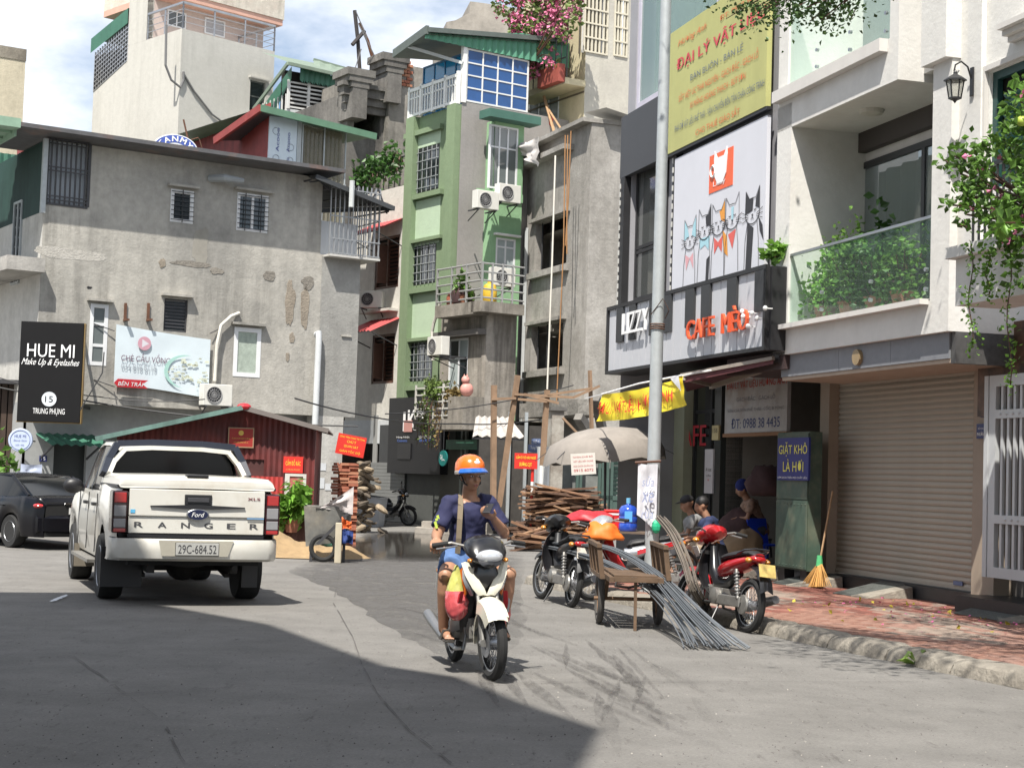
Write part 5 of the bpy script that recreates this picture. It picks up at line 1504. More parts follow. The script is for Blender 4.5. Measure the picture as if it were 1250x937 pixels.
for (a, b, w_) in (((603, 470), (602, 622), .12), ((632, 458), (609, 618), .11), ((668, 476), (662, 568), .11), ((720, 452), (723, 545), .06)):
 MB().bar(S_(*a), S_(*b), w_, .12).build('pole', mat('scaffold_wood', (.27, .175, .11), .85, var=.3, vs=3), sc)
for (a, b) in (((600, 487), (630, 486)), ((628, 481), (700, 485)), ((632, 487), (668, 490)), ((640, 481), (682, 492)), ((668, 482), (722, 474)), ((700, 485), (732, 471))):
 MB().bar(S_(*a, -1.7), S_(*b, -1.7), .06, .06).build('cross_bar', MATS['scaffold_wood'], sc)
for (a, b) in (((687, 510), (706, 530)),):
 MB().bar(S_(*a, -2), S_(*b, -2), .14, .05).build('board', MATS['scaffold_wood'], sc)
q = K(634, 490, 700, 508, d=-1.2)
sb = thing('canopy_slab', 'rough concrete canopy slab on dark struts at the foot of the bare house', 'canopy', fr=FK2)
MB().box(q[0], -1.2, q[1], q[2]+.3, -.003, q[3]).build('slab', wall_mat('rough_slab', (.2, .19, .17), (.33, .31, .28), .5, 2, 0, .3, 1), sb)
MB().bar(S_(706, 508, -1.1), S_(735, 556, -.1), .22, .2).build('strut', DKC, sb); MB().bar(S_(727, 486, -1.1), S_(741, 552, -.1), .2, .2).build('strut', DKC, sb)
cg = Fr(668, 42, 12)
gt = thing('green_shopfront', 'dark green metal shopfront with louvred panels behind the wood stack', 'shop front', fr=cg)
G = lambda *a, d=0: cg.rect(*a, d=d)
q = G(676, 548, 800, 640)
GDM = mat('gate_green', (.06, .1, .085), .55, var=.15)
MB().box(q[0], .3, 0, q[2], .4, q[3]+.1).build('back_panel', mat('shop_back', (.2, .21, .2), .8, var=.4, vs=1.5), gt)
i = 0
for px0, px1 in ((680, 706), (707, 733), (734, 743), (745, 790)):
 r = G(px0, 550, px1, 640)
 o = MB()
 o.box(r[0], -.02, 0, r[0]+.07, .04, q[3]); o.box(r[2]-.07, -.02, 0, r[2], .04, q[3]); o.box(r[0], -.02, q[3]-.1, r[2], .04, q[3]); o.box(r[0], -.02, 1.0, r[2], .04, 1.12); o.box(r[0], 0, 0, r[2], .03, 1.0)
 pn = o.build('door_leaf', GDM, gt)
 if px0 >= 745:
  z = 1.15
  while z < q[3]-.12:
   MB().add([(r[0]+.07, .03, z), (r[2]-.07, .03, z), (r[2]-.07, -.03, z+.09), (r[0]+.07, -.03, z+.09)], [(0, 1, 2, 3)]).build('slat', mat('slat_green', (.12, .2, .17), .6), pn); z += .11
 i += 1
wp = thing('white_corrugated_screen', 'tall white corrugated sheet standing behind the red notice', 'screen', fr=cg)
r = G(656, 545, 668, 640, d=-2); mb = MB(); corr(mb, r[0], r[2]+.05, 0, r[3], -2, .1, .02); mb.build('sheet', mat('white_corr', (.62, .63, .62), .6, var=.1), wp)
mb = MB(); mb.bar((r[0], -1.98, 0), (r[0], -1.98, r[3]), .05); mb.build('post', GALV, wp)
wc = thing('side_column', 'stained white plaster column right of the red notice', 'column', fr=cg)
r = G(672, 520, 682, 640, d=-.6); MB().box(r[0], -.6, 0, r[2]+.1, -.1, r[3]+.4).build('shaft', wall_mat('stain_white', (.5, .48, .43), (.25, .22, .19), .5, 1), wc); MB().box(r[0]-.06, -.66, r[3]+.4, r[2]+.16, -.06, r[3]+.5).build('capital', DKC, wc)
cn = thing('corrugated_canopy', 'pale corrugated canopy above the dark alley behind the rider', 'canopy', fr=cg)
a, b = G(577, 532, 640, 533, d=-1.5), 0
mb = MB(); corr_slope(mb, (a[0], -1.5, a[1]), (a[2], -1.5, a[1]), (a[2]-.1, 0, a[1]+.55), (a[0]+.35, 0, a[1]+.55), .22, .03); mb.build('sheet', mat('old_corr', (.42, .39, .36), .8, var=.25), cn)
mb = MB(); mb.bar((a[0], -1.45, a[1]-.05), (a[2], -1.45, a[1]-.05), .04); mb.build('edge_bar', DARKM, cn)
dw = thing('alley_wall', 'dark shaded wall with posts behind the rider and the red notice', 'wall', fr=cg)
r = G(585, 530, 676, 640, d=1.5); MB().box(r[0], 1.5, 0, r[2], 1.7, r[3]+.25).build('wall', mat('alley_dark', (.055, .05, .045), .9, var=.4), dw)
mb = MB()
for px in (620, 640): x = cg.loc(px, 600, 1.4)[0]; mb.box(x-.04, 1.38, 0, x+.04, 1.46, r[3]+.6)
mb.build('post', GALV, dw)
q = G(637, 540, 648, 560, d=-1.6)
st_ = thing('street_name_sign', 'blue-grey street name plates on a post above the red notice', 'sign', fr=cg)
r1, r2 = G(649, 535, 660, 542, d=-1.8), G(645, 542, 662, 552, d=-1.8)
NB = mat('slate_blue', (.12, .16, .28), .5); MB().box(r1[0], -1.8, r1[1], r1[2], -1.77, r1[3]).build('plate', NB, st_); MB().box(r2[0], -1.8, r2[1], r2[2], -1.77, r2[3]-.01).build('plate', NB, st_)
txt('NGÕ 15', WL, st_, cg, (r1[0]+.04, r1[1]+.03, r1[2]-.04, r1[3]-.03), -1.81); txt('Trung Phụng', WL, st_, cg, (r2[0]+.05, r2[1]+.06, r2[2]-.05, r2[3]-.05), -1.81)
MB().bar((r1[2]-.1, -1.75, 0), (r1[2]-.1, -1.75, r1[1]), .05).build('post', GALV, st_)
RED_SIGN = mat('sign_red', (.6, .03, .02), .5, var=.05); YEL = mat('sign_yellow', (.85, .6, .05), .5, var=0)
FR1 = Fr(656, 36, 3)
rn = thing('red_notice', 'red notice reading CẤM Ô TÔ VÀO NGÕ on a striped pole', 'sign', fr=FR1)
r = FR1.rect(628, 553, 656, 572)
MB().box(r[0], -.02, r[1], r[2], .01, r[3]).build('board', RED_SIGN, rn)
txt('CẤM Ô TÔ VÀO NGÕ', YEL, rn, FR1, FR1.rect(630, 555, 654, 560), -.03, .02); txt('ĐƯỜNG CỤT', YEL, rn, FR1, FR1.rect(634, 563, 649, 570), -.03, .02)
pl0 = FR1.loc(653, 572)[1]
px_, _ = FR1.loc(655, 600); n_ = 6
for k in range(n_):
 z0, z1 = pl0*k/n_, pl0*(k+1)/n_
 MB().tube([(px_-.1-.0*k, .05, z0), (px_-.1, .05, z1)], .035, 10).build('pole_band', (MATS['sign_red'] if k % 2 else WF), rn)
# ================= right row: cafe, white balcony house, gate house =================
FRt = Fr(1192, 19.6, -74)
PJ = 1.15
FB2 = FRt.sub(0, -PJ)
def L2(f, a, b, d=0):
 """local rect from bottom-left pixel a and top-right pixel b"""
 x0, z0 = f.loc(*a, d); x1, z1 = f.loc(*b, d); return (x0, z0, x1, z1)
WH = wall_mat('clean_white', (.66, .65, .62), (.6, .58, .54), .66, .5, .06, .06, .25)
WH2 = mat('white_trim', (.6, .58, .55), .8, var=.08)
cf = thing('cafe_building', 'cafe building with dark frames and big sign panels right of the lamp post', 'building', fr=FB2)
X = lambda px, py, d=0: FB2.loc(px, py, d)[0]
Z = lambda px, py, d=0: FB2.loc(px, py, d)[1]
xl, xr = X(757, 250), X(946, 250)
zbox0, zbox1 = Z(740, 457), Z(744, 376)
BKF = mat('black_frame2', (.02, .02, .022), .5, var=.2)
DKG = mat('dark_panel_grey', (.055, .058, .065), .6, var=.12, vs=1)
zbl0, zbl1 = Z(757, 219), Z(757, 146)
wu = (X(763, 280), zbox1+.05, X(803, 280), Z(763, 208))
wt = (X(771, 60), Z(771, 132), X(868, 60), Z(771, -120))
mb = MB(); mb.sheet(xl, xr, zbox0, Z(771, -140), [wu, wt], .2, .1)
mb.quad((xl, 6, 0), (xl, .1, 0), (xl, .1, Z(771, -140)), (xl, 6, Z(771, -140)))
mb.build('wall', mat('cafe_wall', (.3, .3, .32), .8, var=.08), cf)
MB().quad((xl, PJ, zbox0), (xr, PJ, zbox0), (xr, .1, zbox0), (xl, .1, zbox0)).build('soffit', DKG, cf)
window(cf, FB2, (wu[0], wu[1], wu[2], wu[3]), frame=BKF, n=1, rows=(1.2, .12, 2), pane=glass('cafe_glass', (.07, .075, .072)), dep=.22, fw=.07)
window(cf, FB2, wt, frame=mat('lilac_frame', (.5, .48, .56), .5), n=1, rows=(1,), pane=clear_glass('balcony_glass', (.5, .62, .58), .28), dep=.15, fw=.1)
cb = MB(); n_ = 60
for i in range(n_):
 a = wt[0]+(wt[2]-wt[0])*i/n_; b = wt[0]+(wt[2]-wt[0])*(i+1)/n_
 cb.quad((a, .45+.06*math.sin(i*1.3), wt[1]), (b, .45+.06*math.sin((i+1)*1.3), wt[1]), (b, .45+.06*math.sin((i+1)*1.3), wt[3]), (a, .45+.06*math.sin(i*1.3), wt[3]))
cb.build('curtain', mat('green_curtain', (.45, .5, .45), .9, var=.12), cf, smooth=2)
MB().box(xl, -.02, zbl0, X(818, 160)-.02, .09, zbl1).build('grey_panel', DKG, cf)
for i, (px0, px1, py) in enumerate(((757, 762, 300), (803, 808, 300), (821, 825, 300))):
 MB().box(X(px0, py), -.03, zbox1, X(px1, py), .09, zbl0+(.5 if i == 2 else 0)-.01).build('black_post', BKF, cf)
 mb = MB(); z = zbox1
 while z < zbl0-.1:
  mb.box(X(px0, py)+.02, -.05, z, X(px0, py)+.05, -.031, z+.09); z += .15
 mb.build('led_strip', mat('led_white', (.5, .5, .48), .5), cf)
yb = thing('yellow_signboard', 'big faded yellow signboard ĐẠI LÝ VẬT LIỆU high on the cafe front', 'sign', fr=FB2)
r = (X(818, 114), Z(818, 187, -.1), X(944, 60), Z(818, 42, -.1))
MB().box(r[0], -.1, r[1], r[2], -.02, r[3]).build('board', mat('faded_yellow', (.43, .43, .17), .7, var=.1, vs=1.2, streak=.08), yb)
MB().box(r[0]-.03, -.09, r[1]-.05, r[2]+.03, -.0, r[1]-.003).build('edge', BKF, yb)
OR_ = mat('faded_orange', (.62, .16, .06), .7, var=.1); RD_ = mat('faded_red', (.58, .07, .09), .7, var=.1); GY_ = mat('faded_slate', (.14, .17, .2), .7, var=.1)
def Y(s_, a, b, m, bold=.0, sh=0): txt(s_, m, yb, FB2, L2(FB2, a, b, -.11), -.112, bold, shear=sh)
Y('Hương Anh', (827.4, 60), (862.5, 27), OR_, .01, .4)
Y('ĐT: 0988 384435', (878.8, 26), (935, -17), OR_)
Y('ĐẠI LÝ VẬT LIỆU', (825.8, 90), (935, 0), RD_, .02)
Y('BÁN BUÔN - BÁN LẺ', (842.7, 99), (907.4, 50), GY_, .015)
Y('SẮT VIỆT ÚC THÁI NGUYÊN - GẠCH ĐẶC - GẠCH LỖ', (828.5, 127), (926, 57), OR_, .015)
Y('XI MĂNG HOÀNG THẠCH - BÚT SƠN', (842, 135), (910, 85), OR_, .015)
Y('PHÁ DỠ VẬT LIỆU PHẾ THẢI - VẬN CHUYỂN ĐẾN TẬN CHÂN CÔNG TRÌNH', (823.6, 164), (933.3, 91), GY_, .01)
Y('CHO THUÊ GIÀO SẮT', (849, 166), (903, 127), OR_)
po = thing('cat_poster', 'large white poster with orange cup logo and row of drawn cats', 'poster', fr=FB2)
r = (X(826, 280), Z(824, 354, -.06), X(939, 250), Z(829, 192, -.06))
MB().box(r[0], -.06, r[1], r[2], -.0, r[3]).build('sheet', mat('poster_white', (.6, .61, .66), .6, var=.05, vs=1), po)
q = L2(FB2, (865, 237), (895, 178), -.07)
ORL = mat('logo_orange', (.75, .13, .05), .6, var=0)
MB().box(q[0], -.068, q[1], q[2], -.061, q[3]).build('logo', ORL, po)
txt('Lizzy', WL, po, FB2, (q[0]+.2*(q[2]-q[0]), q[1]+.1*(q[3]-q[1]), q[0]+.72*(q[2]-q[0]), q[1]+.27*(q[3]-q[1])), -.075, .01)
cu = MB(); cx, cz, s_ = (q[0]+q[2])/2, q[1]+.6*(q[3]-q[1]), (q[2]-q[0])*.28
cu.prism([(cx-s_, cz+s_*.6), (cx-s_*.85, cz-s_*.5), (cx-s_*.4, cz-s_), (cx+s_*.4, cz-s_), (cx+s_*.85, cz-s_*.5), (cx+s_, cz+s_*.6), (cx+s_*.9, cz+s_*1.1), (cx+s_*.5, cz+s_*.62), (cx-s_*.5, cz+s_*.62), (cx-s_*.9, cz+s_*1.1)], -.078, -.07)
cu.torus((cx-s_*1.15, -.073, cz-s_*.1), 'y', s_*.35, .02, 14, 4)
cu.build('cup_print', WL, po)
INK = mat('ink_black', (.03, .03, .035), .6, var=0)
CT = [mat('cat_teal', (.35, .58, .66), .6, var=0), mat('cat_orange', (.7, .3, .05), .6, var=0), mat('cat_red', (.65, .12, .1), .6, var=0), mat('cat_pink', (.65, .35, .38), .6, var=0)]
def stroke(mb, pts, w_, d=-.068):
 for a, b in zip(pts, pts[1:]):
  a, b = Vector((a[0], 0, a[1])), Vector((b[0], 0, b[1])); t = (b-a)
  if t.length < 1e-6: continue
  n_ = Vector((-t.z, 0, t.x)).normalized()*w_/2
  mb.quad(*[(v.x, d, v.z) for v in (a-n_, b-n_, b+n_, a+n_)])
def poly(mb, pts, d=-.065): mb.add([(x, d, z) for x, z in pts], [tuple(range(len(pts)))])
ln = MB(); fl = [MB() for _ in range(5)]
cats = [(846, 292, 0, 'teal'), (862, 280, 1, 'p'), (877, 275, 2, 'o'), (892, 268, 3, 't'), (914, 262, 4, 'b')]
for (px, py, k, c) in cats:
 cx, cz = FB2.loc(px+(px-880)*.12, py-(px-880)*.04, -.07); e = .235
 def C_(a, b): return (cx+a*e, cz+b*e)
 out_ = [C_(-1.05, .1), C_(-1, 1.5), C_(-.45, .95), C_(0, .98), C_(.45, .95), C_(1.0, 1.6), C_(1.05, .1)]
 stroke(ln, out_, .012)
 stroke(ln, [C_(1.05*math.cos(t), .1+.75*math.sin(t)) for t in [PI+PI*j/10 for j in range(11)]], .018)
 for s_ in (-1, 1):
  stroke(ln, [C_(s_*.55, .25), C_(s_*.35, .18), C_(s_*.2, .25)], .016)
  for w_ in (-.18, 0, .18): stroke(ln, [C_(s_*.6, -.15+w_*.5), C_(s_*1.5, -.1+w_*1.8)], .01)
 stroke(ln, [C_(-.1, -.05), C_(0, -.15), C_(.1, -.05), C_(-.1, -.05)], .015); stroke(ln, [C_(-.2, -.35), C_(0, -.22), C_(.2, -.35)], .012)
 stroke(ln, [C_(-.7, -.5), C_(-1.0, -1.6), C_(-1.1, -3.6)], .014); stroke(ln, [C_(.7, -.5), C_(.95, -1.6), C_(1.05, -3.4)], .014)
 if k == 0: poly(fl[0], [C_(-1, 1.45), C_(-.5, .95), C_(-.2, .3), C_(-1, .1)]); poly(fl[0], [C_(1, 1.5), C_(.5, .95), C_(.3, .3), C_(1, .1)]); poly(fl[3], [C_(-.8, -.9), C_(0, -1.2), C_(-.6, -2.0)]); poly(fl[3], [C_(0, -1.2), C_(.6, -.9), C_(.7, -2.0)])
 if k == 1: poly(fl[4], [C_(.95, 1.5), C_(.5, .95), C_(.1, .9), C_(.2, .3), C_(1, .1)]); poly(fl[0], [C_(-.9, -.5), C_(.9, -.5), C_(.7, -1.4), C_(.1, -1.0), C_(-.7, -1.2)]); poly(fl[4], [C_(.4, -2.0), C_(.9, -1.8), C_(.8, -3.6), C_(.3, -3.6)])
 if k == 2: poly(fl[1], [C_(.95, 1.5), C_(.45, .95), C_(.1, .9), C_(.4, .3), C_(1, .1)]); poly(fl[2], [C_(-.7, -.7), C_(0, -1.1), C_(.7, -.7), C_(.6, -1.8), C_(0, -1.3), C_(-.6, -1.8)]); poly(fl[1], [C_(.7, -.4), C_(1.4, -.9), C_(1.6, -2.2), C_(1, -1.9)])
 if k == 3: poly(fl[0], [C_(-.2, .8), C_(.2, .8), C_(.12, -.1), C_(-.12, -.1)]); poly(fl[2], [C_(-.6, -.9), C_(.6, -.7), C_(.1, -1.9)])
 if k == 4: poly(fl[4], [C_(-1, 1.45), C_(-.45, .95), C_(.1, .95), C_(0, .2), C_(-.6, .1), C_(-1.05, .1)]); poly(fl[4], [C_(1, 1.6), C_(.5, .95), C_(.4, .4), C_(1, .2)]); poly(fl[4], [C_(-.7, -.5), C_(.2, -.9), C_(-.1, -3.8), C_(-.9, -3.6)]); poly(fl[4], [C_(.9, -.3), C_(1.5, -.9), C_(1.7, -1.9), C_(1.1, -1.2)])
ln.build('cat_drawing', INK, po)
for k, (nm, m_) in enumerate((('teal', CT[0]), ('orange', CT[1]), ('red', CT[2]), ('pink', CT[3]), ('black', INK))):
 if fl[k].v: fl[k].build('cat_colour', m_, po)
fb = thing('cafe_fascia', 'white slatted fascia box with piano keys and raised CAFE MÈO letters', 'sign', fr=FB2)
bx0, bx1 = X(742, 415, -.25), X(935, 375, -.25)
z0, z1 = Z(742, 457, -.25), Z(745, 377, -.25)
MB().box(bx0, -.22, z0, bx1+.12, .3, z1).build('box', BKF, fb)
PWM = mat('fascia_white', (.5, .51, .54), .5, var=.05, vs=1)
n_ = 21
for i in range(n_):
 a = bx0+.06+(bx1-bx0-.1)*i/n_; b = bx0+.06+(bx1-bx0-.1)*(i+1)/n_
 MB().box(a+.008, -.25, z0+.06, b-.008, -.221, z1-.03).build('panel', PWM, fb)
fr_ = MB(); fr_.box(bx0, -.29, z0, bx1+.05, -.221, z0+.055).box(bx0, -.29, z1-.03, bx1+.05, -.221, z1+.03).box(bx0, -.29, z0+.055, bx0+.05, -.221, z1-.03).box(bx1-.02, -.29, z0+.055, bx1+.05, -.221, z1-.03)
fr_.build('trim', BKF, fb)
KEYM = mat('key_dark', (.035, .037, .04), .6)
for (cx0, cx1, cy0, cy1) in ((556, 584, 530, 652), (612, 640, 520, 640), (702, 722, 560, 622), (765, 800, 452, 607), (865, 903, 422, 585), (936, 975, 400, 555), (1052, 1094, 372, 525), (1176, 1224, 337, 512)):
 a = X(600+cx0/3.676, 240+(cy0+cy1)/2/3.676, -.3); b = X(600+cx1/3.676, 240+(cy0+cy1)/2/3.676, -.3); zz = Z(600+(cx0+cx1)/2/3.676, 240+cy1/3.676, -.3)
 MB().box(a, -.29, zz, b, -.2505, z1-.035).build('piano_key', KEYM, fb)
txt('LIZZY', WL, fb, FB2, L2(FB2, (758.6, 408.5), (791, 375), -.34), -.34, .02, depth=.03)
txt('CAFE  MÈO', mat('letter_orange', (.72, .1, .03), .5, var=.03), fb, FB2, L2(FB2, (837, 415.5), (912, 369), -.34), -.34, .02, depth=.035)
MB().box(X(870, 480, -.22), -.0, z0-.25, bx1+.1, PJ, z0-.004).build('soffit_beam', mat('dk_maroon', (.05, .03, .03), .7), fb)
lm = MB()
for px, py in ((907, 386), (918, 382), (924, 388), (913, 398), (934, 376), (906, 380)):
 x, z = FB2.loc(px, py, -.36); lm.ball((x, -.36, z), .035, 8, 6); lm.bar((x, -.25, z), (x, -.36, z), .015)
lm.build('spot_lamps', WL, fb)
aw = thing('folding_awning', 'folded maroon fabric awning with metal arm under the cafe fascia', 'awning', fr=FB2)
p = lambda px, py, d: Vector((FB2.loc(px, py, d)[0], d, FB2.loc(px, py, d)[1]))
A, B_, C2, D2 = p(832, 458, -.5), p(944, 437, -.1), p(958, 446, .9), p(838, 478, .8)
mb = MB(); mb.add([A, B_, C2, D2], [(0, 1, 2, 3)]); mb.add([A-Vector((0,0,.12)), B_-Vector((0,0,.08)), B_, A], [(0, 1, 2, 3)]); mb.build('canopy', mat('awning_maroon', (.11, .03, .035), .8, var=.2), aw)
mb = MB(); mb.bar(p(835, 462, -.5), p(868, 470, .2), .05); mb.bar(p(868, 472, .2), p(945, 447, .1), .06, .07); mb.bar(A, B_, .05); mb.build('arm', mat('arm_beige', (.3, .26, .22), .5), aw)
yc = thing('yellow_banner', 'yellow cloth banner with red lettering tied from the cafe corner to the lamp post', 'banner', fr=FB2)
dB = -.9
TL, TR, BR, BL = [p(*q, dB) for q in ((735, 481), (833, 458), (838, 494), (728, 514))]
mb = MB(); vs = []; fs = []; nx, nz2 = 34, 10
def yban(u, v):
 top = TL.lerp(TR, u); bot = BL.lerp(BR, u); q = bot.lerp(top, v)
 q.y += .07*noise.noise(Vector((u*5+v*1.5, v*1.2, 5)))+.012*math.sin(u*34+v*5); q.z -= .06*math.sin(PI*u)*1; return q
for j in range(nz2+1):
 for i in range(nx+1): vs.append(yban(i/nx, j/nz2))
for j in range(nz2):
 for i in range(nx): a = j*(nx+1)+i; fs.append((a, a+1, a+nx+2, a+nx+1))
MB().add(vs, fs).build('cloth', mat('banner_yellow', (.75, .6, .03), .7, var=.06), yc, smooth=2)
o = txt('ĐẠI LÝ VẬT LIỆU HƯƠNG ANH', mat('banner_red', (.6, .05, .02), .7, var=0), yc, FB2, (0, 0, 1, 1), 0, .012)
for v_ in o.data.vertices:
 u, w_ = v_.co.x, v_.co.z; q = yban(.02+u*.86, .12+w_*.72); v_.co = (q.x, q.y-.035, q.z)
mb = MB(); q1, q2, q3 = yban(.9, 1), yban(1, .45), yban(.99, 1.0)
mb.add([q1-Vector((0, .05, 0)), q3-Vector((0, .06, 0)), q2-Vector((0, .05, 0))], [(0, 1, 2)]); mb.build('folded_corner', WL, yc)
rp_ = MB(); rp_.tube([TL, TL.lerp(TR, .5)+Vector((0, 0, .03)), TR, p(868, 452, -.4)], .015, 5); rp_.tube([TL, p(715, 486, -.6)], .01, 4); rp_.build('rope', WL, yc)
G0 = FRt
gx = lambda px, py=600, d=0: G0.loc(px, py, d)[0]
zf = G0.loc(1000, 470)[1]
gfz = .18
gf = thing('ground_floor_shops', 'shaded ground floor shops with glass door and hardware shop opening under the cafe', 'shop front', fr=FRt)
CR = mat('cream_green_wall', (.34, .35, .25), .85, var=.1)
MB().box(gx(803), .0, .0, gx(833), .25, zbox0+.1).build('wall', CR, gf)
MB().box(gx(803)-.02, -.05, .0, gx(803)+.06, -.003, zbox0+.1).build('grey_panel', mat('dark_teal_panel', (.07, .085, .08), .6), gf)
dg = (gx(833), gfz, gx(877), zbox0+.05)
window(gf, FRt, dg, frame=BKF, n=2, rows=(4, 1), pane=glass('door_glass', (.025, .028, .026)), dep=.2, fw=.08, name='door')
txt('CAFE', RINK, gf, FRt, L2(FRt, (822, 545), (862, 518), .1), .1, .03)
MB().box(gx(877), -.1, 0, gx(885), .3, zbox0+.1).build('pillar', mat('dark_tile', (.04, .045, .042), .35), gf)
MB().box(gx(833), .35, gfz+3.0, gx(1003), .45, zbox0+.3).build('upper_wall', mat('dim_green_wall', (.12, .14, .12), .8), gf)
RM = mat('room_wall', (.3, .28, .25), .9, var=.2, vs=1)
x0, x1 = gx(885), gx(1003);
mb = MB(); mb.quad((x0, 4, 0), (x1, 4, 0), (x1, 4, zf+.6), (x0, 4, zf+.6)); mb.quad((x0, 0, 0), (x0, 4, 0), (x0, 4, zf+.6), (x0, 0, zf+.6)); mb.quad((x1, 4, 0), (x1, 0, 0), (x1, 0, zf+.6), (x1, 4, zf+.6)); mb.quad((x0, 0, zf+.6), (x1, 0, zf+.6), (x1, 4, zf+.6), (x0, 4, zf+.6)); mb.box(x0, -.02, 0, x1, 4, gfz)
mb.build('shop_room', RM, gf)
sg = thing('shop_name_board', 'weathered pale board with phone number over the hardware shop opening', 'sign', fr=FRt)
r = (gx(885, 500, -.1), G0.loc(887, 529, -.1)[1], gx(961, 490, -.1), G0.loc(887, 462, -.1)[1])
MB().box(r[0], -.1, r[1], r[2], -.04, r[3]).build('board', mat('board_grey', (.42, .42, .42), .7, var=.15, dirt=(.28, .22, .18), ds=1, dl=.62), sg)
MB().box(r[0]-.03, -.12, r[1]-.06, r[2]+.03, -.03, r[1]-.003).build('edge', mat('rusty_edge', (.25, .14, .08), .9), sg)
def H(s_, z0, z1, a, b, m, bold=0): txt(s_, m, sg, FRt, (r[0]+(r[2]-r[0])*a, r[1]+(r[3]-r[1])*z0, r[0]+(r[2]-r[0])*b, r[1]+(r[3]-r[1])*z1), -.105, bold)
H('ĐẠI LÝ VẬT LIỆU HƯƠNG ANH', .76, .96, .03, .99, mat('board_red', (.45, .06, .05), .7), .03)
H('GẠCH ĐẶC   GẠCH LỖ', .54, .67, .2, .82, mat('board_faint', (.2, .2, .22), .7)); H('VẬN CHUYỂN PHẾ THẢI - CỐC, B TÔNG', .36, .46, .05, .96, MATS['board_faint'])
H('ĐT: 0988 38 4435', .08, .26, .12, .9, mat('board_navy', (.06, .08, .2), .7), .01)
BE = mat('beige_stone', (.33, .27, .21), .7, var=.08)
sx0, sx1 = gx(1014), gx(1191.5); zs0, zs1 = .32, G0.loc(1014, 470)[1]+.05
wb_ = thing('balcony_house', 'white balcony house over a beige roller shutter, glass balconies with plants', 'building', fr=FRt)
MB().box(gx(1003), -.05, .0, sx0, .4, zs1+.35).build('pillar', BE, wb_)
px1 = gx(1213, 600)
MB().box(sx1, -.05, .3, px1+.1, .4, zs1+.35).build('pillar', BE, wb_)
MB().box(sx0, -.04, zs1, sx1, .4, zs1+.35).build('lintel', BE, wb_)
MB().box(gx(1003), .0, 0, px1, .4, .3).build('plinth', mat('black_granite', (.03, .032, .034), .4, var=.3), wb_)
rs = thing('roller_shutter', 'closed beige roller shutter with many slats on the right, above two ramps', 'shutter', fr=FRt)
SLM = mat('shutter_beige', (.38, .345, .285), .55, .1, var=.06)
n_ = int((zs1-zs0)/.077); hh = (zs1-zs0)/n_
sl0 = MB()
prof = [(.0, 0), (-.012, hh*.12), (-.02, hh*.45), (-.012, hh*.82), (.0, hh*.86), (.0, hh*.99)]
sl0.loft([[(sx0+.003, .12+a, b) for a, b in prof]+[(sx0+.003, .14, hh), (sx0+.003, .14, 0)], [(sx1-.003, .12+a, b) for a, b in prof]+[(sx1-.003, .14, hh), (sx1-.003, .14, 0)]], cap=True)
s0 = sl0.build('slat', SLM, rs); s0.location = (0, 0, zs0)
for k in range(1, n_): child_copy(s0, Matrix.Translation((0, 0, zs0+k*hh)))
MB().box(sx0, .095, zs0-.0, sx1, .15, zs0+.03).build('bottom_bar', SLM, rs)
MB().box(sx0, .15, zs0, sx1, .17, zs1).build('backing', DKG, rs)
r = G0.rect(1164, 709, 1175, 714, d=.09); MB().box(r[0], .085, r[1], r[2], .099, r[3]).build('label_plate', NB, rs)
for (q, t1, t2, l_) in (((1197, 496, 1209, 509), '15', None, 'small navy house number plate 15 beside the roller shutter'), ((1192, 517, 1208, 535), 'PHỐ TRUNG PHỤNG', 'PHƯỜNG 17', 'small navy street plate below the house number, right of the shutter')):
 r = G0.rect(*q, d=-.08); o = tag(MB().box(r[0], -.08, r[1], r[2], -.055, r[3]).build('number_plate', MATS['navy_enamel'], fr=FRt), l_, 'number plate')
 w_, h_ = r[2]-r[0], r[3]-r[1]
 if t2: txt(t1, WL, o, FRt, (r[0]+.15*w_, r[1]+.6*h_, r[2]-.15*w_, r[3]-.22*h_), -.085); txt(t2, WL, o, FRt, (r[0]+.08*w_, r[1]+.18*h_, r[2]-.08*w_, r[1]+.48*h_), -.085, .02)
 else: txt(t1, WL, o, FRt, (r[0]+.15*w_, r[1]+.15*h_, r[2]-.15*w_, r[3]-.15*h_), -.085, .02)
xe = X(1157, 420)           # right end of the projecting part
x0 = X(946, 300)
zfb = Z(951, 433.5)        # fascia bottom
zl0 = Z(951, 404)          # ledge bottom
zlt = Z(951, 396, -.12)
zb2, zl2 = Z(963, 156.5), Z(959, 124)
ysh = lambda y: y   # FB2 local y
xc = X(1136, 300)
MB().box(x0, 0, zfb, xe, PJ-.004, zlt-.02).build('fascia', WH, wb_, fr=FB2)
MB().box(x0+.04, -.12, zl0, xc-.02, -.003, zlt).build('ledge', WH2, wb_, fr=FB2)
xs = [x0+.12, X(1017, 430), X(1080, 425), xe-.1]
for i in range(3):
 MB().box(xs[i]+.003, .08, zfb-.3, xs[i+1]-.003, .2, zfb-.003).build('stone_panel', mat('grey_stone', (.2, .21, .23), .6, var=.12, vs=8), wb_, fr=FB2)
MB().box(xs[0], .1, zfb-.35, xe-.1, PJ-.1, zfb-.302).build('soffit', mat('beige_soffit', (.4, .32, .25), .7), wb_, fr=FB2)
MB().box(xe-.099, .1, zfb-.36, xe-.002, PJ-.06, zfb-.003).build('end_panel', mat('dark_stone', (.07, .068, .066), .5, var=.3, vs=12), wb_, fr=FB2)
MB().lathe([(.1, -.02), (.1, .03)], 20, Matrix.Translation((X(1047, 436, .06), .06, Z(1047, 436, .06))) @ Matrix.Rotation(R(90), 4, 'X')).build('round_lamp', mat('lamp_amber', (.3, .22, .12), .4), wb_, fr=FB2)
MB().box(x0, 0, zlt-.02, x0+.45, PJ+.2, zb2+.35).build('column', WH, wb_, fr=FB2)
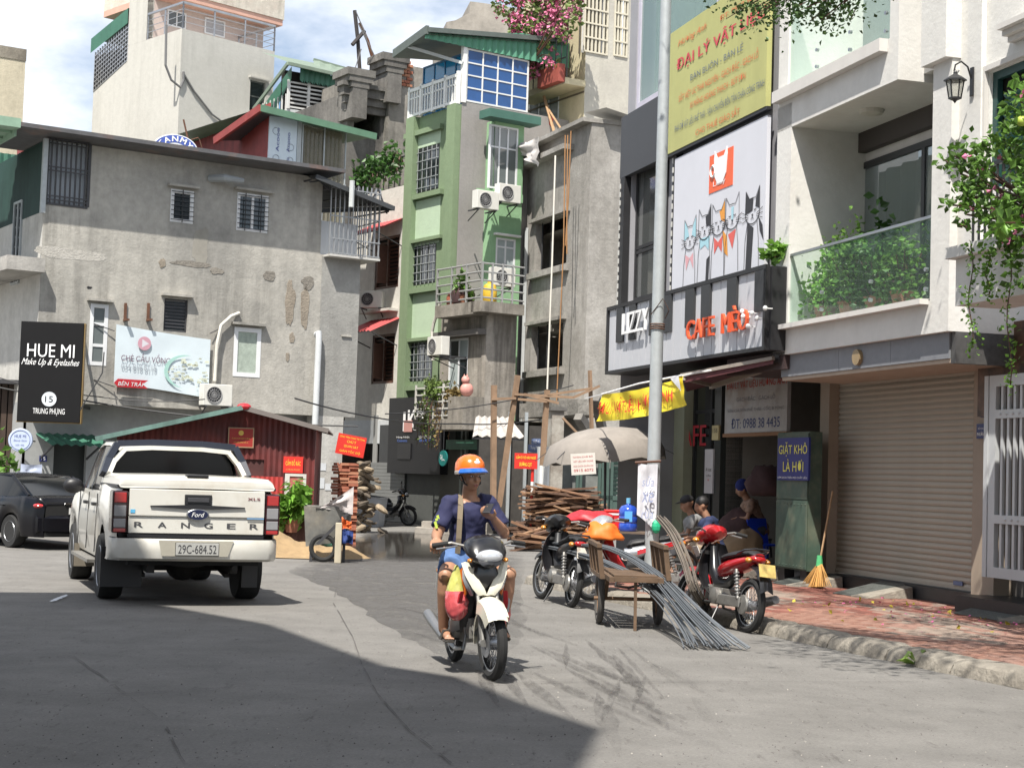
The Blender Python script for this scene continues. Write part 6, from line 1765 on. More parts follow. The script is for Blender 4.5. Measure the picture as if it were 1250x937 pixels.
zcap = Z(1150, 76)
MB().box(xc, 0, zlt-.02, xe, PJ+.2, zcap).build('column', WH, wb_, fr=FB2)
MB().box(xc-.12, -.1, zcap, xe+.02, PJ+.2, zcap+3.5).build('column', WH, wb_, fr=FB2)
bk = MB(); yb_ = PJ
dz0 = zlt;
dl = FRt.loc(1034, 230)[0]; dt = FRt.loc(1034, 207)[1]
bk.sheet(x0+.45, xe, zlt, zb2+.3, [(dl, zlt, xc-.0, dt)], .15, yb_)
bk.build('back_wall', WH2, wb_, fr=FB2)
MB().box(FRt.loc(1024, 190)[0], yb_-.12, FRt.loc(1024, 200)[1], xe, yb_-.003, zb2+.02).build('brown_band', mat('brown_band', (.06, .05, .045), .7, var=.1), wb_, fr=FB2)
window(wb_, FRt, (dl, zlt, xc, dt), frame=mat('door_frame_dk', (.04, .042, .045), .5), n=2, rows=(1,), pane=clear_glass('door_glass2', (.35, .4, .38), .3), dep=.0, fw=.09, name='sliding_door')
cb = MB(); n_ = 40
for i in range(n_):
 a = dl+(xc-dl)*i/n_; b = dl+(xc-dl)*(i+1)/n_; ya, y2_ = .5+.05*math.sin(i*1.5), .5+.05*math.sin((i+1)*1.5)
 cb.quad((a, ya, zlt), (b, y2_, zlt), (b, y2_, dt), (a, ya, dt))
cb.build('curtain', MATS['green_curtain'], wb_, fr=FRt, smooth=2)
MB().box(x0+.45, .004, zlt-.0, xc, PJ, zlt+.004).build('floor', WH2, wb_, fr=FB2)
xu = X(1096, 98)
MB().box(x0, 0, zb2, xu, PJ+.2, zl2+.16).build('upper_slab', WH, wb_, fr=FB2)
MB().box(x0+.04, -.12, zl2, X(1084, 60), -.003, zl2+.16).build('ledge', WH2, wb_, fr=FB2)
MB().box(X(1086, 50), 0, zl2+.16, xu, PJ+.2, zl2+4).build('column', WH, wb_, fr=FB2)
MB().box(xu+.004, .35, zb2+.1, xe, PJ+.2, zb2+.75).build('upper_slab', WH, wb_, fr=FB2)
MB().box(x0, 0, zl2+.16, x0+.3, PJ, zl2+3.5).build('column', WH, wb_, fr=FB2)
MB().box(x0+.3, PJ, zl2+.16, xe, PJ+.2, zl2+4).build('back_wall', mat('upper_back', (.25, .28, .27), .5, var=.3, vs=.8), wb_, fr=FB2)
MB().lathe([(.17, 0), (.15, -.05), (.05, -.07)], 20, Matrix.Translation((X(1064, 131, .5), .5, zb2-.002))).build('ceiling_lamp', mat('lamp_glass', (.5, .48, .42), .4), wb_, fr=FB2)
BGL = clear_glass('balustrade_glass', (.75, .9, .84), .03)
zgt = Z(960, 314)
def balus(x_a, x_b, z_a, z_b, n_, nm):
 for i in range(n_):
  a = x_a+(x_b-x_a)*i/n_; b = x_a+(x_b-x_a)*(i+1)/n_
  MB().box(a+.01, .03, z_a, b-.01, .042, z_b).build('glass_panel', BGL, wb_, fr=FB2)
  for zz in (z_a+.12, z_a+.35): MB().lathe([(.025, -.02), (.025, .02)], 10, Matrix.Translation((b-.12, .036, zz)) @ Matrix.Rotation(R(90), 4, 'X')).build('glass_clamp', STEEL, wb_, fr=FB2)
balus(x0+.2, xc-.03, zlt+.01, zgt, 3, 'a')
MB().box(x0+.2, .015, zgt, xc-.03, .06, zgt+.035).build('handrail', STEEL, wb_, fr=FB2)
balus(x0+.3, X(1084, 60), zl2+.17, zl2+1.5, 3, 'b')
MB().box(x0+.1, -.02, zfb-.1, x0+.25, .2, zfb).build('camera_box', DARKM, wb_, fr=FB2)
for i, (px, w_, h, n_, l_, m_) in enumerate(((985, .3, .75, 420, 'bushy green plant at the left end behind the glass balustrade', LEAF), (1010, .36, 1.0, 700, 'yellowish tall leafy shrub rising above the glass balustrade, left of the middle', LG3), (1040, .36, 1.1, 800, 'tall bushy plant in the middle behind the glass balustrade', LEAF), (1072, .34, .95, 800, 'broad dark leafy plant right of the middle behind the glass balustrade', leaf_mat('leaf_dark', (.05, .12, .025))), (1105, .32, .95, 700, 'dark bushy plant at the right end behind the glass balustrade', LEAF))):
 plant(FB2, X(px, 380, .45), .42, zlt, w_, h, n_, l_, .085, True, m_)
plant(FB2, x0+.15, -.02, zgt-.05, .2, .25, 90, 'small sprig poking out past the left end of the glass balustrade', .12, False, LG3)
plant(FB2, X(1080, 300, .8), .8, zlt, .3, 1.5, 140, 'thin dark bamboo-like plant before the sliding door', .13, True, MATS['leaf_dark'])
rh2 = thing('gate_house', 'white house with green louvred shutters and steel gate at the right edge', 'building', fr=FRt)
wx0 = xe; yw = -1.05
w_ = (FRt.loc(1207, 120, yw)[0], FRt.loc(1207, 232, yw)[1], FRt.loc(1290, 120, yw)[0], FRt.loc(1207, 89, yw)[1])
mb = MB(); zbase = FRt.loc(1180, 305, yw)[1]; mb.sheet(wx0, 9, zbase, w_[3]+4, [w_], .2, yw); mb.build('wall', WH, rh2)
mb = MB(); xp = FRt.loc(1187, 120, yw)[0]; mb.box(xp, yw-.07, zbase, xp+.28, yw-.003, w_[3]+4); mb.build('pilaster', WH, rh2)
mb = MB(); mb.box(w_[0]-.07, yw-.05, w_[1]-.1, w_[0]-.01, yw-.003, w_[3]+.07).box(w_[0]-.01, yw-.05, w_[3]+.01, w_[2], yw-.003, w_[3]+.07); mb.build('window_trim', WH2, rh2)
GSH = mat('teal_shutter', (.015, .06, .055), .5); fo = MB()
f0 = MB().box(w_[0], yw+.05, w_[1], w_[0]+.09, yw+.12, w_[3]); f0.box(w_[0]+.09, yw+.05, w_[3]-.09, w_[2], yw+.12, w_[3]); f0.box(w_[0]+.62, yw+.05, w_[1], w_[0]+.7, yw+.12, w_[3]-.09)
f0 = f0.build('shutter', GSH, rh2)
z = w_[1]
while z < w_[3]-.3:
 MB().add([(w_[0]+.2, yw+.1, z), (w_[0]+.6, yw+.1, z), (w_[0]+.6, yw+.05, z+.05), (w_[0]+.2, yw+.05, z+.05)], [(0, 1, 2, 3)]).build('slat', mat('teal_slat', (.04, .16, .14), .5), f0); z += .075
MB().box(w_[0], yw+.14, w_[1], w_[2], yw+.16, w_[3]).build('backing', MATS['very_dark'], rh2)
q = FRt.loc(1238, 42, yw)
mb = MB()
for k, o in enumerate((.08, .15, .22)): mb.box(q[0], yw-o, q[1]-.1+k*.06, 9, yw-.003, q[1]-.042+k*.06)
mb.build('cornice', WH2, rh2)
zt_ = FRt.loc(1180, 303, yw-.5)[1]
MB().box(FRt.loc(1168, 320, -1.6)[0], -1.75, zt_-.12, 9, yw-.003, zt_).build('balcony_slab', WH, rh2)
MB().box(FRt.loc(1172, 320, -1.6)[0], -1.65, zt_-.62, 9, yw-.003, zt_-.124).build('balcony_beam', WH, rh2)
rl = MB(); xa_ = FRt.loc(1186, 290, -1.7)[0]
for i in range(16): rl.box(xa_+i*.11, -1.7, zt_, xa_+.02+i*.11, -1.68, zt_+.75)
rl.box(xa_, -1.71, zt_+.75, 9, -1.67, zt_+.79); rl.build('railing', BLACKM, rh2)
MB().box(px1+.1, -.3, zt_-1.7, 9, -.1, zt_-.63).build('stone_wall', mat('brown_marble', (.14, .075, .045), .5, dirt=(.05, .03, .02), ds=4, dl=.5, var=.4, vs=14), rh2)
MB().box(px1, -.5, .0, 9, .3, .32).build('plinth', MATS['black_granite'], rh2)
MB().box(px1+.1, .2, .3, 9, .3, zt_-.6).build('inner_wall', mat('dim_wall2', (.12, .11, .1), .8), rh2)
gx0 = FRt.loc(1209, 590, -.35)[0]; gzt = FRt.loc(1209, 459, -.35)[1]; gzb = FRt.loc(1209, 704, -.35)[1]
gt = thing('steel_gate', 'pale grey steel bar gate at the right edge of the picture', 'gate', fr=FRt)
GP2 = mat('gate_paint', (.5, .52, .53), .45, .1, var=.06)
mb = MB(); yg = -.35
mb.box(gx0, yg-.03, gzb, gx0+.13, yg+.03, gzt).box(gx0+.13, yg-.03, gzt-.13, gx0+3, yg+.03, gzt).box(gx0+.13, yg-.03, gzb, gx0+3, yg+.03, gzb+.12).build('frame', GP2, gt)
for z in (gzt-.5, gzb+.62): MB().box(gx0+.132, yg-.035, z, gx0+3, yg+.035, z+.1).build('rail', GP2, gt)
b0 = MB().box(0, yg-.018, gzb+.121, .045, yg+.018, gzt-.131).build('bar', GP2, gt); b0.location = (gx0+.22, 0, 0)
for k in range(1, 22): child_copy(b0, Matrix.Translation((gx0+.22+k*.125, 0, 0)))
st0 = MB().ball((0, yg-.036, 0), .018, 8, 5).build('stud', GP2, gt); st0.location = (gx0+.24, 0, gzt-.45)
for k in range(1, 12):
 for z in (gzt-.45, gzb+.67): child_copy(st0, Matrix.Translation((gx0+.24+k*.125, 0, z)))
MB().box(gx0-.09, yg-.04, gzb, gx0-.01, yg+.05, gzt).build('post', GP2, gt)
x, z = FRt.loc(1187, 100, yw-.08)
ln_ = thing('wall_lantern', 'black cast wall lantern on the white pilaster above the flowering shrub', 'lantern', fr=Fr(M=FRt.sub(x, yw-.075, z=z).M @ Matrix.Scale(.74, 4)))
MB().box(-.045, -.03, -.22, .045, 0, .22).build('back_plate', BLACKM, ln_, bevel=.01)
P_ = [(0, -.02, -.12), (0, -.1, -.13)]
arc_ = [(0, -.03, .02)]+[(0, -.2-.13*math.cos(t), .2+.12*math.sin(t)) for t in [PI*(1.1-.2*k) for k in range(8)]][::-1]
MB().tube([(0, -.03, .05), (0, -.09, .22), (0, -.2, .29), (0, -.3, .23), (0, -.32, .14), (0, -.27, .1), (0, -.24, .15)], .014, 6).build('scroll_arm', BLACKM, ln_, smooth=True)
MB().lathe([(.0, .17), (.03, .12), (.03, .09), (.1, .05), (.17, .0), (.17, -.02)], 6, Matrix.Translation((0, -.3, 0))).build('cap', BLACKM, ln_)
MB().lathe([(.125, -.02), (.085, -.27)], 6, Matrix.Translation((0, -.3, 0)), cap=False).build('glass', clear_glass('lantern_glass', (.5, .5, .45), .25), ln_)
cg_ = MB()
for k in range(6):
 a = 2*PI*k/6; cg_.bar((.13*math.cos(a), -.3+.13*math.sin(a), -.02), (.09*math.cos(a), -.3+.09*math.sin(a), -.27), .014)
cg_.lathe([(.1, -.27), (.1, -.29), (.03, -.32), (.0, -.36)], 6, Matrix.Translation((0, -.3, 0))); cg_.build('cage', BLACKM, ln_)
dq = -2.1
rb = [(1190, 195, .28), (1215, 190, .34), (1240, 175, .34), (1205, 225, .34), (1235, 225, .42), (1250, 250, .42), (1190, 240, .25), (1215, 262, .3), (1245, 290, .34), (1172, 212, .2), (1165, 190, .16), (1152, 195, .12), (1180, 262, .16), (1262, 200, .4), (1262, 140, .3), (1240, 115, .2), (1252, 330, .25), (1243, 145, .2), (1225, 300, .15), (1158, 250, .1), (1176, 235, .18)]
blobs = [bl(FRt, a, b, dq, r) for a, b, r in rb]
bz_ = FRt.loc(1240, 300, dq)[1]
bx_ = FRt.loc(1240, 300, dq)[0]
bougain('bougainvillea', 'green shrub with few pink flowers spilling over the balcony at the right edge', blobs, FRt, 1150, .085, .055, .014, LEAF, BPM, [((bx_+.3, -1.6, bz_), b[:3]) for b in blobs])
for j, (px, y0, y1, l_) in enumerate(((1185, 300, 425, 'thin trailing vine strand under the right balcony, left one'), (1232, 300, 470, 'long trailing vine strand before the brown stone, right one'), (1206, 305, 360, 'short trailing vine strand between the two longer ones'))):
 v_ = thing('trailing_vine', l_, 'plant', fr=FRt); mb, st = MB(), MB(); P_ = []
 for k in range(10):
  x, z = FRt.loc(px+3*math.sin(k), y0+(y1-y0)*k/9, -1.95); P_.append((x, -1.95, z))
  for _ in range(16): leaves(mb, (x+random.gauss(0, .035), -1.95+random.gauss(0, .04), z+random.gauss(0, .05)), .05)
 st.tube(P_, .006, 4); mb.build('foliage', LG3, v_); st.build('stem', BROWNW, v_)
bc = thing('leafy_branch', 'bright green broad leaves on a twig in front of the shrub at the right edge', 'branch', fr=FRt)
mb = MB(); st = MB(); pts = [FRt.loc(px, py, -2.6) for px, py in ((1290, 262), (1250, 272), (1225, 272), (1210, 282))]
st.tube([(x, -2.6, z) for x, z in pts], [.012, .01, .007, .003], 5)
for k in range(26):
 t = random.random()*2.99; i = int(t); a, b = pts[i], pts[i+1]; u = t-i
 leaves(mb, (a[0]+(b[0]-a[0])*u, -2.6, a[1]+(b[1]-a[1])*u+random.uniform(-.06, .04)), .14, spread=1.1)
mb.build('foliage', LG3, bc); st.build('twig', BROWNW, bc)
fr_ = tag(MB().ball(tuple(FRt.M @ Vector((FRt.loc(1247, 148, -2.2)[0], -2.2, FRt.loc(1247, 148, -2.2)[1]))), .05, 12, 8).build('round_fruit', mat('lime_fruit', (.4, .5, .08), .5), smooth=2), 'single round yellow-green fruit in the shrub at the right edge', 'fruit')
cbn = thing('metal_cabinet', 'worn dark green metal cabinet standing beside the hardware shop opening', 'cabinet', fr=FRt)
r = FRt.rect(945, 527, 983, 683, d=-.55); z0c = .34
CGM = mat('cabinet_green', (.06, .1, .075), .55, .1, var=.25, dirt=(.12, .14, .1), ds=3, dl=.55)
MB().box(r[0], -.5, z0c, r[2], -.3, r[3]).build('body', CGM, cbn)
MB().box(r[0]+.01, -.52, z0c+.02, r[2]-.01, -.502, z0c+(r[3]-z0c)*.5).build('door', CGM, cbn, bevel=.004); MB().box(r[0]+.01, -.52, z0c+(r[3]-z0c)*.51, r[2]-.01, -.502, r[3]-.02).build('door', CGM, cbn, bevel=.004)
rv = MB()
for k in range(9): rv.ball((r[0]+.05+k*(r[2]-r[0]-.1)/8, -.523, z0c+(r[3]-z0c)*.5-.05), .01, 6, 4); rv.ball((r[0]+.05+k*(r[2]-r[0]-.1)/8, -.523, z0c+.06), .01, 6, 4)
rv.build('rivets', CGM, cbn)
MB().box(r[0]+.05, -.48, .14, r[0]+.25, -.32, z0c).box(r[2]-.25, -.48, .14, r[2]-.05, -.32, z0c).build('foot', BLACKM, cbn)
ls = thing('laundry_sign', 'navy sign with yellow words GIẶT KHÔ LÀ HƠI on the green cabinet', 'sign', fr=FRt)
s_ = FRt.rect(949, 534, 987, 586, d=-.56); MB().box(s_[0], -.56, s_[1], s_[2], -.53, s_[3]).build('board', mat('navy_board', (.015, .02, .16), .5), ls)
w_, h_ = s_[2]-s_[0], s_[3]-s_[1]; YL2 = mat('letter_yellow', (.75, .7, .1), .5, var=0)
txt('GIẶT KHÔ', YL2, ls, FRt, (s_[0]+.05*w_, s_[1]+.56*h_, s_[2]-.04*w_, s_[3]-.1*h_), -.565, .015); txt('LÀ HƠI', YL2, ls, FRt, (s_[0]+.2*w_, s_[1]+.2*h_, s_[2]-.15*w_, s_[1]+.5*h_), -.565, .015); txt('LÀM SẠCH TRÊN MỌI CHẤT LIỆU', WL, ls, FRt, (s_[0]+.03*w_, s_[1]+.03*h_, s_[2]-.03*w_, s_[1]+.11*h_), -.565, .01)
for i, (px0, px1_, l_) in enumerate(((998, 1060, 'checker plate ramp with concrete cheek before the shutter, left one'), (1078, 1145, 'checker plate ramp before the shutter, right one'), (1222, 1290, 'sloped grey ramp in front of the steel gate'))):
 a = gx(px0 if i < 2 else 1232, 700); b = a+(.62 if i < 2 else 1.0)
 rp__ = thing('entry_ramp', l_, 'ramp', fr=FRt, group='ramps up to the doors')
 mb = MB(); zt__ = .3; mb.add([(a, -.75, KZ+.005), (b, -.75, KZ+.005), (b, -.03, zt__), (a, -.03, zt__), (a, -.03, KZ), (b, -.03, KZ)], [(0, 1, 2, 3), (1, 5, 2), (0, 3, 4)]); mb.build('plate', mat('checker_plate', (.13, .14, .13), .5, .3, var=.3, vs=20, bump=1, bs=90), rp__)
 MB().add([(b, -.8, KZ), (b+.22, -.7, KZ), (b+.22, -.03, KZ), (b, -.03, KZ), (b, -.8, KZ+.02), (b+.2, -.7, KZ+.02), (b+.2, -.03, .28), (b, -.03, .29)], [(0, 1, 5, 4), (1, 2, 6, 5), (4, 5, 6, 7), (3, 0, 4, 7)]).build('cheek', KERB, rp__)
for i, (px, l_) in enumerate(((938, 'small concrete block on the pavement left of the cabinet'), (966, 'concrete doorstep block below the green cabinet'))):
 a = gx(px, 700); tag(MB().box(a, -.7, KZ, a+.5, -.2, KZ+.2-.05*i).build('concrete_block', KERB, fr=FRt, bevel=.015), l_, 'block')
br_ = thing('broom', 'straw broom with green band leaning beside the shutter pillar', 'broom', fr=FRt)
x, z = FRt.loc(999, 712, -.45)
MB().tube([(x-.02, -.25, KZ+1.35), (x, -.42, KZ+.45)], .014, 6).build('handle', WOOD, br_)
MB().lathe([(.035, .45), (.05, .3)], 10, Matrix.Translation((x, -.44, KZ))).build('band', mat('green_band', (.08, .4, .16), .5), br_)
mb = MB()
for k in range(150):
 a = random.gauss(0, .3); b_ = random.gauss(0, .12); mb.bar((x+a*.08, -.44+b_*.08, KZ+.33), (x+a*.55, -.5+b_*.5, KZ+.01+abs(a)*.05), .006)
mb.build('straw', mat('straw', (.5, .27, .08), .9, island=.3), br_)
# ================= corner house behind and left of the camera: throws the big shade =================
def shadow_pt(px, py, H):
 g_ = gp(px, py); k = H/math.tan(SUN_EL); return (g_.x-math.sin(SUN_AZ)*k, g_.y-math.cos(SUN_AZ)*k)
HH = 13.0
edge = [shadow_pt(*q, HH) for q in ((-60, 722), (120, 723), (190, 737), (330, 762), (470, 812), (560, 826), (640, 858), (735, 890), (712, 937))]
co = thing('corner_house', 'plain rendered corner house standing behind the camera to the left', 'building', loc=(edge[0][0], edge[0][1], 0))
ox, oy = edge[0]
pts = [(x-ox, y-oy) for x, y in edge]
back = [(pts[-1][0]-.4, pts[-1][1]-9), (pts[0][0]-5, pts[-1][1]-9), (pts[0][0]-5, pts[0][1]+.5)]
outl = pts+back; n_ = len(outl)
mb = MB(); z0_, z1_ = 0, HH-.5
for i in range(n_):
 a, b = outl[i], outl[(i+1) % n_]; mb.quad((a[0], a[1], 0), (b[0], b[1], 0), (b[0], b[1], HH), (a[0], a[1], HH))
mb.add([(x, y, HH) for x, y in outl], [tuple(range(n_))]); mb.build('wall', wall_mat('corner_wall', (.3, .29, .27), (.25, .24, .22)), co)
e2 = [shadow_pt(*q, 12) for q in ((-120, 640), (42, 645), (40, 668), (82, 676), (-40, 684), (-120, 690))]
# ================= lamp post =================
lp = Vector(gp(794, 722, KZ));
pt = thing('lamp_post', 'tall tapered galvanised lamp post rising past the cafe signs', 'lamp post', loc=tuple(lp))
top = at(813, -40, lp.y)
hgt = top.z-KZ
MB().lathe([(.13, 0), (.13, .03), (.092, .05), (.088, 1.0), (.078, hgt*.5), (.066, hgt+1.5)], 20).build('shaft', GALV, pt, smooth=True)
MB().lathe([(.0, 0), (.2, 0), (.2, .025), (0, .025)], 4).build('base_plate', GALV, pt)
mb = MB()
for k in range(3): mb.torus((0, 0, 3.2+k*.03-KZ+.3), 'z', .094, .008, 20, 4)
for k in range(2): mb.tube([(.09, -.05, 3.5), (.13, -.16, 3.6), (.05, -.12, 3.75), (-.09, -.05, 3.55)], .006, 4)
mb.build('tied_wire', MATS['rust'], pt)
hd = MB().tube([(0, 0, hgt+1.5), (-.3, -.6, hgt+2.2), (-.8, -1.6, hgt+2.5)], .05, 8); hd.build('arm', GALV, pt)
MB().ball((-.95, -1.95, hgt+2.5), (.16, .38, .08), 12, 6).build('lamp_head', GALV, pt, smooth=True)
FPp = Fr(M=Matrix.Translation((lp.x-.02, lp.y-.13, 0)))
r = FPp.rect(778, 565, 802, 640)
cs = thing('cloth_sign', 'white cloth with faint handwriting tied to the lamp post, green knot below', 'sign', fr=FPp)
cloth_sheet(FPp, r, 0, mat('white_cloth', (.6, .6, .64), .85, var=.08), 'cloth', 10, 16, .06, skew=(.12, -.1, 0, 0), parent=cs)
MB().tube([(r[0]-.04, 0, r[3]), (r[2]+.04, 0, r[3]+.03)], .018, 6).build('rod', BROWNW, cs)
for i, ch in enumerate(('sửa', 'xe', 'rửa')):
 z = r[1]+(r[3]-r[1])*(.62-.26*i); txt(ch, mat('blue_faint', (.3, .34, .5), .8), cs, FPp, (r[0]+.05, z, r[2]-.05, z+.13), -.075, 0, shear=.2)
MB().ball((r[2]+.0, -.02, r[1]-.02), (.06, .05, .09), 8, 6).build('green_knot', mat('green_tape', (.02, .4, .2), .5), cs)
# ================= motorbikes =================
def spoke_wheel(root, x, z, R0, wt=.04, spokes=18, hubm=STEEL, disc=False):
 t = MB().torus((x, 0, z), 'y', R0-wt, wt, 32, 8, 1.05).build('wheel', RUBBER, root, smooth=True)
 r_ = MB().lathe([(R0-wt*2.1, -.024), (R0-wt*1.7, -.026), (R0-wt*1.9, 0), (R0-wt*1.7, .026), (R0-wt*2.1, .024)], 32, Matrix.Translation((x, 0, z)) @ Matrix.Rotation(R(90), 4, 'X'), cap=False); r_.build('rim', hubm, t, smooth=True)
 s_ = MB()
 for k in range(spokes*2):
  a = 2*PI*k/(spokes*2); sd_ = .03 if k % 2 else -.03; a2 = a+(.35 if (k//2) % 2 else -.35)
  s_.bar((x+.04*math.cos(a2), sd_, z+.04*math.sin(a2)), (x+(R0-wt*2)*math.cos(a), 0, z+(R0-wt*2)*math.sin(a)), .0035)
 s_.build('spokes', STEEL, t)
 MB().lathe([(.02, -.06), (.055, -.045), (.055, .045), (.02, .06)], 14, Matrix.Translation((x, 0, z)) @ Matrix.Rotation(R(90), 4, 'X')).build('hub', hubm, t, smooth=True)
 if disc: MB().lathe([(.11, .05), (.11, .056), (.05, .056), (.05, .05)], 24, Matrix.Translation((x, 0, z)) @ Matrix.Rotation(R(90), 4, 'X'), cap=False).build('brake_disc', STEEL, t)
 return t
def blend(pts, seg=6):
 return pts
def motorbike(label, M, body, dark, steer=0, plate=None, platem=None, grp=None, cat='motorbike', name='motorbike', accent=None, front='cub', seatm=None, legshield=None, rack=False, box=False):
 """underbone motorbike: x forward, y left, z up; wheels at x=+-.61"""
 seatm = seatm or mat('seat_black', (.015, .015, .016), .55, var=.1)
 t = thing(name, label, cat, fr=Fr(M=M), group=grp)
 WB = .61; R0 = .285
 sp_ = mat('engine_alu', (.32, .31, .29), .45, .7, var=.25, vs=12)
 spoke_wheel(t, -WB, R0, R0)
 sf = bpy.data.objects.new('front_fork', None)
 fk = MB(); ax = Vector((.36, 0, .82));
 st_ = Matrix.Translation((.36, 0, 0)) @ Matrix.Rotation(R(steer), 4, 'Z') @ Matrix.Translation((-.36, 0, 0))
 T_ = lambda mbb: setattr(mbb, 'T', st_) or mbb
 t1 = len(t.children)
 w1 = spoke_wheel(t, WB, R0, R0, disc=True)
 for o in [w1]+list(w1.children):
  o.data = o.data.copy(); o.data.transform(st_)
 mb = T_(MB())
 for s_ in (-.075, .075):
  mb.tube([(WB, s_, R0), (.53, s_, .52)], .022, 10); mb.tube([(.53, s_, .52), (.40, s_, .84)], .016, 8)
  mb.tube([(WB-.02, s_, R0), (WB+.02, s_, R0)], .03, 8)
 mb.box(.38, -.1, .76, .46, .1, .8)
 mb.build('front_fork', sp_, t)
 mb = T_(MB()); rings = []
 for k in range(11):
  a = R(-28+k*14.5); rr = R0+.035
  rings.append([(WB+(rr+dz)*math.sin(-a+R(20)), y, R0+(rr+dz)*math.cos(-a+R(20))) for y, dz in ((-.062, -.05), (-.055, -.005), (0, .012), (.055, -.005), (.062, -.05))])
 mb.loft(rings, closed=False); mb.build('front_mudguard', body, t, smooth=True)
 cw = T_(MB()); rings = []
 for (x, z, w_, h_) in ((.30, .98, .05, .05), (.34, 1.0, .15, .085), (.42, .99, .17, .105), (.50, .955, .15, .105), (.555, .92, .10, .075), (.57, .9, .03, .03)):
  rings.append([(x-.03*math.sin(a), w_*math.cos(a), z+h_*math.sin(a)) for a in [2*PI*j/16 for j in range(16)]])
 cw.loft(rings, cap=True); cwo = cw.build('handlebar_cowl', dark if front != 'cub' else body, t, smooth=True)
 hl = T_(MB()); hl.ball((.545, 0, .93), (.045, .11, .055), 16, 8); hl.build('headlight', mat('lamp_clear', (.55, .57, .6), .08, .3, spec=1, coat=1, var=0), t, smooth=True)
 for s_ in (-1, 1):
  q = T_(MB()); q.ball((.5, s_*.145, .9), (.045, .04, .03) if front == 'cub' else (.03, .02, .018), 10, 6); q.build('indicator', mat('amber_lens', (.5, .2, .03), .2), t, smooth=True)
  q = T_(MB()); q.tube([(.36, s_*.12, 1.0), (.33, s_*.24, 1.03), (.27, s_*.36, 1.01)], .012, 8); q.build('handlebar', sp_, t)
  q = T_(MB()); q.tube([(.32, s_*.26, 1.025), (.265, s_*.375, 1.008)], .02, 10); q.build('grip', RUBBER, t)
  q = T_(MB()); q.tube([(.35, s_*.2, 1.005), (.39, s_*.26, 1.0), (.33, s_*.36, .985)], .007, 6); q.build('brake_lever', STEEL, t)
 LSM = legshield or body
 for s_ in (-1, 1):
  rings = []
  for (z, x, w0, w1) in ((.90, .40, .03, .10), (.80, .42, .04, .16), (.68, .40, .05, .2), (.54, .33, .06, .215), (.42, .24, .06, .19), (.33, .14, .05, .13)):
   n_ = 6; ring = []
   for j in range(n_): u = j/(n_-1); ring.append((x-.10*u*u-.01, s_*(w0+(w1-w0)*u), z-.02*u))
   for j in range(n_-1, -1, -1): u = j/(n_-1); ring.append((x-.10*u*u-.03, s_*(w0+(w1-w0)*u), z-.02*u))
   rings.append(ring)
  MB().loft(rings, cap=True).build('leg_shield', LSM, t, smooth=True)
 MB().loft([[(x+.02*math.cos(b), w_*math.sin(b), z) for b in [PI*(-.5+j/8) for j in range(9)]] for (z, x, w_) in ((.88, .46, .07), (.8, .48, .1), (.7, .47, .1), (.6, .42, .075), (.5, .36, .05))], closed=False).build('nose_panel', dark, t, smooth=True)
 MB().tube([(.36, 0, .85), (.28, 0, .6), (.12, 0, .45), (-.1, 0, .48), (-.3, 0, .6)], [.04, .06, .07, .06, .05], 10).build('frame', dark, t, smooth=True)
 en = MB(); en.box(-.14, -.1, .24, .16, .1, .42); en.tube([(.1, 0, .34), (.3, 0, .36)], .07, 10)
 for k in range(5): en.box(.16+k*.025, -.085, .28, .172+k*.025, .085, .44)
 en.build('engine', sp_, t, bevel=.012)
 for s_ in (-1, 1): MB().lathe([(.09, 0), (.085, .05), (.05, .065)], 16, Matrix.Translation((-.04, s_*.1, .33)) @ Matrix.Rotation(R(-90*s_), 4, 'X')).build('engine_cover', sp_, t, smooth=True)
 MB().tube([(-.16, .09, .36), (-.4, .1, .32), (-.61, .1, .285)], .025, 8).tube([(-.16, -.09, .36), (-.4, -.1, .32), (-.61, -.1, .285)], .025, 8).build('swingarm', dark, t)
 MB().lathe([(.105, 0), (.1, .02), (.03, .03)], 18, Matrix.Translation((-.61, .085, .285)) @ Matrix.Rotation(R(-90), 4, 'X')).build('drum_cover', sp_, t, smooth=True)
 for s_ in (-1, 1):
  MB().tube([(-.56, s_*.13, .34), (-.46, s_*.13, .64)], .018, 8).build('shock_absorber', sp_, t)
  sp2 = MB(); pts_ = []
  for k in range(64): u = k/63; a = u*2*PI*7; pts_.append((-.555+.09*u+.028*math.cos(a), s_*.13+.028*math.sin(a), .38+.24*u))
  sp2.tube(pts_, .006, 5); sp2.build('spring', mat('spring_grey', (.3, .3, .3), .4, .6), t)
 rings = []
 for (x, z, w_, h_) in ((.06, .69, .05, .03), (.0, .735, .09, .05), (-.12, .755, .11, .055), (-.28, .775, .125, .06), (-.45, .8, .125, .055), (-.6, .81, .1, .045), (-.66, .8, .05, .03)):
  rings.append([(x, w_*math.cos(a), z+h_*(math.sin(a) if math.sin(a) > 0 else .5*math.sin(a))) for a in [2*PI*j/14 for j in range(14)]])
 MB().loft(rings, cap=True).build('seat', seatm, t, smooth=True)
 rings = []
 for (x, z, w_, h_) in ((.1, .6, .06, .07), (-.02, .62, .11, .09), (-.2, .66, .135, .09), (-.38, .70, .14, .08), (-.55, .745, .115, .065), (-.7, .79, .06, .04)):
  rings.append([(x, w_*math.cos(a), z+h_*math.sin(a)) for a in [2*PI*j/16 for j in range(16)]])
 MB().loft(rings, cap=True).build('tail_panel', body, t, smooth=True)
 if accent:
  for s_ in (-1, 1):
   MB().loft([[(x, s_*(w_+.004), z+dz) for dz in (-.03, .0, .03)] for (x, z, w_) in ((-.05, .62, .115), (-.2, .66, .132), (-.4, .705, .134), (-.55, .745, .11))], closed=False).build('stripe', accent, t)
 MB().ball((-.69, 0, .765), (.04, .085, .04), 12, 8).build('tail_light', mat('red_lens', (.35, .01, .01), .15, coat=1, var=0), t, smooth=True)
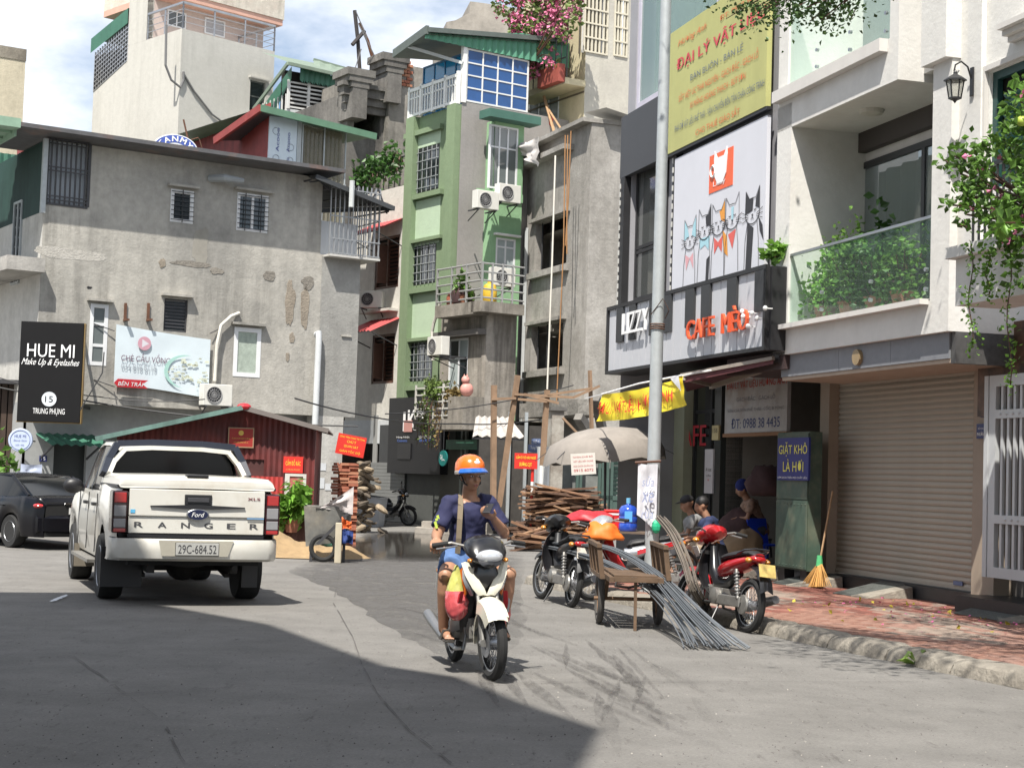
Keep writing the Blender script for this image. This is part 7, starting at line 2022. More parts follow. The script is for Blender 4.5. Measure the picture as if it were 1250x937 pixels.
 for s_ in (-1, 1): MB().ball((-.66, s_*.11, .75), (.045, .035, .03), 10, 6).build('indicator', MATS['amber_lens'], t, smooth=True)
 gr = MB(); gr.tube([(-.42, .12, .8), (-.6, .13, .85), (-.74, .07, .87), (-.74, -.07, .87), (-.6, -.13, .85), (-.42, -.12, .8)], .012, 8); gr.build('grab_rail', dark, t, smooth=True)
 MB().loft([[(x-.0, y, z-abs(y)*.5) for y in (-.075, -.04, 0, .04, .075)] for (x, z) in ((-.62, .72), (-.78, .68), (-.88, .58), (-.93, .46))], closed=False).build('rear_mudguard', dark, t, smooth=True)
 PL_ = platem or mat('plate_white', (.62, .62, .6), .5)
 p0 = MB().box(-.095, -.004, -.07, .095, .004, .07)
 Mp = Matrix.Translation((-.885, 0, .66)) @ Matrix.Rotation(R(-90), 4, 'Z') @ Matrix.Rotation(R(-22), 4, 'X')
 p0.T = None; p0.v = [tuple(Mp @ Vector(v)) for v in p0.v]; pl = p0.build('number_plate', PL_, t)
 MB().tube([(.16, -.08, .3), (.18, -.11, .2), (.0, -.13, .18), (-.2, -.15, .22)], .018, 8).tube([(-.2, -.15, .22), (-.3, -.16, .25), (-.62, -.18, .34), (-.8, -.185, .38)], [.02, .045, .05, .045], 12).build('exhaust', mat('exhaust_grey', (.28, .28, .28), .35, .7), t, smooth=True)
 MB().box(-.6, .115, .25, -.1, .135, .36).build('chain_case', sp_, t, bevel=.01)
 pg = MB(); pg.tube([(.0, -.24, .26), (.0, .24, .26)], .014, 8); pg.build('footpeg', RUBBER, t)
 sd2 = MB(); sd2.tube([(-.1, .1, .24), (-.16, .22, .01)], .009, 6); sd2.build('side_stand', dark, t)
 return t
def bike_M(px, py, heading, lean=0, z=0, mid=True):
 p_ = gp(px, py, z)
 return Matrix.Translation(p_) @ Matrix.Rotation(R(heading), 4, 'Z') @ Matrix.Rotation(R(lean), 4, 'X')
def heading(a, b): return math.degrees(math.atan2(b.y-a.y, b.x-a.x))
CRM = mat('bike_cream', (.66, .63, .52), .25, var=.03, coat=.5); BPL = mat('bike_black', (.014, .014, .016), .28, var=.1, coat=.4)
RDB = mat('bike_red', (.42, .015, .02), .22, var=.06, coat=.6); SLB = mat('bike_silver', (.45, .47, .5), .3, .6, var=.06)
DKP = mat('plastic_dark', (.03, .031, .034), .5, var=.15)
rf, rr = gp(596, 829), gp(557, 808)
mid = (rf+rr)/2; hd_ = heading(rr, rf)
RB = motorbike('cream and black motorbike with red flashes ridden by the man in the orange helmet', Matrix.Translation(mid) @ Matrix.Rotation(R(hd_), 4, 'Z') @ Matrix.Rotation(R(2), 4, 'X'), CRM, BPL, steer=4, front='sport', legshield=DKP)
RBM = ROOT[RB.name]
nb = MB()
for s_ in (-1, 1):
 nb.loft([[(x, s_*y0, z), (x+.012, s_*(y0+w_*.5), z+.01), (x, s_*(y0+w_), z), (x-.02, s_*(y0+w_*.5), z)] for (x, y0, z, w_) in ((.44, .125, .88, .06), (.48, .08, .79, .085), (.51, .02, .69, .095), (.505, -.005, .63, .07))], cap=True)
nb.build('nose_chevron', CRM, RB, smooth=True)
for s_ in (-1, 1):
 MB().loft([[(x, s_*y0, z), (x+.02, s_*(y0+w_*.5), z+.0), (x-.02, s_*(y0+w_), z), (x-.03, s_*(y0+w_*.5), z-.01)] for (x, y0, z, w_) in ((.43, .15, .83, .02), (.455, .12, .76, .055), (.46, .1, .69, .05), (.44, .09, .63, .02))], cap=True).build('side_lamp', MATS['lamp_clear'], RB, smooth=True)
 MB().loft([[(x, s_*y0, z), (x+.01, s_*(y0+.012), z), (x-.01, s_*(y0+.02), z-.02)] for (x, y0, z) in ((.40, .165, .84), (.41, .155, .77), (.42, .14, .7), (.40, .13, .64))], cap=True).build('flash', mat('bike_orange', (.7, .16, .02), .3), RB, smooth=True)
 MB().loft([[(x, s_*y0, z), (x+.01, s_*(y0+.03), z), (x-.01, s_*(y0+.04), z-.02)] for (x, y0, z) in ((.41, .155, .66), (.38, .165, .58), (.33, .17, .53))], cap=True).build('flash', RINK, RB, smooth=True)
 MB().loft([[(x, s_*y0, z), (x+.01, s_*(y0+.05), z), (x-.02, s_*(y0+.07), z-.02)] for (x, y0, z) in ((.36, .16, .6), (.3, .165, .5), (.22, .15, .4), (.14, .13, .34))], cap=True).build('side_cowl', mat('cowl_grey', (.35, .36, .38), .35, .3), RB, smooth=True)
for s_, nm in ((1, 'front_mudguard_cover'),):
 mb = MB(); rings = []
 for k in range(8):
  a = R(-8+k*9); rr_ = .33
  rings.append([(.61+(rr_+dz)*math.sin(a), y*(1.15-.03*k), .285+(rr_+dz)*math.cos(a)) for y, dz in ((-.09, -.11), (-.08, -.02), (-.04, .01), (0, .018), (.04, .01), (.08, -.02), (.09, -.11))])
 mb.loft(rings, closed=False); mb.build('mudguard_cover', CRM, RB, smooth=True)
a, b = gp(912, 770), gp(850, 712, .0)
p0 = gp(912, 772); hdg = 90+20
v = Vector((math.cos(R(hdg)), math.sin(R(hdg)), 0))
RB2 = motorbike('red and black motorbike with yellow plate parked at the kerb beside the steel rods', Matrix.Translation(p0+v*.61) @ Matrix.Rotation(R(hdg), 4, 'Z') @ Matrix.Rotation(R(6), 4, 'X'), RDB, BPL, steer=12, platem=mat('plate_yellow', (.65, .48, .16), .5), legshield=BPL)
p0 = gp(680, 741); p1 = gp(660, 733)
hdg = 90+14
v = Vector((math.cos(R(hdg)), math.sin(R(hdg)), 0))
BB = motorbike('black motorbike with peeling white plate parked behind the hand cart wheel', Matrix.Translation(gp(697, 741)+v*.61) @ Matrix.Rotation(R(hdg), 4, 'Z') @ Matrix.Rotation(R(6), 4, 'X'), BPL, DKP, steer=10, platem=mat('plate_peeling', (.5, .46, .4), .8, dirt=(.2, .16, .12), ds=12, dl=.55))
p0 = gp(714, 733); hdg = 180+12
v = Vector((math.cos(R(hdg)), math.sin(R(hdg)), 0))
SB = motorbike('silver and red motorbike facing the camera behind the cart, white engine guard', Matrix.Translation(p0-v*.61) @ Matrix.Rotation(R(hdg), 4, 'Z') @ Matrix.Rotation(R(6), 4, 'X'), SLB, DKP, steer=25, accent=RDB, legshield=RDB)
p0 = (gp(457, 641)+gp(492, 640))/2
FBK = motorbike('small black motorbike parked far back beyond the puddle', Matrix.Translation(p0) @ Matrix.Rotation(R(-10), 4, 'Z') @ Matrix.Rotation(R(5), 4, 'X'), BPL, DKP, steer=-15)
q = MB().tube([(.34, .2, 1.0), (.3, .26, 1.2)], .01, 5).ball((.3, .27, 1.24), (.02, .07, .05), 8, 6); q.build('mirror', BLACKM, FBK)
# ================= cars =================
def car_side(xs, zb, w, zt, arches, sill):
 rings = []
 for x in xs:
  b = sill(x)
  for (ax, ar, az) in arches:
   if abs(x-ax) < ar: b = max(b, az+math.sqrt(ar*ar-(x-ax)**2))
  W = w(x); T = zt(x)
  hs_ = [0, .12, .35, .62, .85, .96, 1.0]
  ws = [.955, .985, 1.0, .995, .975, .955, .925]
  L_ = [(x, W*q, b+(T-b)*h) for h, q in zip(hs_, ws)]
  rings.append(L_+[(x, W*.5, T+.012), (x, 0, T+.018), (x, -W*.5, T+.012)]+[(x, -y, z) for x, y, z in L_[::-1]])
 return rings
def lerp_pts(pts):
 def f(x):
  for (a, b), (c, d) in zip(pts, pts[1:]):
   if x <= c: return b+(d-b)*max(0, min(1, (x-a)/(c-a)))
  return pts[-1][1]
 return f
def car_wheel(root, x, y, R0, wd, rimm, side):
 t = MB(); M_ = Matrix.Translation((x, y, R0)) @ Matrix.Rotation(R(-90*side), 4, 'X')
 h = wd/2
 t.lathe([(R0*.62, -h*.9), (R0*.93, -h), (R0*.985, -h*.8), (R0, -h*.4), (R0, h*.4), (R0*.985, h*.8), (R0*.93, h), (R0*.62, h*.9)], 36, M_)
 w_ = t.build('wheel', RUBBER, root, smooth=True)
 MB().lathe([(R0*.64, h*.85), (R0*.62, h*.95), (R0*.56, h*.7), (R0*.55, h*.2)], 32, M_, cap=False).build('rim', rimm, w_, smooth=True)
 s_ = MB()
 for k in range(6):
  a = 2*PI*k/6; p_ = [M_ @ Vector((q*math.cos(a+e), q*math.sin(a+e), z)) for q, e, z in ((R0*.12, -.4, h*.75), (R0*.57, -.13, h*.8), (R0*.57, .13, h*.8), (R0*.12, .4, h*.75))]
  s_.add(p_, [(0, 1, 2, 3)])
 s_.lathe([(R0*.18, h*.6), (R0*.14, h*.86)], 14, M_); s_.build('spokes', rimm, w_)
 MB().lathe([(R0*.56, h*.25), (.02, h*.25)], 20, M_).build('wheel_well_back', DKP, w_)
CGL = mat('car_glass', (.008, .009, .01), .1, var=0, spec=.25)
TM = Matrix.Translation(gp(216, 730)) @ Matrix.Rotation(R(90+20.5), 4, 'Z')
TWH = mat('truck_white', (.62, .61, .56), .28, var=.04, coat=.6, dirt=(.46, .41, .33), ds=.9, dl=.6)
tk = thing('pickup_truck', 'white double cab pickup truck with black trim seen from behind, plate 29C-684.52', 'pickup truck', fr=Fr(M=TM))
arch = [(0, .47, .38), (3.22, .47, .38)]
xs = sorted(set([-1.12, -1.08, -1.0]+[-.9+.045*k for k in range(120)]+[4.3]))
xs = [x for x in xs if x <= 4.3]
w = lerp_pts([(-1.12, .86), (-1.0, .9), (-.55, .905), (0, .935), (.5, .905), (.6, .9), (2.6, .9), (3.22, .93), (3.8, .9), (4.2, .8), (4.3, .7)])
zt = lerp_pts([(-1.12, 1.3), (.55, 1.33), (.62, 1.24), (2.6, 1.22), (2.9, 1.2), (3.9, 1.05), (4.2, .95), (4.3, .85)])
mb = MB().loft(car_side(xs, 0, w, zt, arch, lambda x: .5 if x < -.4 else .44), closed=False)
mb.build('body', TWH, tk, smooth=True)
BK2 = mat('trim_black', (.015, .015, .017), .45, var=.1)
MB().box(-1.05, -.72, .45, 4.1, .72, 1.0).build('underbody', mat('underbody', (.012, .012, .012), .9), tk)
mb = MB(); mb.box(-1.0, -.5, .36, 3.9, -.42, .46).box(-1.0, .42, .36, 3.9, .5, .46).tube([(0, -.75, .38), (0, .75, .38)], .055, 8); mb.ball((0, -.05, .38), (.18, .2, .17), 12, 8); mb.tube([(-1.1, -.45, .42), (-.3, -.5, .4)], .035, 8); mb.ball((-.62, .0, .5), (.33, .33, .1), 14, 6)
mb.bar((-.5, -.48, .3), (.5, -.48, .42), .06, .04); mb.bar((-.5, .48, .3), (.5, .48, .42), .06, .04)
mb.build('chassis', mat('chassis', (.02, .019, .018), .85, var=.3), tk)
for (x, s_) in ((0, 1), (0, -1), (3.22, 1), (3.22, -1)): car_wheel(tk, x, s_*.79, .375, .26, STEEL, s_)
for s_ in (-1, 1):
 MB().box(-.52, s_*.66-.17, .17, -.50, s_*.8+.15*1, .62).build('mud_flap', BK2, tk)
 MB().box(2.66, s_*.8-.13, .2, 2.68, s_*.8+.13, .5).build('mud_flap', mat('flap_dusty', (.16, .14, .11), .8), tk)
 MB().box(.6, s_*.86-.07*(1 if s_ < 0 else 1), .37, 2.55, s_*.86+.12, .41).build('side_step', mat('step_alu', (.22, .21, .19), .5, .3), tk)
 for x in (.62, 1.55, 2.6): MB().bar((x, s_*.9035, .5), (x, s_*.889, 1.19), .012, .008).build('door_seam', BK2, tk)
 for x in (.78, 1.72): MB().box(x, s_*.9-.02, 1.04, x+.17, s_*.9+.03, 1.08).build('door_handle', BK2, tk, bevel=.01)
 MB().ball((2.45, s_*1.0, 1.25), (.07, .13, .1), 12, 8).build('door_mirror', BK2, tk, smooth=True)
 MB().bar((2.45, s_*.86, 1.2), (2.45, s_*.95, 1.22), .05).build('mirror_arm', BK2, tk)
gr = []
for (x, w0, z0, w1, z1) in ((.66, .84, 1.24, .66, 1.76), (.78, .85, 1.24, .69, 1.785), (1.5, .85, 1.23, .70, 1.80), (2.2, .84, 1.22, .68, 1.77), (2.55, .82, 1.21, .66, 1.70), (3.05, .79, 1.19, .74, 1.24)):
 gr.append([(x, w0, z0), (x, w0*.55+w1*.45, z0*.5+z1*.5), (x, w1, z1), (x, -w1, z1), (x, -(w0*.55+w1*.45), z0*.5+z1*.5), (x, -w0, z0)])
MB().loft(gr, closed=False).build('window_glass', CGL, tk)
MB().add([(.655, .8, 1.28), (.655, -.8, 1.28), (.655, -.63, 1.72), (.655, .63, 1.72), (.655, -.655, 1.75), (.655, .655, 1.75)], [(0, 1, 2, 3)]).build('rear_window', CGL, tk)
rf_ = MB(); rr_ = []
for (x, w1, z1) in ((.62, .60, 1.74), (.7, .68, 1.79), (1.1, .70, 1.82), (1.6, .71, 1.825), (2.2, .69, 1.79), (2.5, .67, 1.73)):
 rr_.append([(x, w1+.02, z1-.05), (x, w1, z1-.01), (x, w1*.6, z1+.012), (x, 0, z1+.02), (x, -w1*.6, z1+.012), (x, -w1, z1-.01), (x, -w1-.02, z1-.05)])
rf_.loft(rr_, closed=False).build('roof', TWH, tk, smooth=True)
for s_ in (-1, 1):
 for (x0, x1) in ((.63, .72), (1.5, 1.58)): MB().add([(x0-.0, s_*.865, 1.24), (x1+.02, s_*.865, 1.24), (x1, s_*.705, 1.78), (x0, s_*.69, 1.76)], [(0, 1, 2, 3)]).build('pillar', TWH if x0 < 1 else BK2, tk)
 MB().add([(2.5, s_*.675, 1.71), (2.44, s_*.69, 1.73), (2.98, s_*.80, 1.22), (3.06, s_*.79, 1.21)], [(0, 1, 2, 3)]).build('pillar', TWH, tk)
 MB().add([(.6, s_*.87, 1.18), (.6, s_*.73, 1.72), (.635, s_*.69, 1.76), (.635, s_*.84, 1.24)], [(0, 1, 2, 3)]).build('corner_panel', TWH, tk)
mb = MB(); rr_ = []
for (x, dz) in ((-1.14, -.06), (-1.13, .03), (-1.05, .07), (-.4, .085), (.3, .09), (.58, .08)):
 rr_.append([(x, .86, 1.32), (x, .845, 1.34+dz*.7), (x, .8, 1.35+dz), (x, .3, 1.36+dz), (x, 0, 1.362+dz), (x, -.3, 1.36+dz), (x, -.8, 1.35+dz), (x, -.845, 1.34+dz*.7), (x, -.86, 1.32)])
mb.loft(rr_, closed=False, cap=False); mb.add([(-1.14, .86, 1.32), (-1.14, -.86, 1.32), (-1.14, -.8, 1.35), (-1.14, .8, 1.35)], [(0, 1, 2, 3)]); mb.build('bed_cover', TWH, tk, smooth=True)
MB().box(-1.128, -.875, 1.295, .55, .875, 1.325).build('cover_seal', BK2, tk)
MB().box(-1.1, -.12, 1.425, -.95, .12, 1.455).build('cover_latch', BK2, tk, bevel=.01)
def arch_band(x0, x1, o, m, w_=.05):
 P_ = [(x0, .86-o*.6, 1.42), (x0+.1, .80-o*.7, 1.6-o*.3), (x1, .70-o, 1.79-o*.75), (x1, .3, 1.815-o*.75), (x1, -.3, 1.815-o*.75), (x1, -.70+o, 1.79-o*.75), (x0+.1, -.80+o*.7, 1.6-o*.3), (x0, -.86+o*.6, 1.42)]
 mb = MB()
 for a, b in zip(P_, P_[1:]): mb.bar(a, b, w_, .14, up=(1, 0, 0))
 mb.build('sport_bar', m, tk)
arch_band(.4, .52, .0, mat('bar_navy', (.02, .025, .04), .4), .075); arch_band(.36, .48, .085, TWH, .05)
MB().box(.44, -.28, 1.735, .47, .28, 1.775).build('high_brake_light', MATS['red_lens'] , tk, bevel=.006)
FTk = Fr(M=TM).sub(-1.13, 0, -90)
def TB(x0, z0, x1, z1, d0, d1, nm, m, bev=.0): return MB().box(x0, d0, z0, x1, d1, z1).build(nm, m, tk, fr=FTk, bevel=bev)
tg = MB(); tg.box(-.745, -.045, .99, .745, .02, 1.285).box(-.745, -.03, .80, .745, .02, .985); tg.add([(-.745, -.045, .99), (.745, -.045, .99), (.745, -.03, .985), (-.745, -.03, .985)], [(0, 1, 2, 3)])
tgo = tg.build('tailgate', TWH, tk, fr=FTk, bevel=.008)
TB(-.75, .755, .75, .795, -.02, .02, 'tailgate_sill', BK2)
TB(-.15, 1.12, .15, 1.235, -.06, -.046, 'tailgate_handle', BK2, .008)
TB(-.12, 1.15, .12, 1.2, -.075, -.061, 'handle_lever', mat('dk_gloss', (.05, .05, .055), .25), .006)
MB().prism([(-.52, 1.105), (0, 1.125), (.52, 1.105), (.52, 1.095), (.12, 1.075), (-.12, 1.075), (-.52, 1.095)], -.065, -.046).build('trim_bar', BK2, tk, fr=FTk)
ov = Matrix.Translation((0, -.05, 1.015)) @ Matrix.Scale(.5, 4, (0, 0, 1)) @ Matrix.Rotation(R(90), 4, 'X')
MB().lathe([(.125, -.01), (.125, .012), (.115, .016)], 32, ov).build('badge', STEEL, tk, fr=FTk)
MB().lathe([(.112, .0), (.112, .02)], 32, ov).build('badge_field', mat('badge_navy', (.01, .015, .05), .3), tk, fr=FTk)
txt('Ford', WL, tk, FTk, (-.07, .99, .07, 1.04), -.073, 0, shear=.3)
LT = mat('letter_grey', (.08, .08, .085), .4, .3, var=0)
for i, c_ in enumerate('RANGER'): txt(c_, LT, tk, FTk, (-.68+i*.254, .865, -.59+i*.254, .925), -.034, .025)
txt('XLS', mat('letter_maroon', (.2, .05, .06), .4), tk, FTk, (.55, 1.185, .69, 1.215), -.05, .02)
TB(.55, .975, .74, .99, -.05, -.046, 'sticker', mat('sticker_blue', (.15, .3, .5), .5)); TB(-.73, 1.02, -.68, 1.06, -.05, -.046, 'sticker', mat('sticker_cyan', (.1, .4, .65), .5))
for s_ in (-1, 1):
 a, b = sorted((s_*.755, s_*.925))
 f_ = TB(a, .80, b, 1.26, -.03, .25, 'tail_light', mat('tail_smoke', (.03, .01, .012), .2, coat=.5), .02)
 for (z0, z1, m_) in ((1.13, 1.24, MATS['red_lens']), (.98, 1.1, mat('lens_grey', (.25, .25, .26), .2, coat=.5)), (.86, .955, MATS['lens_grey']), (.81, .85, MATS['red_lens'])):
  MB().box(a+.02, -.04, z0, b-.02, -.025, z1).build('lens', m_, f_, fr=FTk, bevel=.006)
bm = MB(); rr_ = []
for (y, x) in ((.93, .32), (.93, .12), (.9, 0.02), (.8, -.07), (.4, -.1), (0, -.105), (-.4, -.1), (-.8, -.07), (-.9, .02), (-.93, .12), (-.93, .32)):
 rr_.append([(y, x+.1, .5), (y, x+.015, .53), (y, x, .6), (y, x, .7), (y, x+.02, .745), (y, x+.1, .75)])
bm.loft(rr_, closed=False).build('rear_bumper', TWH, tk, fr=FTk, smooth=True)
bt = MB().loft([[(y, x, .752), (y, x+.14, .754)] for (y, x) in ((.92, .1), (.88, .02), (.8, -.05), (0, -.09), (-.8, -.05), (-.88, .02), (-.92, .1))], closed=False); bt.build('bumper_step', BK2, tk, fr=FTk)
MB().prism([(-.38, .56), (.34, .56), (.4, .73), (-.42, .73)], -.112, -.1).build('plate_recess', mat('recess_shade', (.38, .36, .3), .5), tk, fr=FTk)
TB(-.235, .57, .235, .705, -.125, -.113, 'number_plate', mat('plate_grey', (.4, .4, .38), .5), .004)
TB(-.24, .565, .24, .71, -.114, -.1125, 'plate_frame', BK2)
txt('29C-684.52', INK, tk, FTk, (-.21, .59, .21, .685), -.127, .008)
p_ = gp(16, 668)
hv = R(90+44)
SMx = Matrix.Translation(p_) @ Matrix.Rotation(hv, 4, 'Z') @ Matrix.Translation((0, -.76, 0)) @ Matrix.Scale(.93, 4, (0, 0, 1))
sd_ = thing('dark_sedan', 'black sedan car parked at the far left, tail lamp towards the pickup', 'car', fr=Fr(M=SMx))
CB = mat('car_black', (.003, .003, .005), .22, var=0, spec=.25, coat=.03)
xs = [-.98+.045*k for k in range(104)]
w = lerp_pts([(-.98, .72), (-.85, .83), (-.5, .875), (3, .88), (3.5, .8), (3.7, .68)])
zt = lerp_pts([(-.98, .86), (-.9, .97), (-.5, 1.0), (.4, .98), (2.4, .93), (3.3, .78), (3.7, .62)])
MB().loft(car_side(xs, 0, w, zt, [(0, .36, .31), (2.7, .36, .31)], lambda x: .24), closed=False).build('body', CB, sd_, smooth=True)
MB().box(-.97, -.68, .25, 3.6, .68, .9).build('underbody', MATS['underbody'], sd_)
for (x, s_) in ((0, 1), (0, -1), (2.7, 1), (2.7, -1)): car_wheel(sd_, x, s_*.76, .315, .2, STEEL, s_)
gr = []
for (x, w0, z0, w1, z1) in ((-.35, .66, .99, .6, 1.0), (.1, .72, .99, .56, 1.22), (.45, .74, .98, .57, 1.36), (1.2, .75, .97, .58, 1.40), (1.8, .74, .96, .56, 1.34), (2.5, .68, .94, .6, .96)):
 gr.append([(x, w0, z0), (x, w1, z1), (x, w1*.5, z1+.02), (x, -w1*.5, z1+.02), (x, -w1, z1), (x, -w0, z0)])
MB().loft(gr, closed=False).build('window_glass', CGL, sd_, smooth=True)
rr_ = [[(x, w1+.015, z1-.02), (x, w1, z1+.015), (x, 0, z1+.04), (x, -w1, z1+.015), (x, -w1-.015, z1-.02)] for (x, w1, z1) in ((.38, .54, 1.32), (.5, .57, 1.37), (1.2, .58, 1.40), (1.75, .56, 1.35))]
MB().loft(rr_, closed=False).build('roof', CB, sd_, smooth=True)
for s_ in (-1, 1):
 MB().tube([(-.32, s_*.67, 1.0), (.12, s_*.63, 1.22), (.45, s_*.59, 1.36)], .03, 8).build('pillar', CB, sd_, smooth=True)
 MB().bar((1.15, s_*.75, .98), (1.15, s_*.6, 1.38), .07, .02).build('pillar', CB, sd_)
 MB().ball((-.84, s_*.66, .83), (.12, .19, .065), 14, 8).build('tail_light', mat('tail_red', (.45, .02, .02), .15, coat=1, var=0), sd_, smooth=True)
 MB().bar((.2, s_*.885, .8), (.36, s_*.885, .81), .03, .02).build('door_handle', CB, sd_)
FSd = Fr(M=SMx).sub(-.985, 0, -90)
MB().box(-.32, -.012, .86, .32, .02, .895).build('chrome_strip', mat('chrome', (.6, .62, .65), .12, 1, var=0), sd_, fr=FSd)
MB().box(-.24, -.02, .68, .24, 0, .8).build('number_plate', MATS['plate_white'], sd_, fr=FSd); txt('30A-512.08', INK, sd_, FSd, (-.2, .70, .2, .78), -.025)
MB().loft([[(y, x+.08, .3), (y, x, .36), (y, x, .6), (y, x+.06, .66)] for (y, x) in ((.84, .3), (.8, .05), (.6, -.03), (0, -.05), (-.6, -.03), (-.8, .05), (-.84, .3))], closed=False).build('rear_bumper', CB, sd_, fr=FSd, smooth=True)
# ================= people =================
def fuse(mb, name, m, parent, vox=.008, it=3, wr=0, fr=None, cut=None):
 me = bpy.data.meshes.new('tmp'); me.from_pydata(mb.v, [], mb.f); me.update()
 o = bpy.data.objects.new('tmp_fuse', me); C.objects.link(o)
 r = o.modifiers.new('r', 'REMESH'); r.mode = 'VOXEL'; r.voxel_size = vox
 s_ = o.modifiers.new('s', 'SMOOTH'); s_.factor = .5; s_.iterations = it
 dg = bpy.context.evaluated_depsgraph_get()
 m2 = bpy.data.meshes.new_from_object(o.evaluated_get(dg)); bpy.data.objects.remove(o)
 m2.name = name
 if wr:
  for v in m2.vertices:
   c = v.co; n_ = noise.noise(Vector((c.x*9, c.y*9, c.z*14)))+.5*noise.noise(Vector((c.x*22+c.z*16, c.y*22, c.z*20)))
   v.co = c+v.normal*wr*n_
 for p_ in m2.polygons: p_.use_smooth = True
 return link_mesh(name, m2, m, parent)
def limb(mb, pts, rs, n=12):
 mb.tube(pts, rs, n)
 for p_, r_ in zip(pts, rs): mb.ball(p_, r_, 10, 8)
SKIN = mat('skin', (.36, .19, .115), .5, var=.06, vs=14)
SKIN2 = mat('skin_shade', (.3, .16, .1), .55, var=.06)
def head(mb, c, yaw=0, pitch=0, s=1.0):
 """head with face looking along +x of its own frame"""
 M_ = Matrix.Translation(c) @ Matrix.Rotation(R(yaw), 4, 'Z') @ Matrix.Rotation(R(pitch), 4, 'Y') @ Matrix.Scale(s, 4)
 mb.ball((-.01, 0, .03), (.098, .078, .10), 16, 12, M_); mb.ball((.02, 0, -.035), (.075, .066, .085), 14, 10, M_); mb.ball((.045, 0, -.085), (.045, .042, .035), 10, 8, M_)
 mb.ball((.1, 0, -.012), (.022, .014, .03), 8, 6, M_); mb.ball((.113, 0, -.03), (.016, .019, .013), 8, 6, M_)
 mb.ball((.086, 0, .028), (.018, .055, .012), 10, 6, M_)
 mb.ball((.088, 0, -.064), (.018, .028, .008), 8, 6, M_); mb.ball((.086, 0, -.076), (.018, .024, .009), 8, 6, M_)
 for s_ in (-1, 1):
  mb.ball((-.01, s_*.08, -.01), (.02, .012, .034), 8, 6, M_); mb.ball((.06, s_*.038, -.03), (.03, .026, .026), 8, 6, M_)
 return M_
def face_marks(M_, parent, fr=None):
 e = MB(); w_ = MB(); l_ = MB()
 for s_ in (-1, 1):
  w_.ball((.091, s_*.034, .006), (.006, .015, .006), 8, 6, M_); e.ball((.0955, s_*.034, .006), (.004, .006, .0055), 8, 6, M_)
  e.ball((.094, s_*.035, .032), (.007, .021, .0045), 8, 6, M_)
 l_.ball((.103, 0, -.0665), (.006, .024, .005), 10, 6, M_); l_.ball((.1, 0, -.0745), (.006, .02, .005), 10, 6, M_)
 w_.build('eyes', mat('eye_white', (.6, .58, .55), .3), parent, smooth=True); e.build('pupils_and_brows', INK, parent, smooth=True); l_.build('lips', mat('lips', (.3, .11, .09), .5), parent, smooth=True)
def hand(mb, wrist, palm_dir, finger_dir, curl, thumb_dir, s=1.0, grip=None):
 """palm block with five bent fingers; curl in degrees per joint towards palm_dir"""
 w_ = Vector(wrist); f = Vector(finger_dir).normalized(); p_ = Vector(palm_dir).normalized(); p_ = (p_-f*p_.dot(f)).normalized(); sd = f.cross(p_).normalized()
 if sd.dot(Vector(thumb_dir)) < 0: sd = -sd
 for k, q in enumerate((-.03, -.01, .012, .033)):
  mb.tube([w_+sd*q*.6*s, w_+f*.045*s+sd*q*s, w_+f*.085*s+sd*q*s], [.015*s, .0155*s, .012*s], 8)
 mb.ball(w_+f*.01, .022*s, 8, 6)
 for k, (q, L_) in enumerate(((-.034, .058), (-.012, .072), (.011, .078), (.033, .068))):
  c = w_+f*.088*s+sd*q*s; d = f.copy(); P_ = [c]
  for j in range(3):
   a = R(curl[k] if isinstance(curl, (list, tuple)) else curl)
   nrm = d.cross(p_).normalized(); d = (Matrix.Rotation(a, 3, nrm) @ d).normalized(); c = c+d*L_*s*(.42, .33, .27)[j]; P_.append(c);
  mb.tube(P_, [.0098*s, .0092*s, .0085*s, .0072*s], 8)
  for z in P_: mb.ball(z, .0088*s, 6, 5)
 t0 = w_+f*.028*s+sd*.034*s; t1 = t0+(f*.5+sd*.75+p_*.45).normalized()*.036*s; t2 = t1+(f*.8+sd*.1+p_*.6).normalized()*.032*s
 mb.tube([w_+f*.01*s+sd*.015*s, t0, t1, t2], [.014*s, .0135*s, .011*s, .009*s], 8)
 for z in (t0, t1, t2): mb.ball(z, .0098*s, 6, 5)
rd = thing('person', 'person in orange helmet, navy t-shirt and blue shorts, holding a phone on a motorbike', 'person', fr=Fr(M=RBM))
J = dict(pel=(-.17, 0, .88), sp=(-.15, 0, 1.07), ch=(-.1, 0, 1.26), nk=(-.07, 0, 1.40), hd=(-.02, 0, 1.54))
mb = MB()
mb.tube([J['pel'], J['sp'], J['ch'], (-.08, 0, 1.34)], [.13, .12, .125, .085], 16); mb.ball(J['pel'], (.15, .17, .12), 14, 10); mb.ball(J['ch'], (.11, .16, .13), 14, 10)
limb(mb, [(-.08, 0, 1.34), J['nk'], (-.05, 0, 1.46)], [.075, .06, .058])
hM = head(mb, J['hd'], yaw=14, pitch=4, s=.95)
SR, ER, WR_ = (-.09, -.165, 1.32), (-.02, -.275, 1.08), (.19, -.325, 1.045)
SL, EL, WL_ = (-.09, .165, 1.32), (-.02, .275, 1.08), (.15, .14, 1.21)
for (a, b, c) in ((SR, ER, WR_), (SL, EL, WL_)): limb(mb, [a, tuple((Vector(a)+Vector(b))/2), b, tuple(Vector(b).lerp(Vector(c), .4)), c], [.062, .055, .045, .045, .029])
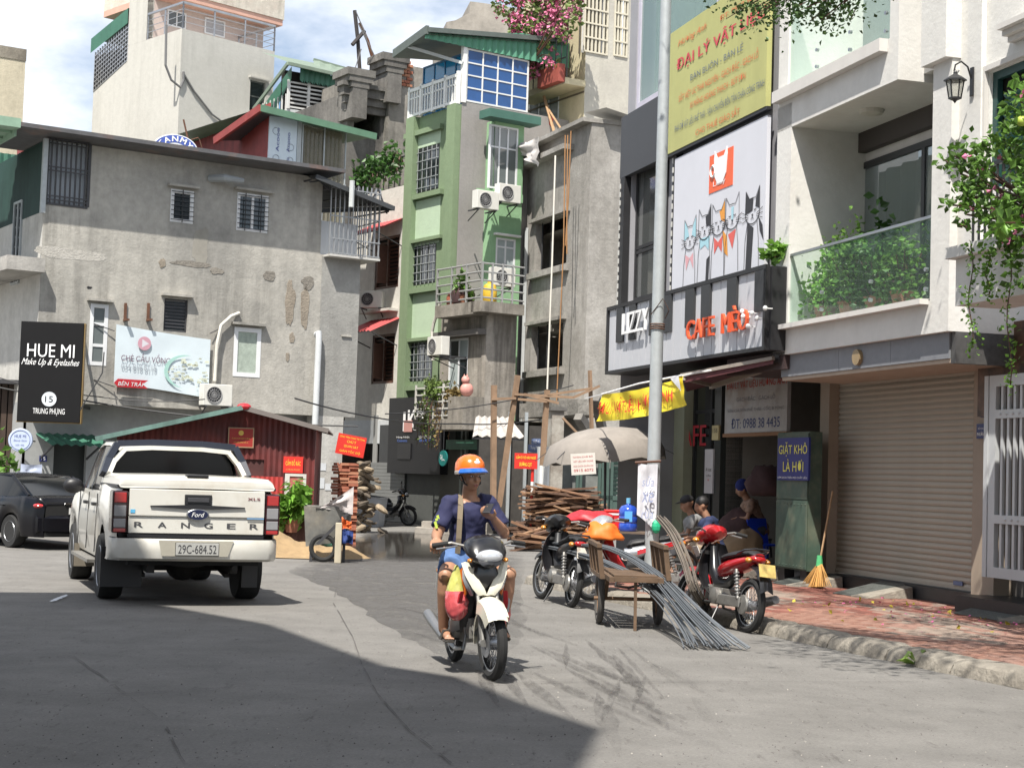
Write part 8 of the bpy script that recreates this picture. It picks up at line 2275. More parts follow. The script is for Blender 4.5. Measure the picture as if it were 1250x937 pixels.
for s_ in (-1, 1):
 H_, K_, A_ = (-.12, s_*.1, .86), (.2, s_*.255, .77), (.04, s_*.24, .34)
 limb(mb, [H_, tuple(Vector(H_).lerp(Vector(K_), .5)), K_, tuple(Vector(K_).lerp(Vector(A_), .3)), tuple(Vector(K_).lerp(Vector(A_), .65)), A_], [.1, .085, .062, .062, .05, .038])
 mb.tube([(.01, s_*.22, .31), (.1, s_*.225, .295), (.2, s_*.23, .285)], [.036, .04, .028], 10); mb.ball((-.01, s_*.22, .3), .034, 8, 6)
 for k in range(5): mb.tube([(.19, s_*(.2+.014*k), .287), (.235-.006*k, s_*(.198+.015*k), .281)], [.012, .0085], 6); mb.ball((.235-.006*k, s_*(.198+.015*k), .281), .009, 6, 5)
hand(mb, WR_, (0, 0, -1), (.75, -.25, -.25), (55, 60, 62, 50), (0, 1, 0), 1.05)
hand(mb, WL_, (.1, -.3, 1), (.55, -.8, .35), (32, 34, 36, 30), (.6, .6, .3), 1.0)
fuse(mb, 'body', SKIN, rd, .008, 2)
face_marks(hM, rd)
NV = mat('navy_tshirt', (.018, .02, .065), .85, var=.12, vs=10)
mb = MB()
mb.tube([(-.16, 0, .86), (-.16, 0, .95), J['sp'], (-.11, 0, 1.22), (-.09, 0, 1.31), (-.075, 0, 1.36)], [.155, .155, .145, .15, .13, .08], 20)
mb.ball((-.1, 0, 1.25), (.125, .185, .11), 16, 10); mb.ball((-.08, 0, 1.02), (.1, .14, .12), 14, 10)
for s_, S2, E2 in ((-1, SR, ER), (1, SL, EL)):
 mb.tube([(-.08, s_*.08, 1.345), S2, tuple(Vector(S2).lerp(Vector(E2), .45)), tuple(Vector(S2).lerp(Vector(E2), .78))], [.062, .07, .07, .076], 16); mb.ball(S2, .07, 12, 8)
fuse(mb, 'tshirt', NV, rd, .011, 2, wr=.012)
mb = MB()
for s_ in (-1, 1): mb.tube([(-.18, s_*.07, .86), (-.05, s_*.13, .85), (.1, s_*.19, .81)], [.13, .125, .105], 16)
mb.ball((-.17, 0, .88), (.165, .185, .12), 14, 10)
fuse(mb, 'shorts', mat('blue_shorts', (.09, .17, .36), .85, var=.2, vs=8), rd, .013, 2, wr=.012)
mb = MB()
for k in range(3):
 a = Vector(SR).lerp(Vector(ER), .45+.1*k); mb.bar(a+Vector((.055, -.062, .02)), a+Vector((.068, -.05, -.035)), .022, .004, up=(1, -1, 0))
mb.build('sleeve_print', mat('lime_print', (.5, .62, .1), .6), rd)
mb = MB(); P_ = [(-.1, -.07, 1.385), (.03, -.1, 1.31), (.065, -.115, 1.2), (.07, -.125, 1.05), (.05, -.13, .93)]
for a, b in zip(P_, P_[1:]): mb.bar(Vector(a)+Vector((.02, 0, 0)), Vector(b)+Vector((.02, 0, 0)), .042, .008, up=(1, 0, 0))
mb.build('bag_strap', mat('khaki_strap', (.2, .16, .11), .9), rd)
for s_ in (-1, 1):
 mb = MB(); mb.loft([[(x, s_*.225+w_*math.cos(a), .262+.012*math.sin(a)) for a in [2*PI*j/10 for j in range(10)]] for x, w_ in ((-.05, .025), (-.02, .04), (.08, .042), (.18, .052), (.25, .03))], cap=True)
 mb.tube([(.11, s_*.18, .27), (.11, s_*.21, .335), (.11, s_*.25, .335), (.11, s_*.275, .27)], .014, 6); mb.build('sandal', mat('sandal', (.04, .035, .03), .8), rd, smooth=True)
HM = hM @ Matrix.Translation((-.004, 0, .016)) @ Matrix.Rotation(R(-7), 4, 'Y')
mb = MB(); rr_ = []
hp = [(.0, .16), (.05, .152), (.092, .128), (.118, .09), (.126, .045), (.123, .015)]
mb.lathe([(r_*1.0, z+.0) for r_, z in hp][::-1], 28, HM @ Matrix.Translation((-.012, 0, .01)) @ Matrix.Scale(1.1, 4, (1, 0, 0)), cap=False); mb.build('helmet', mat('helmet_orange', (.75, .15, .015), .25, coat=.7, var=0), rd, smooth=True)
MB().lathe([(.126, -.01), (.129, .0), (.128, .018), (.124, .022)], 28, HM @ Matrix.Translation((-.012, 0, .01)) @ Matrix.Scale(1.09, 4, (1, 0, 0)), cap=False).build('helmet_rim', mat('rim_grey', (.45, .4, .36), .5), rd, smooth=True)
mb = MB(); rr_ = []
for k in range(13):
 a = R(-68+k*11.33); rr_.append([tuple(HM @ Vector((-.012+q*1.1*math.cos(a), q*math.sin(a), z))) for q, z in ((.126, .045), (.136, .035), (.17-.02*abs(math.sin(a)), .012), (.168-.02*abs(math.sin(a)), .004), (.126, .018))])
mb.loft(rr_, cap=True).build('helmet_visor', mat('visor_blue', (.01, .1, .42), .25, coat=.6, var=0), rd, smooth=True)
MB().ball((.112, .005, .092), (.012, .03, .018), 10, 6, HM).ball((.105, .012, .112), (.01, .014, .014), 8, 6, HM).build('helmet_logo', WL, rd)
MB().tube([tuple(HM @ Vector(v)) for v in ((.0, .088, -.01), (.03, .075, -.08), (.04, 0, -.122), (.03, -.075, -.08), (.0, -.088, -.01))], .007, 6).build('chin_strap', BLACKM, rd)
MB().ball((-.045, 0, -.01), (.07, .085, .07), 14, 10, HM).build('hair', mat('hair_black', (.01, .009, .009), .6), rd, smooth=True)
ph = thing('mobile_phone', 'black mobile phone held up in the rider\'s left hand', 'phone', fr=Fr(M=RBM @ Matrix.Translation((.25, .075, 1.29)) @ Matrix.Rotation(R(-35), 4, 'Z') @ Matrix.Rotation(R(-55), 4, 'Y')))
MB().box(-.006, -.032, -.06, .003, .032, .06).build('case', BLACKM, ph, bevel=.004); MB().box(-.0085, -.028, -.054, -.0062, .028, .054).build('screen', BLACKM, ph)
def bag(label, M, sc_, m, seed, m2=None, split=.1):
 t = thing('plastic_bag', label, 'bag', fr=Fr(M=M))
 def mk(z0, z1, m_, nm):
  mb = MB(); n_ = 26; rr_ = []
  for i in range(15):
   u = z0+(z1-z0)*i/14; rad = (math.sin(PI*min(1, (u*.97+.03))**.75)**.75)*(1-.35*u)
   if u < .05: rad = .25+6*u
   rr_.append([(sc_[0]*rad*math.cos(2*PI*j/n_)*(1+.16*noise.noise(Vector((j*1.1, u*9, seed)))+.08*noise.noise(Vector((j*3.1, u*16, seed)))), sc_[1]*rad*math.sin(2*PI*j/n_)*(1+.16*noise.noise(Vector((j*1.1, u*9, seed+4)))), sc_[2]*u) for j in range(n_)])
  mb.loft(rr_, cap=True).build(nm, m_, t, smooth=True)
 mk(0, split if m2 else .97, m, 'bag_body')
 if m2: mk(split, .97, m2, 'bag_neck')
 return t
BR_ = mat('bag_red', (.72, .12, .13), .22, var=.35, vs=14, spec=.9, coat=.5); BYL = mat('bag_yellow', (.5, .5, .14), .25, var=.35, vs=9, spec=.8)
bag('red and yellow plastic shopping bag hanging on the rider\'s right side of the motorbike', RBM @ Matrix.Translation((.3, -.19, .43)), (.09, .105, .44), BR_, 1, BYL, .52)
bag('smaller red plastic bag on the far side of the cream motorbike', RBM @ Matrix.Translation((.22, .2, .38)), (.08, .07, .27), BR_, 6)
def sitter(label, M, shirt, hatm, hat, seedy=0, lean=.0, trousers=None, small=1.0, arms=0):
 t = thing('person', label, 'person', fr=Fr(M=M @ Matrix.Scale(small, 4)))
 mb = MB(); L_ = lean
 mb.tube([(0, 0, .42), (.06+L_*.4, 0, .62), (.1+L_*.8, 0, .84)], [.13, .125, .13], 14); mb.ball((0, 0, .4), (.15, .17, .11), 12, 8)
 limb(mb, [(.1+L_*.8, 0, .88), (.15+L_, 0, .98)], [.06, .055]); h_ = head(mb, (.19+L_, 0, 1.08), 0, 18)
 for s_ in (-1, 1):
  a, b, c = (.1+L_*.8, s_*.18, .86), (.2+L_*.6, s_*.24, .62), (.42, s_*.12, .58+.03*s_)
  limb(mb, [a, b, c], [.05, .04, .028], 10); hand(mb, c, (0, 0, -1), (1, -s_*.4, -.2), 28, (0, -s_, 0), .95)
  limb(mb, [(.0, s_*.1, .4), (.4, s_*.17, .46), (.36, s_*.16, .08)], [.085, .06, .04], 10); mb.tube([(.34, s_*.16, .05), (.52, s_*.17, .04)], [.04, .03], 8)
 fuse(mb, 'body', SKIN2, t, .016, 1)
 mb = MB(); mb.tube([(-.01, 0, .4), (.06+L_*.4, 0, .62), (.1+L_*.8, 0, .84), (.12+L_*.9, 0, .91)], [.16, .15, .155, .09], 16); mb.ball((.09+L_*.8, 0, .82), (.13, .19, .11), 12, 8)
 for s_ in (-1, 1): mb.tube([(.1+L_*.8, s_*.12, .87), (.1+L_*.8, s_*.18, .86), (.17+L_*.68, s_*.225, .7)], [.07, .07, .068], 12)
 fuse(mb, 'shirt', shirt, t, .02, 2, wr=.012)
 mb = MB()
 for s_ in (-1, 1): mb.tube([(-.02, s_*.09, .41), (.38, s_*.17, .47), (.38, s_*.165, .3)], [.115, .08, .075], 12)
 fuse(mb, 'trousers', trousers or mat('dark_trousers', (.05, .05, .055), .9), t, .02, 2, wr=.01)
 hb = MB()
 if hat == 'cap': hb.ball((-.01, 0, .06), (.108, .09, .08), 14, 8, h_); hb.ball((.1, 0, .055), (.075, .065, .012), 12, 5, h_)
 elif hat == 'beanie': hb.ball((-.015, 0, .05), (.118, .1, .115), 14, 10, h_)
 else: hb.ball((-.02, 0, .045), (.103, .088, .093), 14, 10, h_)
 hb.build('hat' if hat != 'hair' else 'hair', hatm, t, smooth=True)
 st = thing('stool', 'low dark plastic stool under the '+label.split(',')[0].replace('person ', 'person '), 'stool', fr=Fr(M=M @ Matrix.Scale(small, 4)))
 MB().box(-.16, -.15, .27, .16, .15, .3).build('seat', DKP, st, bevel=.01)
 for a in (-.13, .13):
  for b in (-.12, .12): MB().bar((a, b, .27), (a*1.15, b*1.15, 0), .035).build('leg', DKP, st)
 return t
HR_ = mat('hair_black', (.01, .009, .009), .6) if 'hair_black' not in MATS else MATS['hair_black']
def sit_M(px, py, Y, hdg, z=KZ): p_ = at(px, py, Y); return Matrix.Translation((p_.x, p_.y, z)) @ Matrix.Rotation(R(hdg), 4, 'Z')
sitter('person in grey shirt and dark cap, seated in the shop doorway', sit_M(852, 700, 24.6, 178), mat('grey_shirt', (.22, .22, .22), .9), mat('cap_dark', (.02, .02, .022), .8), 'cap')
sitter('person in navy shirt with short black hair, seated beside the capped man', sit_M(873, 700, 23.6, 180), mat('navy_shirt', (.02, .03, .08), .9), HR_, 'hair', lean=.03, trousers=mat('beige_shorts', (.35, .28, .2), .9))
sitter('person in striped clothes and blue knit hat, bending inside the shop', sit_M(927, 700, 26, 185, KZ+.25), mat('striped_shirt', (.28, .18, .13), .9, var=.6, vs=14), mat('hat_blue', (.01, .02, .13), .9), 'beanie', lean=.12)
# ================= red shed =================
FSh = Fr(300, 31.5, 5)
shd = thing('corrugated_shed', 'dark red corrugated shed with green roof edge behind the pickup', 'shed', fr=FSh)
SX = lambda px, py, d=0: FSh.loc(px, py, d)
x0, x1 = SX(140, 600)[0], SX(383, 600)[0]; xr_, zr_ = SX(298, 500)
zl_, ze_ = SX(133, 530)[1], SX(385, 522)[1]
def rz(x): return zl_+(zr_-zl_)*(x-x0)/(xr_-x0) if x < xr_ else zr_+(ze_-zr_)*(x-xr_)/(x1-xr_)
dr = FSh.rect(266, 560, 322, 640)
mb = MB(); n_ = 70
for i in range(n_):
 a, b = x0+(x1-x0)*i/n_, x0+(x1-x0)*(i+1)/n_; ya, yb = (.018, -.018) if i % 2 else (-.018, .018)
 zb_ = dr[3] if dr[0] < (a+b)/2 < dr[2] else 0
 mb.quad((a, ya, zb_), (b, yb, zb_), (b, yb, rz(b)), (a, ya, rz(a)))
mb.quad((x1, 0, 0), (x1, 4, 0), (x1, 4, ze_), (x1, 0, ze_)); mb.quad((x0, 4, 0), (x0, 0, 0), (x0, 0, zl_), (x0, 4, zl_)); mb.build('wall', MAROON, shd)
MB().box(dr[0], .04, 0, dr[2], .07, dr[3]).build('door', mat('door_maroon', (.07, .02, .018), .7, var=.3), shd)
rf_ = mat('shed_green', (.12, .21, .185), .6, var=.2, streak=.3)
mb = MB(); corr_slope(mb, (x0-.35, -.35, zl_-.08), (x0-.35, 4, zl_-.08), (xr_, 4, zr_+.06), (xr_, -.35, zr_+.06), .3, .02); mb.bar((x0-.35, -.36, zl_-.1), (xr_, -.36, zr_+.03), .05, .09); mb.build('roof', rf_, shd)
mb = MB(); corr_slope(mb, (x1+.25, 4, ze_-.04), (x1+.25, -.3, ze_-.04), (xr_, -.3, zr_+.06), (xr_, 4, zr_+.06), .3, .02); mb.bar((x1+.25, -.32, ze_-.06), (xr_, -.32, zr_+.03), .05, .09); mb.build('roof', mat('roof_grey', (.16, .14, .13), .7), shd)
MB().ball((xr_+.02, -.3, zr_+.05), (.14, .1, .07), 8, 6).build('ridge_cap', RINK, shd)
def board(name, lab, f, r, d, m, lines, fm=None, cat='sign', tilt=0, grp=None):
 cx, cz = (r[0]+r[2])/2, (r[1]+r[3])/2
 f2 = Fr(M=f.M @ Matrix.Translation((cx, d, cz)) @ Matrix.Rotation(R(tilt), 4, 'Y'))
 t = thing(name, lab, cat, fr=f2, group=grp); w_, h_ = (r[2]-r[0])/2, (r[3]-r[1])/2
 MB().box(-w_, -.015, -h_, w_, .015, h_).build('board', m, t)
 if fm:
  MB().box(-w_-.02, -.02, -h_-.02, w_+.02, -.0, -h_).box(-w_-.02, -.02, h_, w_+.02, 0, h_+.02).box(-w_-.02, -.02, -h_, -w_, 0, h_).box(w_, -.02, -h_, w_+.02, 0, h_).build('frame', fm, t)
 for (s_, a, b, c, e, m_) in lines: txt(s_, m_, t, f2, (-w_+2*w_*a, -h_+2*h_*b, -w_+2*w_*c, -h_+2*h_*e), -.018, .012)
 return t
GD = mat('gold_print', (.55, .38, .08), .6, var=0)
t = board('red_plaque', 'dark red plaque with gold emblem on the shed gable', FSh, FSh.rect(280, 523, 309, 545), -.05, mat('plaque_red', (.28, .02, .015), .5), [('ỦY BAN NHÂN DÂN PHƯỜNG', .12, .42, .88, .5, GD), ('TỔ DÂN PHỐ SỐ 15', .2, .2, .8, .3, GD)], mat('plaque_frame', (.3, .2, .12), .5))
MB().lathe([(.05, -.022), (.05, -.016)], 16, Matrix.Rotation(R(90), 4, 'X') @ Matrix.Translation((0, .09, .04))).build('emblem', GD, t)
board('red_notice', 'red notice with yellow words CẤM ĐỔ RÁC on the right of the shed', FSh, FSh.rect(346, 557, 370, 577), -.05, MATS['sign_red'], [('CẤM ĐỔ RÁC', .12, .45, .88, .85, YEL), ('15 TRUNG PHỤNG', .15, .12, .85, .25, GD)])
pf = thing('notice_frame', 'white framed faded red notice leaning on the shed behind the potted plant', 'notice board', fr=FSh)
r = FSh.rect(347, 578, 373, 632, d=-.25)
MB().box(r[0], -.25, r[1], r[0]+.09, -.2, r[3]).box(r[2]-.06, -.25, r[1], r[2], -.2, r[3]).box(r[0]+.09, -.25, r[3]-.05, r[2]-.06, -.2, r[3]).build('frame', mat('frame_white', (.55, .54, .5), .6, var=.15), pf)
MB().box(r[0]+.09, -.23, r[1], r[2]-.06, -.21, r[3]-.05).build('panel', mat('faded_red2', (.42, .12, .1), .7, dirt=(.5, .42, .38), ds=4, dl=.55, var=.2), pf)
lr = thing('leaning_sheet', 'brighter red corrugated sheet leaning against the shed beside the pickup', 'metal sheet', fr=FSh)
r = FSh.rect(322, 572, 344, 660, d=-.5); mb = MB(); corr(mb, r[0]-.3, r[2], 0.0, r[3]-.15, -.5, .09, .015); mb.build('sheet', mat('bright_red_sheet', (.42, .05, .045), .5, var=.15, streak=.25), lr)
mb = MB(); mb.bar((r[0], -.5, 0), (r[0], -.1, 0.02), .03); mb.build('foot', DARKM, lr)
lb_ = thing('base_board', 'dark brown corrugated board standing under the potted plant', 'board', fr=FSh)
r = FSh.rect(352, 630, 376, 668, d=-.6); mb = MB(); corr(mb, r[0], r[2], 0.02, r[3], -.6, .14, .02); mb.build('sheet', mat('rusty_brown', (.1, .045, .035), .8, var=.3), lb_)
pp_ = plant(FSh, SX(356, 640, -.8)[0], -.75, .35, .22, .78, 0, 'long-leaved green plant standing before the faded red notice at the shed', .26, True, LG3, name='potted_plant')
mb = MB()
for k in range(85):
 a = random.uniform(0, 2*PI); z = random.uniform(.25, 1.0); q = random.uniform(.03, .14)*(1.3-z*.6); u = Vector((math.cos(a), math.sin(a), random.uniform(-.9, .45))).normalized(); c = Vector((q*math.cos(a), q*math.sin(a), z)); L_ = random.uniform(.16, .28); v = Vector((-u.y, u.x, 0)).normalized()*.03
 mb.add([c, c+u*L_*.5+v, c+u*L_+Vector((0, 0, -.06)), c+u*L_*.5-v], [(0, 1, 2), (0, 2, 3)])
mb.build('leaf_fan', LG3, pp_)
# ================= brick stack with red sign, rubble =================
pb_ = gp(422, 664)
bs = thing('brick_stack', 'tall stack of orange-red bricks beside the white pillar under the tilted red sign', 'brick stack', loc=tuple(pb_), rz=8)
b0 = [MB().box(0, 0, 0, .205, .1, .055).build('brick', BRK[k], bs) for k in (0, 1)]
first = [True, True]; z = 0; row = 0
while row < 28:
 for i in range(3):
  for j in range(3):
   if j and i < 2 and row < 27: continue
   if random.random() < .06 and row > 3: continue
   k = random.random() < .45; q = .01 if row % 2 else 0
   M_ = Matrix.Translation((-.26+i*.178+random.uniform(-.012, .012), -.15+j*.2+random.uniform(-.012, .018), z)) @ Matrix.Rotation(R((90 if (row+i) % 3 == 0 else 0)+random.uniform(-4, 4)), 4, 'Z') @ Matrix.Translation((-.1 if (row+i) % 3 else 0, -.05, 0))
   if first[k]: b0[k].matrix_local = M_; first[k] = False
   else: child_copy(b0[k], M_)
 z += .0615; row += 1
MB().box(-.2, -.12, 0, .2, .4, z-.03).build('inner_bricks', BRK[0], bs, kind='stuff')
fT = Fr(M=Matrix.Translation((pb_.x, pb_.y, 0)))
board('red_notice', 'tilted red sign with yellow words CHÚ Ý on top of the brick stack', fT, fT.rect(411, 531, 446, 556, d=-.25), -.25, MATS['sign_red'], [('CÔNG TRÌNH ĐANG THI CÔNG', .06, .82, .94, .92, YEL), ('CHÚ Ý', .34, .6, .66, .76, YEL), ('QUAN SÁT', .26, .36, .76, .52, YEL), ('GIẢM TỐC ĐỘ', .14, .1, .86, .28, YEL)], tilt=9)
def pile(name, lab, cat, c, n, sx, sy, sz, mats, size, part, rz=0):
 t = thing(name, lab, cat, loc=tuple(c), rz=rz)
 for k in range(n):
  u = k/n; z = sz*u; w_ = (1-.5*u); x = random.uniform(-sx, sx)*w_; y = random.uniform(-sy, sy)*w_
  L_ = size[0]*random.uniform(.6, 1.2); mb = MB(); a = R(random.gauss(0, 16)); e = R(random.gauss(0, 8))
  d = Vector((math.cos(a)*math.cos(e), math.sin(a), math.sin(e)))*L_/2; p_ = Vector((x*.35, y, z+size[2]))
  mb.bar(p_-d, p_+d, size[1]*random.uniform(.6, 1.4), size[2]*random.uniform(.7, 1.5)); mb.v = [(a_+.012*noise.noise(Vector((a_*9, b_*9, c_*9))), b_, c_+.012*noise.noise(Vector((a_*7, b_*7, c_*7+5)))) for a_, b_, c_ in mb.v]
  mb.build(part, random.choice(mats), t)
 return t
OW = [mat('old_wood_a', (.22, .12, .07), .85, var=.35, vs=9), mat('old_wood_b', (.32, .19, .11), .85, var=.35, vs=9), mat('old_wood_c', (.13, .075, .05), .9, var=.4, vs=9)]
pile('wood_stack', 'pile of rough brown planks and offcuts behind the parked motorbikes', 'wood pile', gp(686, 668), 200, .75, .5, 1.25, OW, (1.5, .1, .035), 'plank', rz=-6)
pile('timber_pile', 'low spill of planks lying left of the big plank pile', 'wood pile', gp(650, 672), 24, .4, .4, .42, OW, (.9, .12, .04), 'plank', rz=8)
rbm = [mat('rubble_a', (.17, .13, .09), .9, var=.4), mat('rubble_b', (.1, .08, .06), .9, var=.4), mat('rubble_c', (.3, .235, .16), .9, var=.3)]
t = thing('rubble_heap', 'heap of broken boards and sacks right of the brick stack', 'rubble', loc=tuple(gp(448, 650)))
for k in range(110):
 u = k/110; mb = MB(); r_ = random.uniform(.05, .13); mb.ball((0, 0, 0), (r_*1.5, r_, r_*.6), 7, 5)
 mb.v = [tuple(Vector(v)*(1+.5*noise.noise(Vector(v)*9+Vector((k, 0, 0))))) for v in mb.v]; M_ = Matrix.Translation((-.12+random.gauss(0, .2)*(1.2-u*.7), random.gauss(0, .2), 1.7*u+.05)) @ Matrix.Rotation(random.uniform(-.7, .7), 4, 'Y')
 mb.v = [tuple(M_ @ Vector(v)) for v in mb.v]; mb.build('debris', rbm[k % 3], t)
tr = thing('white_tub', 'pale plastic tub beside the small black motorbike', 'tub', loc=tuple(gp(447, 642)), rz=-10)
MB().loft([[(w_*x, w_*y*.8, z) for x, y in ((-1, -1), (1, -1), (1, 1), (-1, 1))] for w_, z in ((.42, 0), (.5, .8), (.53, .82), (.47, .8), (.4, .06))], cap=True).build('tub', mat('tub_white', (.45, .46, .48), .5), tr)
# ================= sand =================
c = gp(345, 680); mb = MB(); G_ = []
nx, ny = 46, 26
for j in range(ny):
 for i in range(nx):
  u, v = i/(nx-1)*2-1, j/(ny-1)*2-1; x, y = u*1.75, v*1.1
  h = max(0, .78*math.exp(-((x+.75)**2/.45+y*y/.35))+.3*math.exp(-((x-.45)**2/.5+y*y/.3))+.2*math.exp(-((x-1.15)**2/.08+(y+.1)**2/.08))+.1*noise.noise(Vector((x*2.2, y*2.2, 1)))+.04*noise.noise(Vector((x*7, y*7, 3)))-.085)
  G_.append((x, y, h if max(abs(u), abs(v)) < .99 else -.01))
mb.add(G_, [(j*nx+i, j*nx+i+1, (j+1)*nx+i+1, (j+1)*nx+i) for j in range(ny-1) for i in range(nx-1)]); mb.v = [(a+c.x, b+c.y+.6, z) for a, b, z in mb.v]
tag(mb.build('sand_heap', mat('sand', (.34, .235, .125), .95, var=.25, vs=5, bump=1, bs=60), smooth=2), 'heap of yellow building sand behind the pickup beside the shed', 'sand', kind='stuff')
# ================= tray cart, bags, cloths at the left =================
FTc = Fr(392, 27.5, 4)
tc_ = thing('mortar_trough', 'grey metal builder\'s trough on wheels in front of the brick stack', 'cart', fr=FTc)
TT = mat('trough_grey', (.16, .16, .15), .75, var=.35, vs=4, dirt=(.26, .24, .2), ds=2)
r = FTc.rect(374, 618, 428, 672)
MB().add([(r[0], 0, .25), (r[2]-.05, 0, .35), (r[2], -.1, r[3]), (r[0]-.05, -.1, r[3]), (r[0], .7, .25), (r[2]-.05, .7, .35), (r[2], .8, r[3]), (r[0]-.05, .8, r[3])], [(0, 1, 2, 3), (5, 4, 7, 6), (1, 5, 6, 2), (4, 0, 3, 7), (4, 5, 1, 0)]).build('tray', TT, tc_)
MB().torus(((r[0]+.3), -.12, .24), 'y', .2, .04, 24, 8).build('wheel', RUBBER, tc_, smooth=True)
MB().bar((r[0]+.2, -.14, .3), (r[2]-.05, -.14, r[3]-.1), .05).bar((r[0]+.1, -.1, .0), (r[0]+.1, -.1, .3), .05).bar((r[2]-.1, -.1, .0), (r[2]-.1, -.1, .4), .05).build('frame', DARKM, tc_)
r = FTc.rect(386, 600, 424, 620, d=-.1); cl = cloth_sheet(FTc, (r[0], r[1], r[2]+.1, r[3]), -.1, mat('cement_sack', (.5, .46, .45), .9, var=.2), 'cloth', 12, 8, .2, skew=(0, -.1, .1, -.3), seed=9); tag(cl, 'crumpled white sack thrown over the builder\'s trough', 'sack')
for (q, m_, l_) in (((417, 634, 429, 646), mat('cloth_orange', (.7, .14, .03), .7), 'orange cloth hanging at the right end of the trough'), ((416, 646, 431, 664), mat('cloth_navy', (.015, .04, .17), .8, var=.3), 'dark blue cloth hanging below the orange one')):
 r = FTc.rect(*q, d=-.3); tag(cloth_sheet(FTc, r, -.3, m_, 'cloth', 8, 8, .12, skew=(0, 0, -.03, .05), seed=q[1]), l_, 'cloth')
r = FTc.rect(409, 638, 417, 678, d=-.35); tag(MB().box(r[0], -.35, 0, r[2], -.1, r[3]).build('concrete_post', mat('post_cream', (.45, .4, .3), .85, var=.2), fr=FTc, bevel=.01), 'short cream concrete post beside the hanging cloths', 'post')
bag('crumpled white plastic sack of rubbish near the shed corner', Matrix.Translation(gp(386, 667)), (.26, .2, .42), mat('bag_white', (.6, .55, .55), .5, var=.25, vs=9), 3); bag('small green and white plastic bag right of the white rubbish sack', Matrix.Translation(gp(399, 668)), (.15, .12, .24), mat('bag_green', (.15, .38, .25), .4, var=.4, vs=9), 5)
# ================= umbrella =================
pu = gp(752, 632); hh_ = 2.45
um = thing('parasol', 'large faded grey fabric parasol beside the lamp post', 'parasol', loc=(at(738, 560, 28).x, 28, 0))
MB().tube([(0.05, 0, 0), (0, 0, hh_)], .022, 8).build('pole', DARKM, um)
mb = MB(); n_ = 8; rr_ = []
for (q, z) in ((.02, .52), (.3, .5), (.6, .42), (.95, .25), (1.04, .08), (1.07, -.1)):
 ring = []
 for j in range(n_*4):
  a = 2*PI*j/(n_*4); f_ = (j % 4)/4; s_ = 1-.055*math.sin(PI*f_); zz = z+(.035*math.sin(PI*f_) if q > .3 else 0)+(-.05*math.sin(PI*f_*2)*.5 if z < 0 else 0)
  ring.append((q*s_*math.cos(a), q*s_*math.sin(a), 1.93+zz+.09*math.cos(a)*q))
 rr_.append(ring)
mb.loft(rr_).build('canopy', mat('parasol_fabric', (.26, .235, .21), .9, var=.18, streak=.1), um, smooth=True)
mb = MB()
for j in range(n_): a = 2*PI*j/n_; mb.tube([(0, 0, 2.4), (.6*math.cos(a), .6*math.sin(a), 2.3), (1.2*math.cos(a), 1.2*math.sin(a), 1.92+.1*math.cos(a))], .008, 4)
mb.build('ribs', DARKM, um)
fU = Fr(M=Matrix.Translation((um.location.x if False else at(748, 560, 28).x, 26.7, 0)))
board('paper_notice', 'white notice with red handwriting hanging from the parasol edge', fU, fU.rect(697, 553, 727, 579), 0, mat('notice_white', (.6, .57, .53), .8), [(a_, .1, .78-.21*i, .9, .9-.21*i, RINK) for i, a_ in enumerate(('NHẬN CHỞ ĐỒ', 'VẬT LIỆU XÂY DỰNG', 'SỬA CHỮA QUẦN ÁO', '0915 6072'))], cat='notice', tilt=-5)
# ================= hand cart and steel rods =================
RW = mat('rusty_wood', (.12, .075, .045), .85, var=.35, vs=6)
wl, wr_ = gp(731, 761), gp(803, 764); ux = (wr_-wl).normalized(); ang = math.degrees(math.atan2(ux.y, ux.x))
hc = thing('hand_cart', 'rusty two-wheeled hand cart with side racks carrying steel rods', 'cart', loc=tuple(wl), rz=ang+8)
W_ = (wr_-wl).length; RIMR = mat('rim_rust', (.2, .12, .07), .7, .3, var=.3)
for x in (0, W_):
 t_ = MB().torus((x, 0, .275), 'x', .235, .036, 32, 8).build('wheel', mat('tyre_dusty', (.07, .065, .06), .9, var=.3), hc, smooth=True)
 MB().torus((x, 0, .275), 'x', .2, .012, 28, 6).build('rim', RIMR, t_, smooth=True); s_ = MB()
 for k in range(8): a = 2*PI*k/8; s_.bar((x, 0, .275), (x, .2*math.cos(a), .275+.2*math.sin(a)), .018)
 s_.build('spokes', RIMR, t_)
MB().tube([(-.06, 0, .275), (W_+.06, 0, .275)], .02, 8).build('axle', RIMR, hc)
mb = MB(); zc_ = .52
for x in (.06, W_-.06): mb.bar((x, -.75, zc_), (x, 1.1, zc_), .05)
for y in (-.7, 0, .7): mb.bar((.06, y, zc_+.003), (W_-.06, y, zc_+.003), .05)
for x in (.06, W_-.06): mb.bar((x, 0, .275), (x, .25, zc_), .04); mb.bar((x, 0, .275), (x, -.25, zc_), .04)
mb.bar((W_*.5, -.7, 0), (W_*.5, -.65, zc_), .03); mb.build('bed_frame', RW, hc)
for k in range(5): MB().box(.09, -.68+k*.3, zc_+.03, W_-.09, -.42+k*.3, zc_+.045).build('plank', RW, hc)
for x in (-.03, W_+.03):
 mb = MB(); q = .34
 for y in (-.62, -.2, .25, .6): mb.bar((x, y, zc_), (x-.04, y, zc_+q), .05)
 mb.bar((x-.04, -.66, zc_+q), (x-.04, .64, zc_+q), .05, .04); mb.bar((x, -.66, zc_+.02), (x, .64, zc_+.02), .05, .04); mb.build('side_rack', RW, hc)
STB = mat('rod_steel', (.17, .185, .2), .5, .5, var=.25, vs=20)
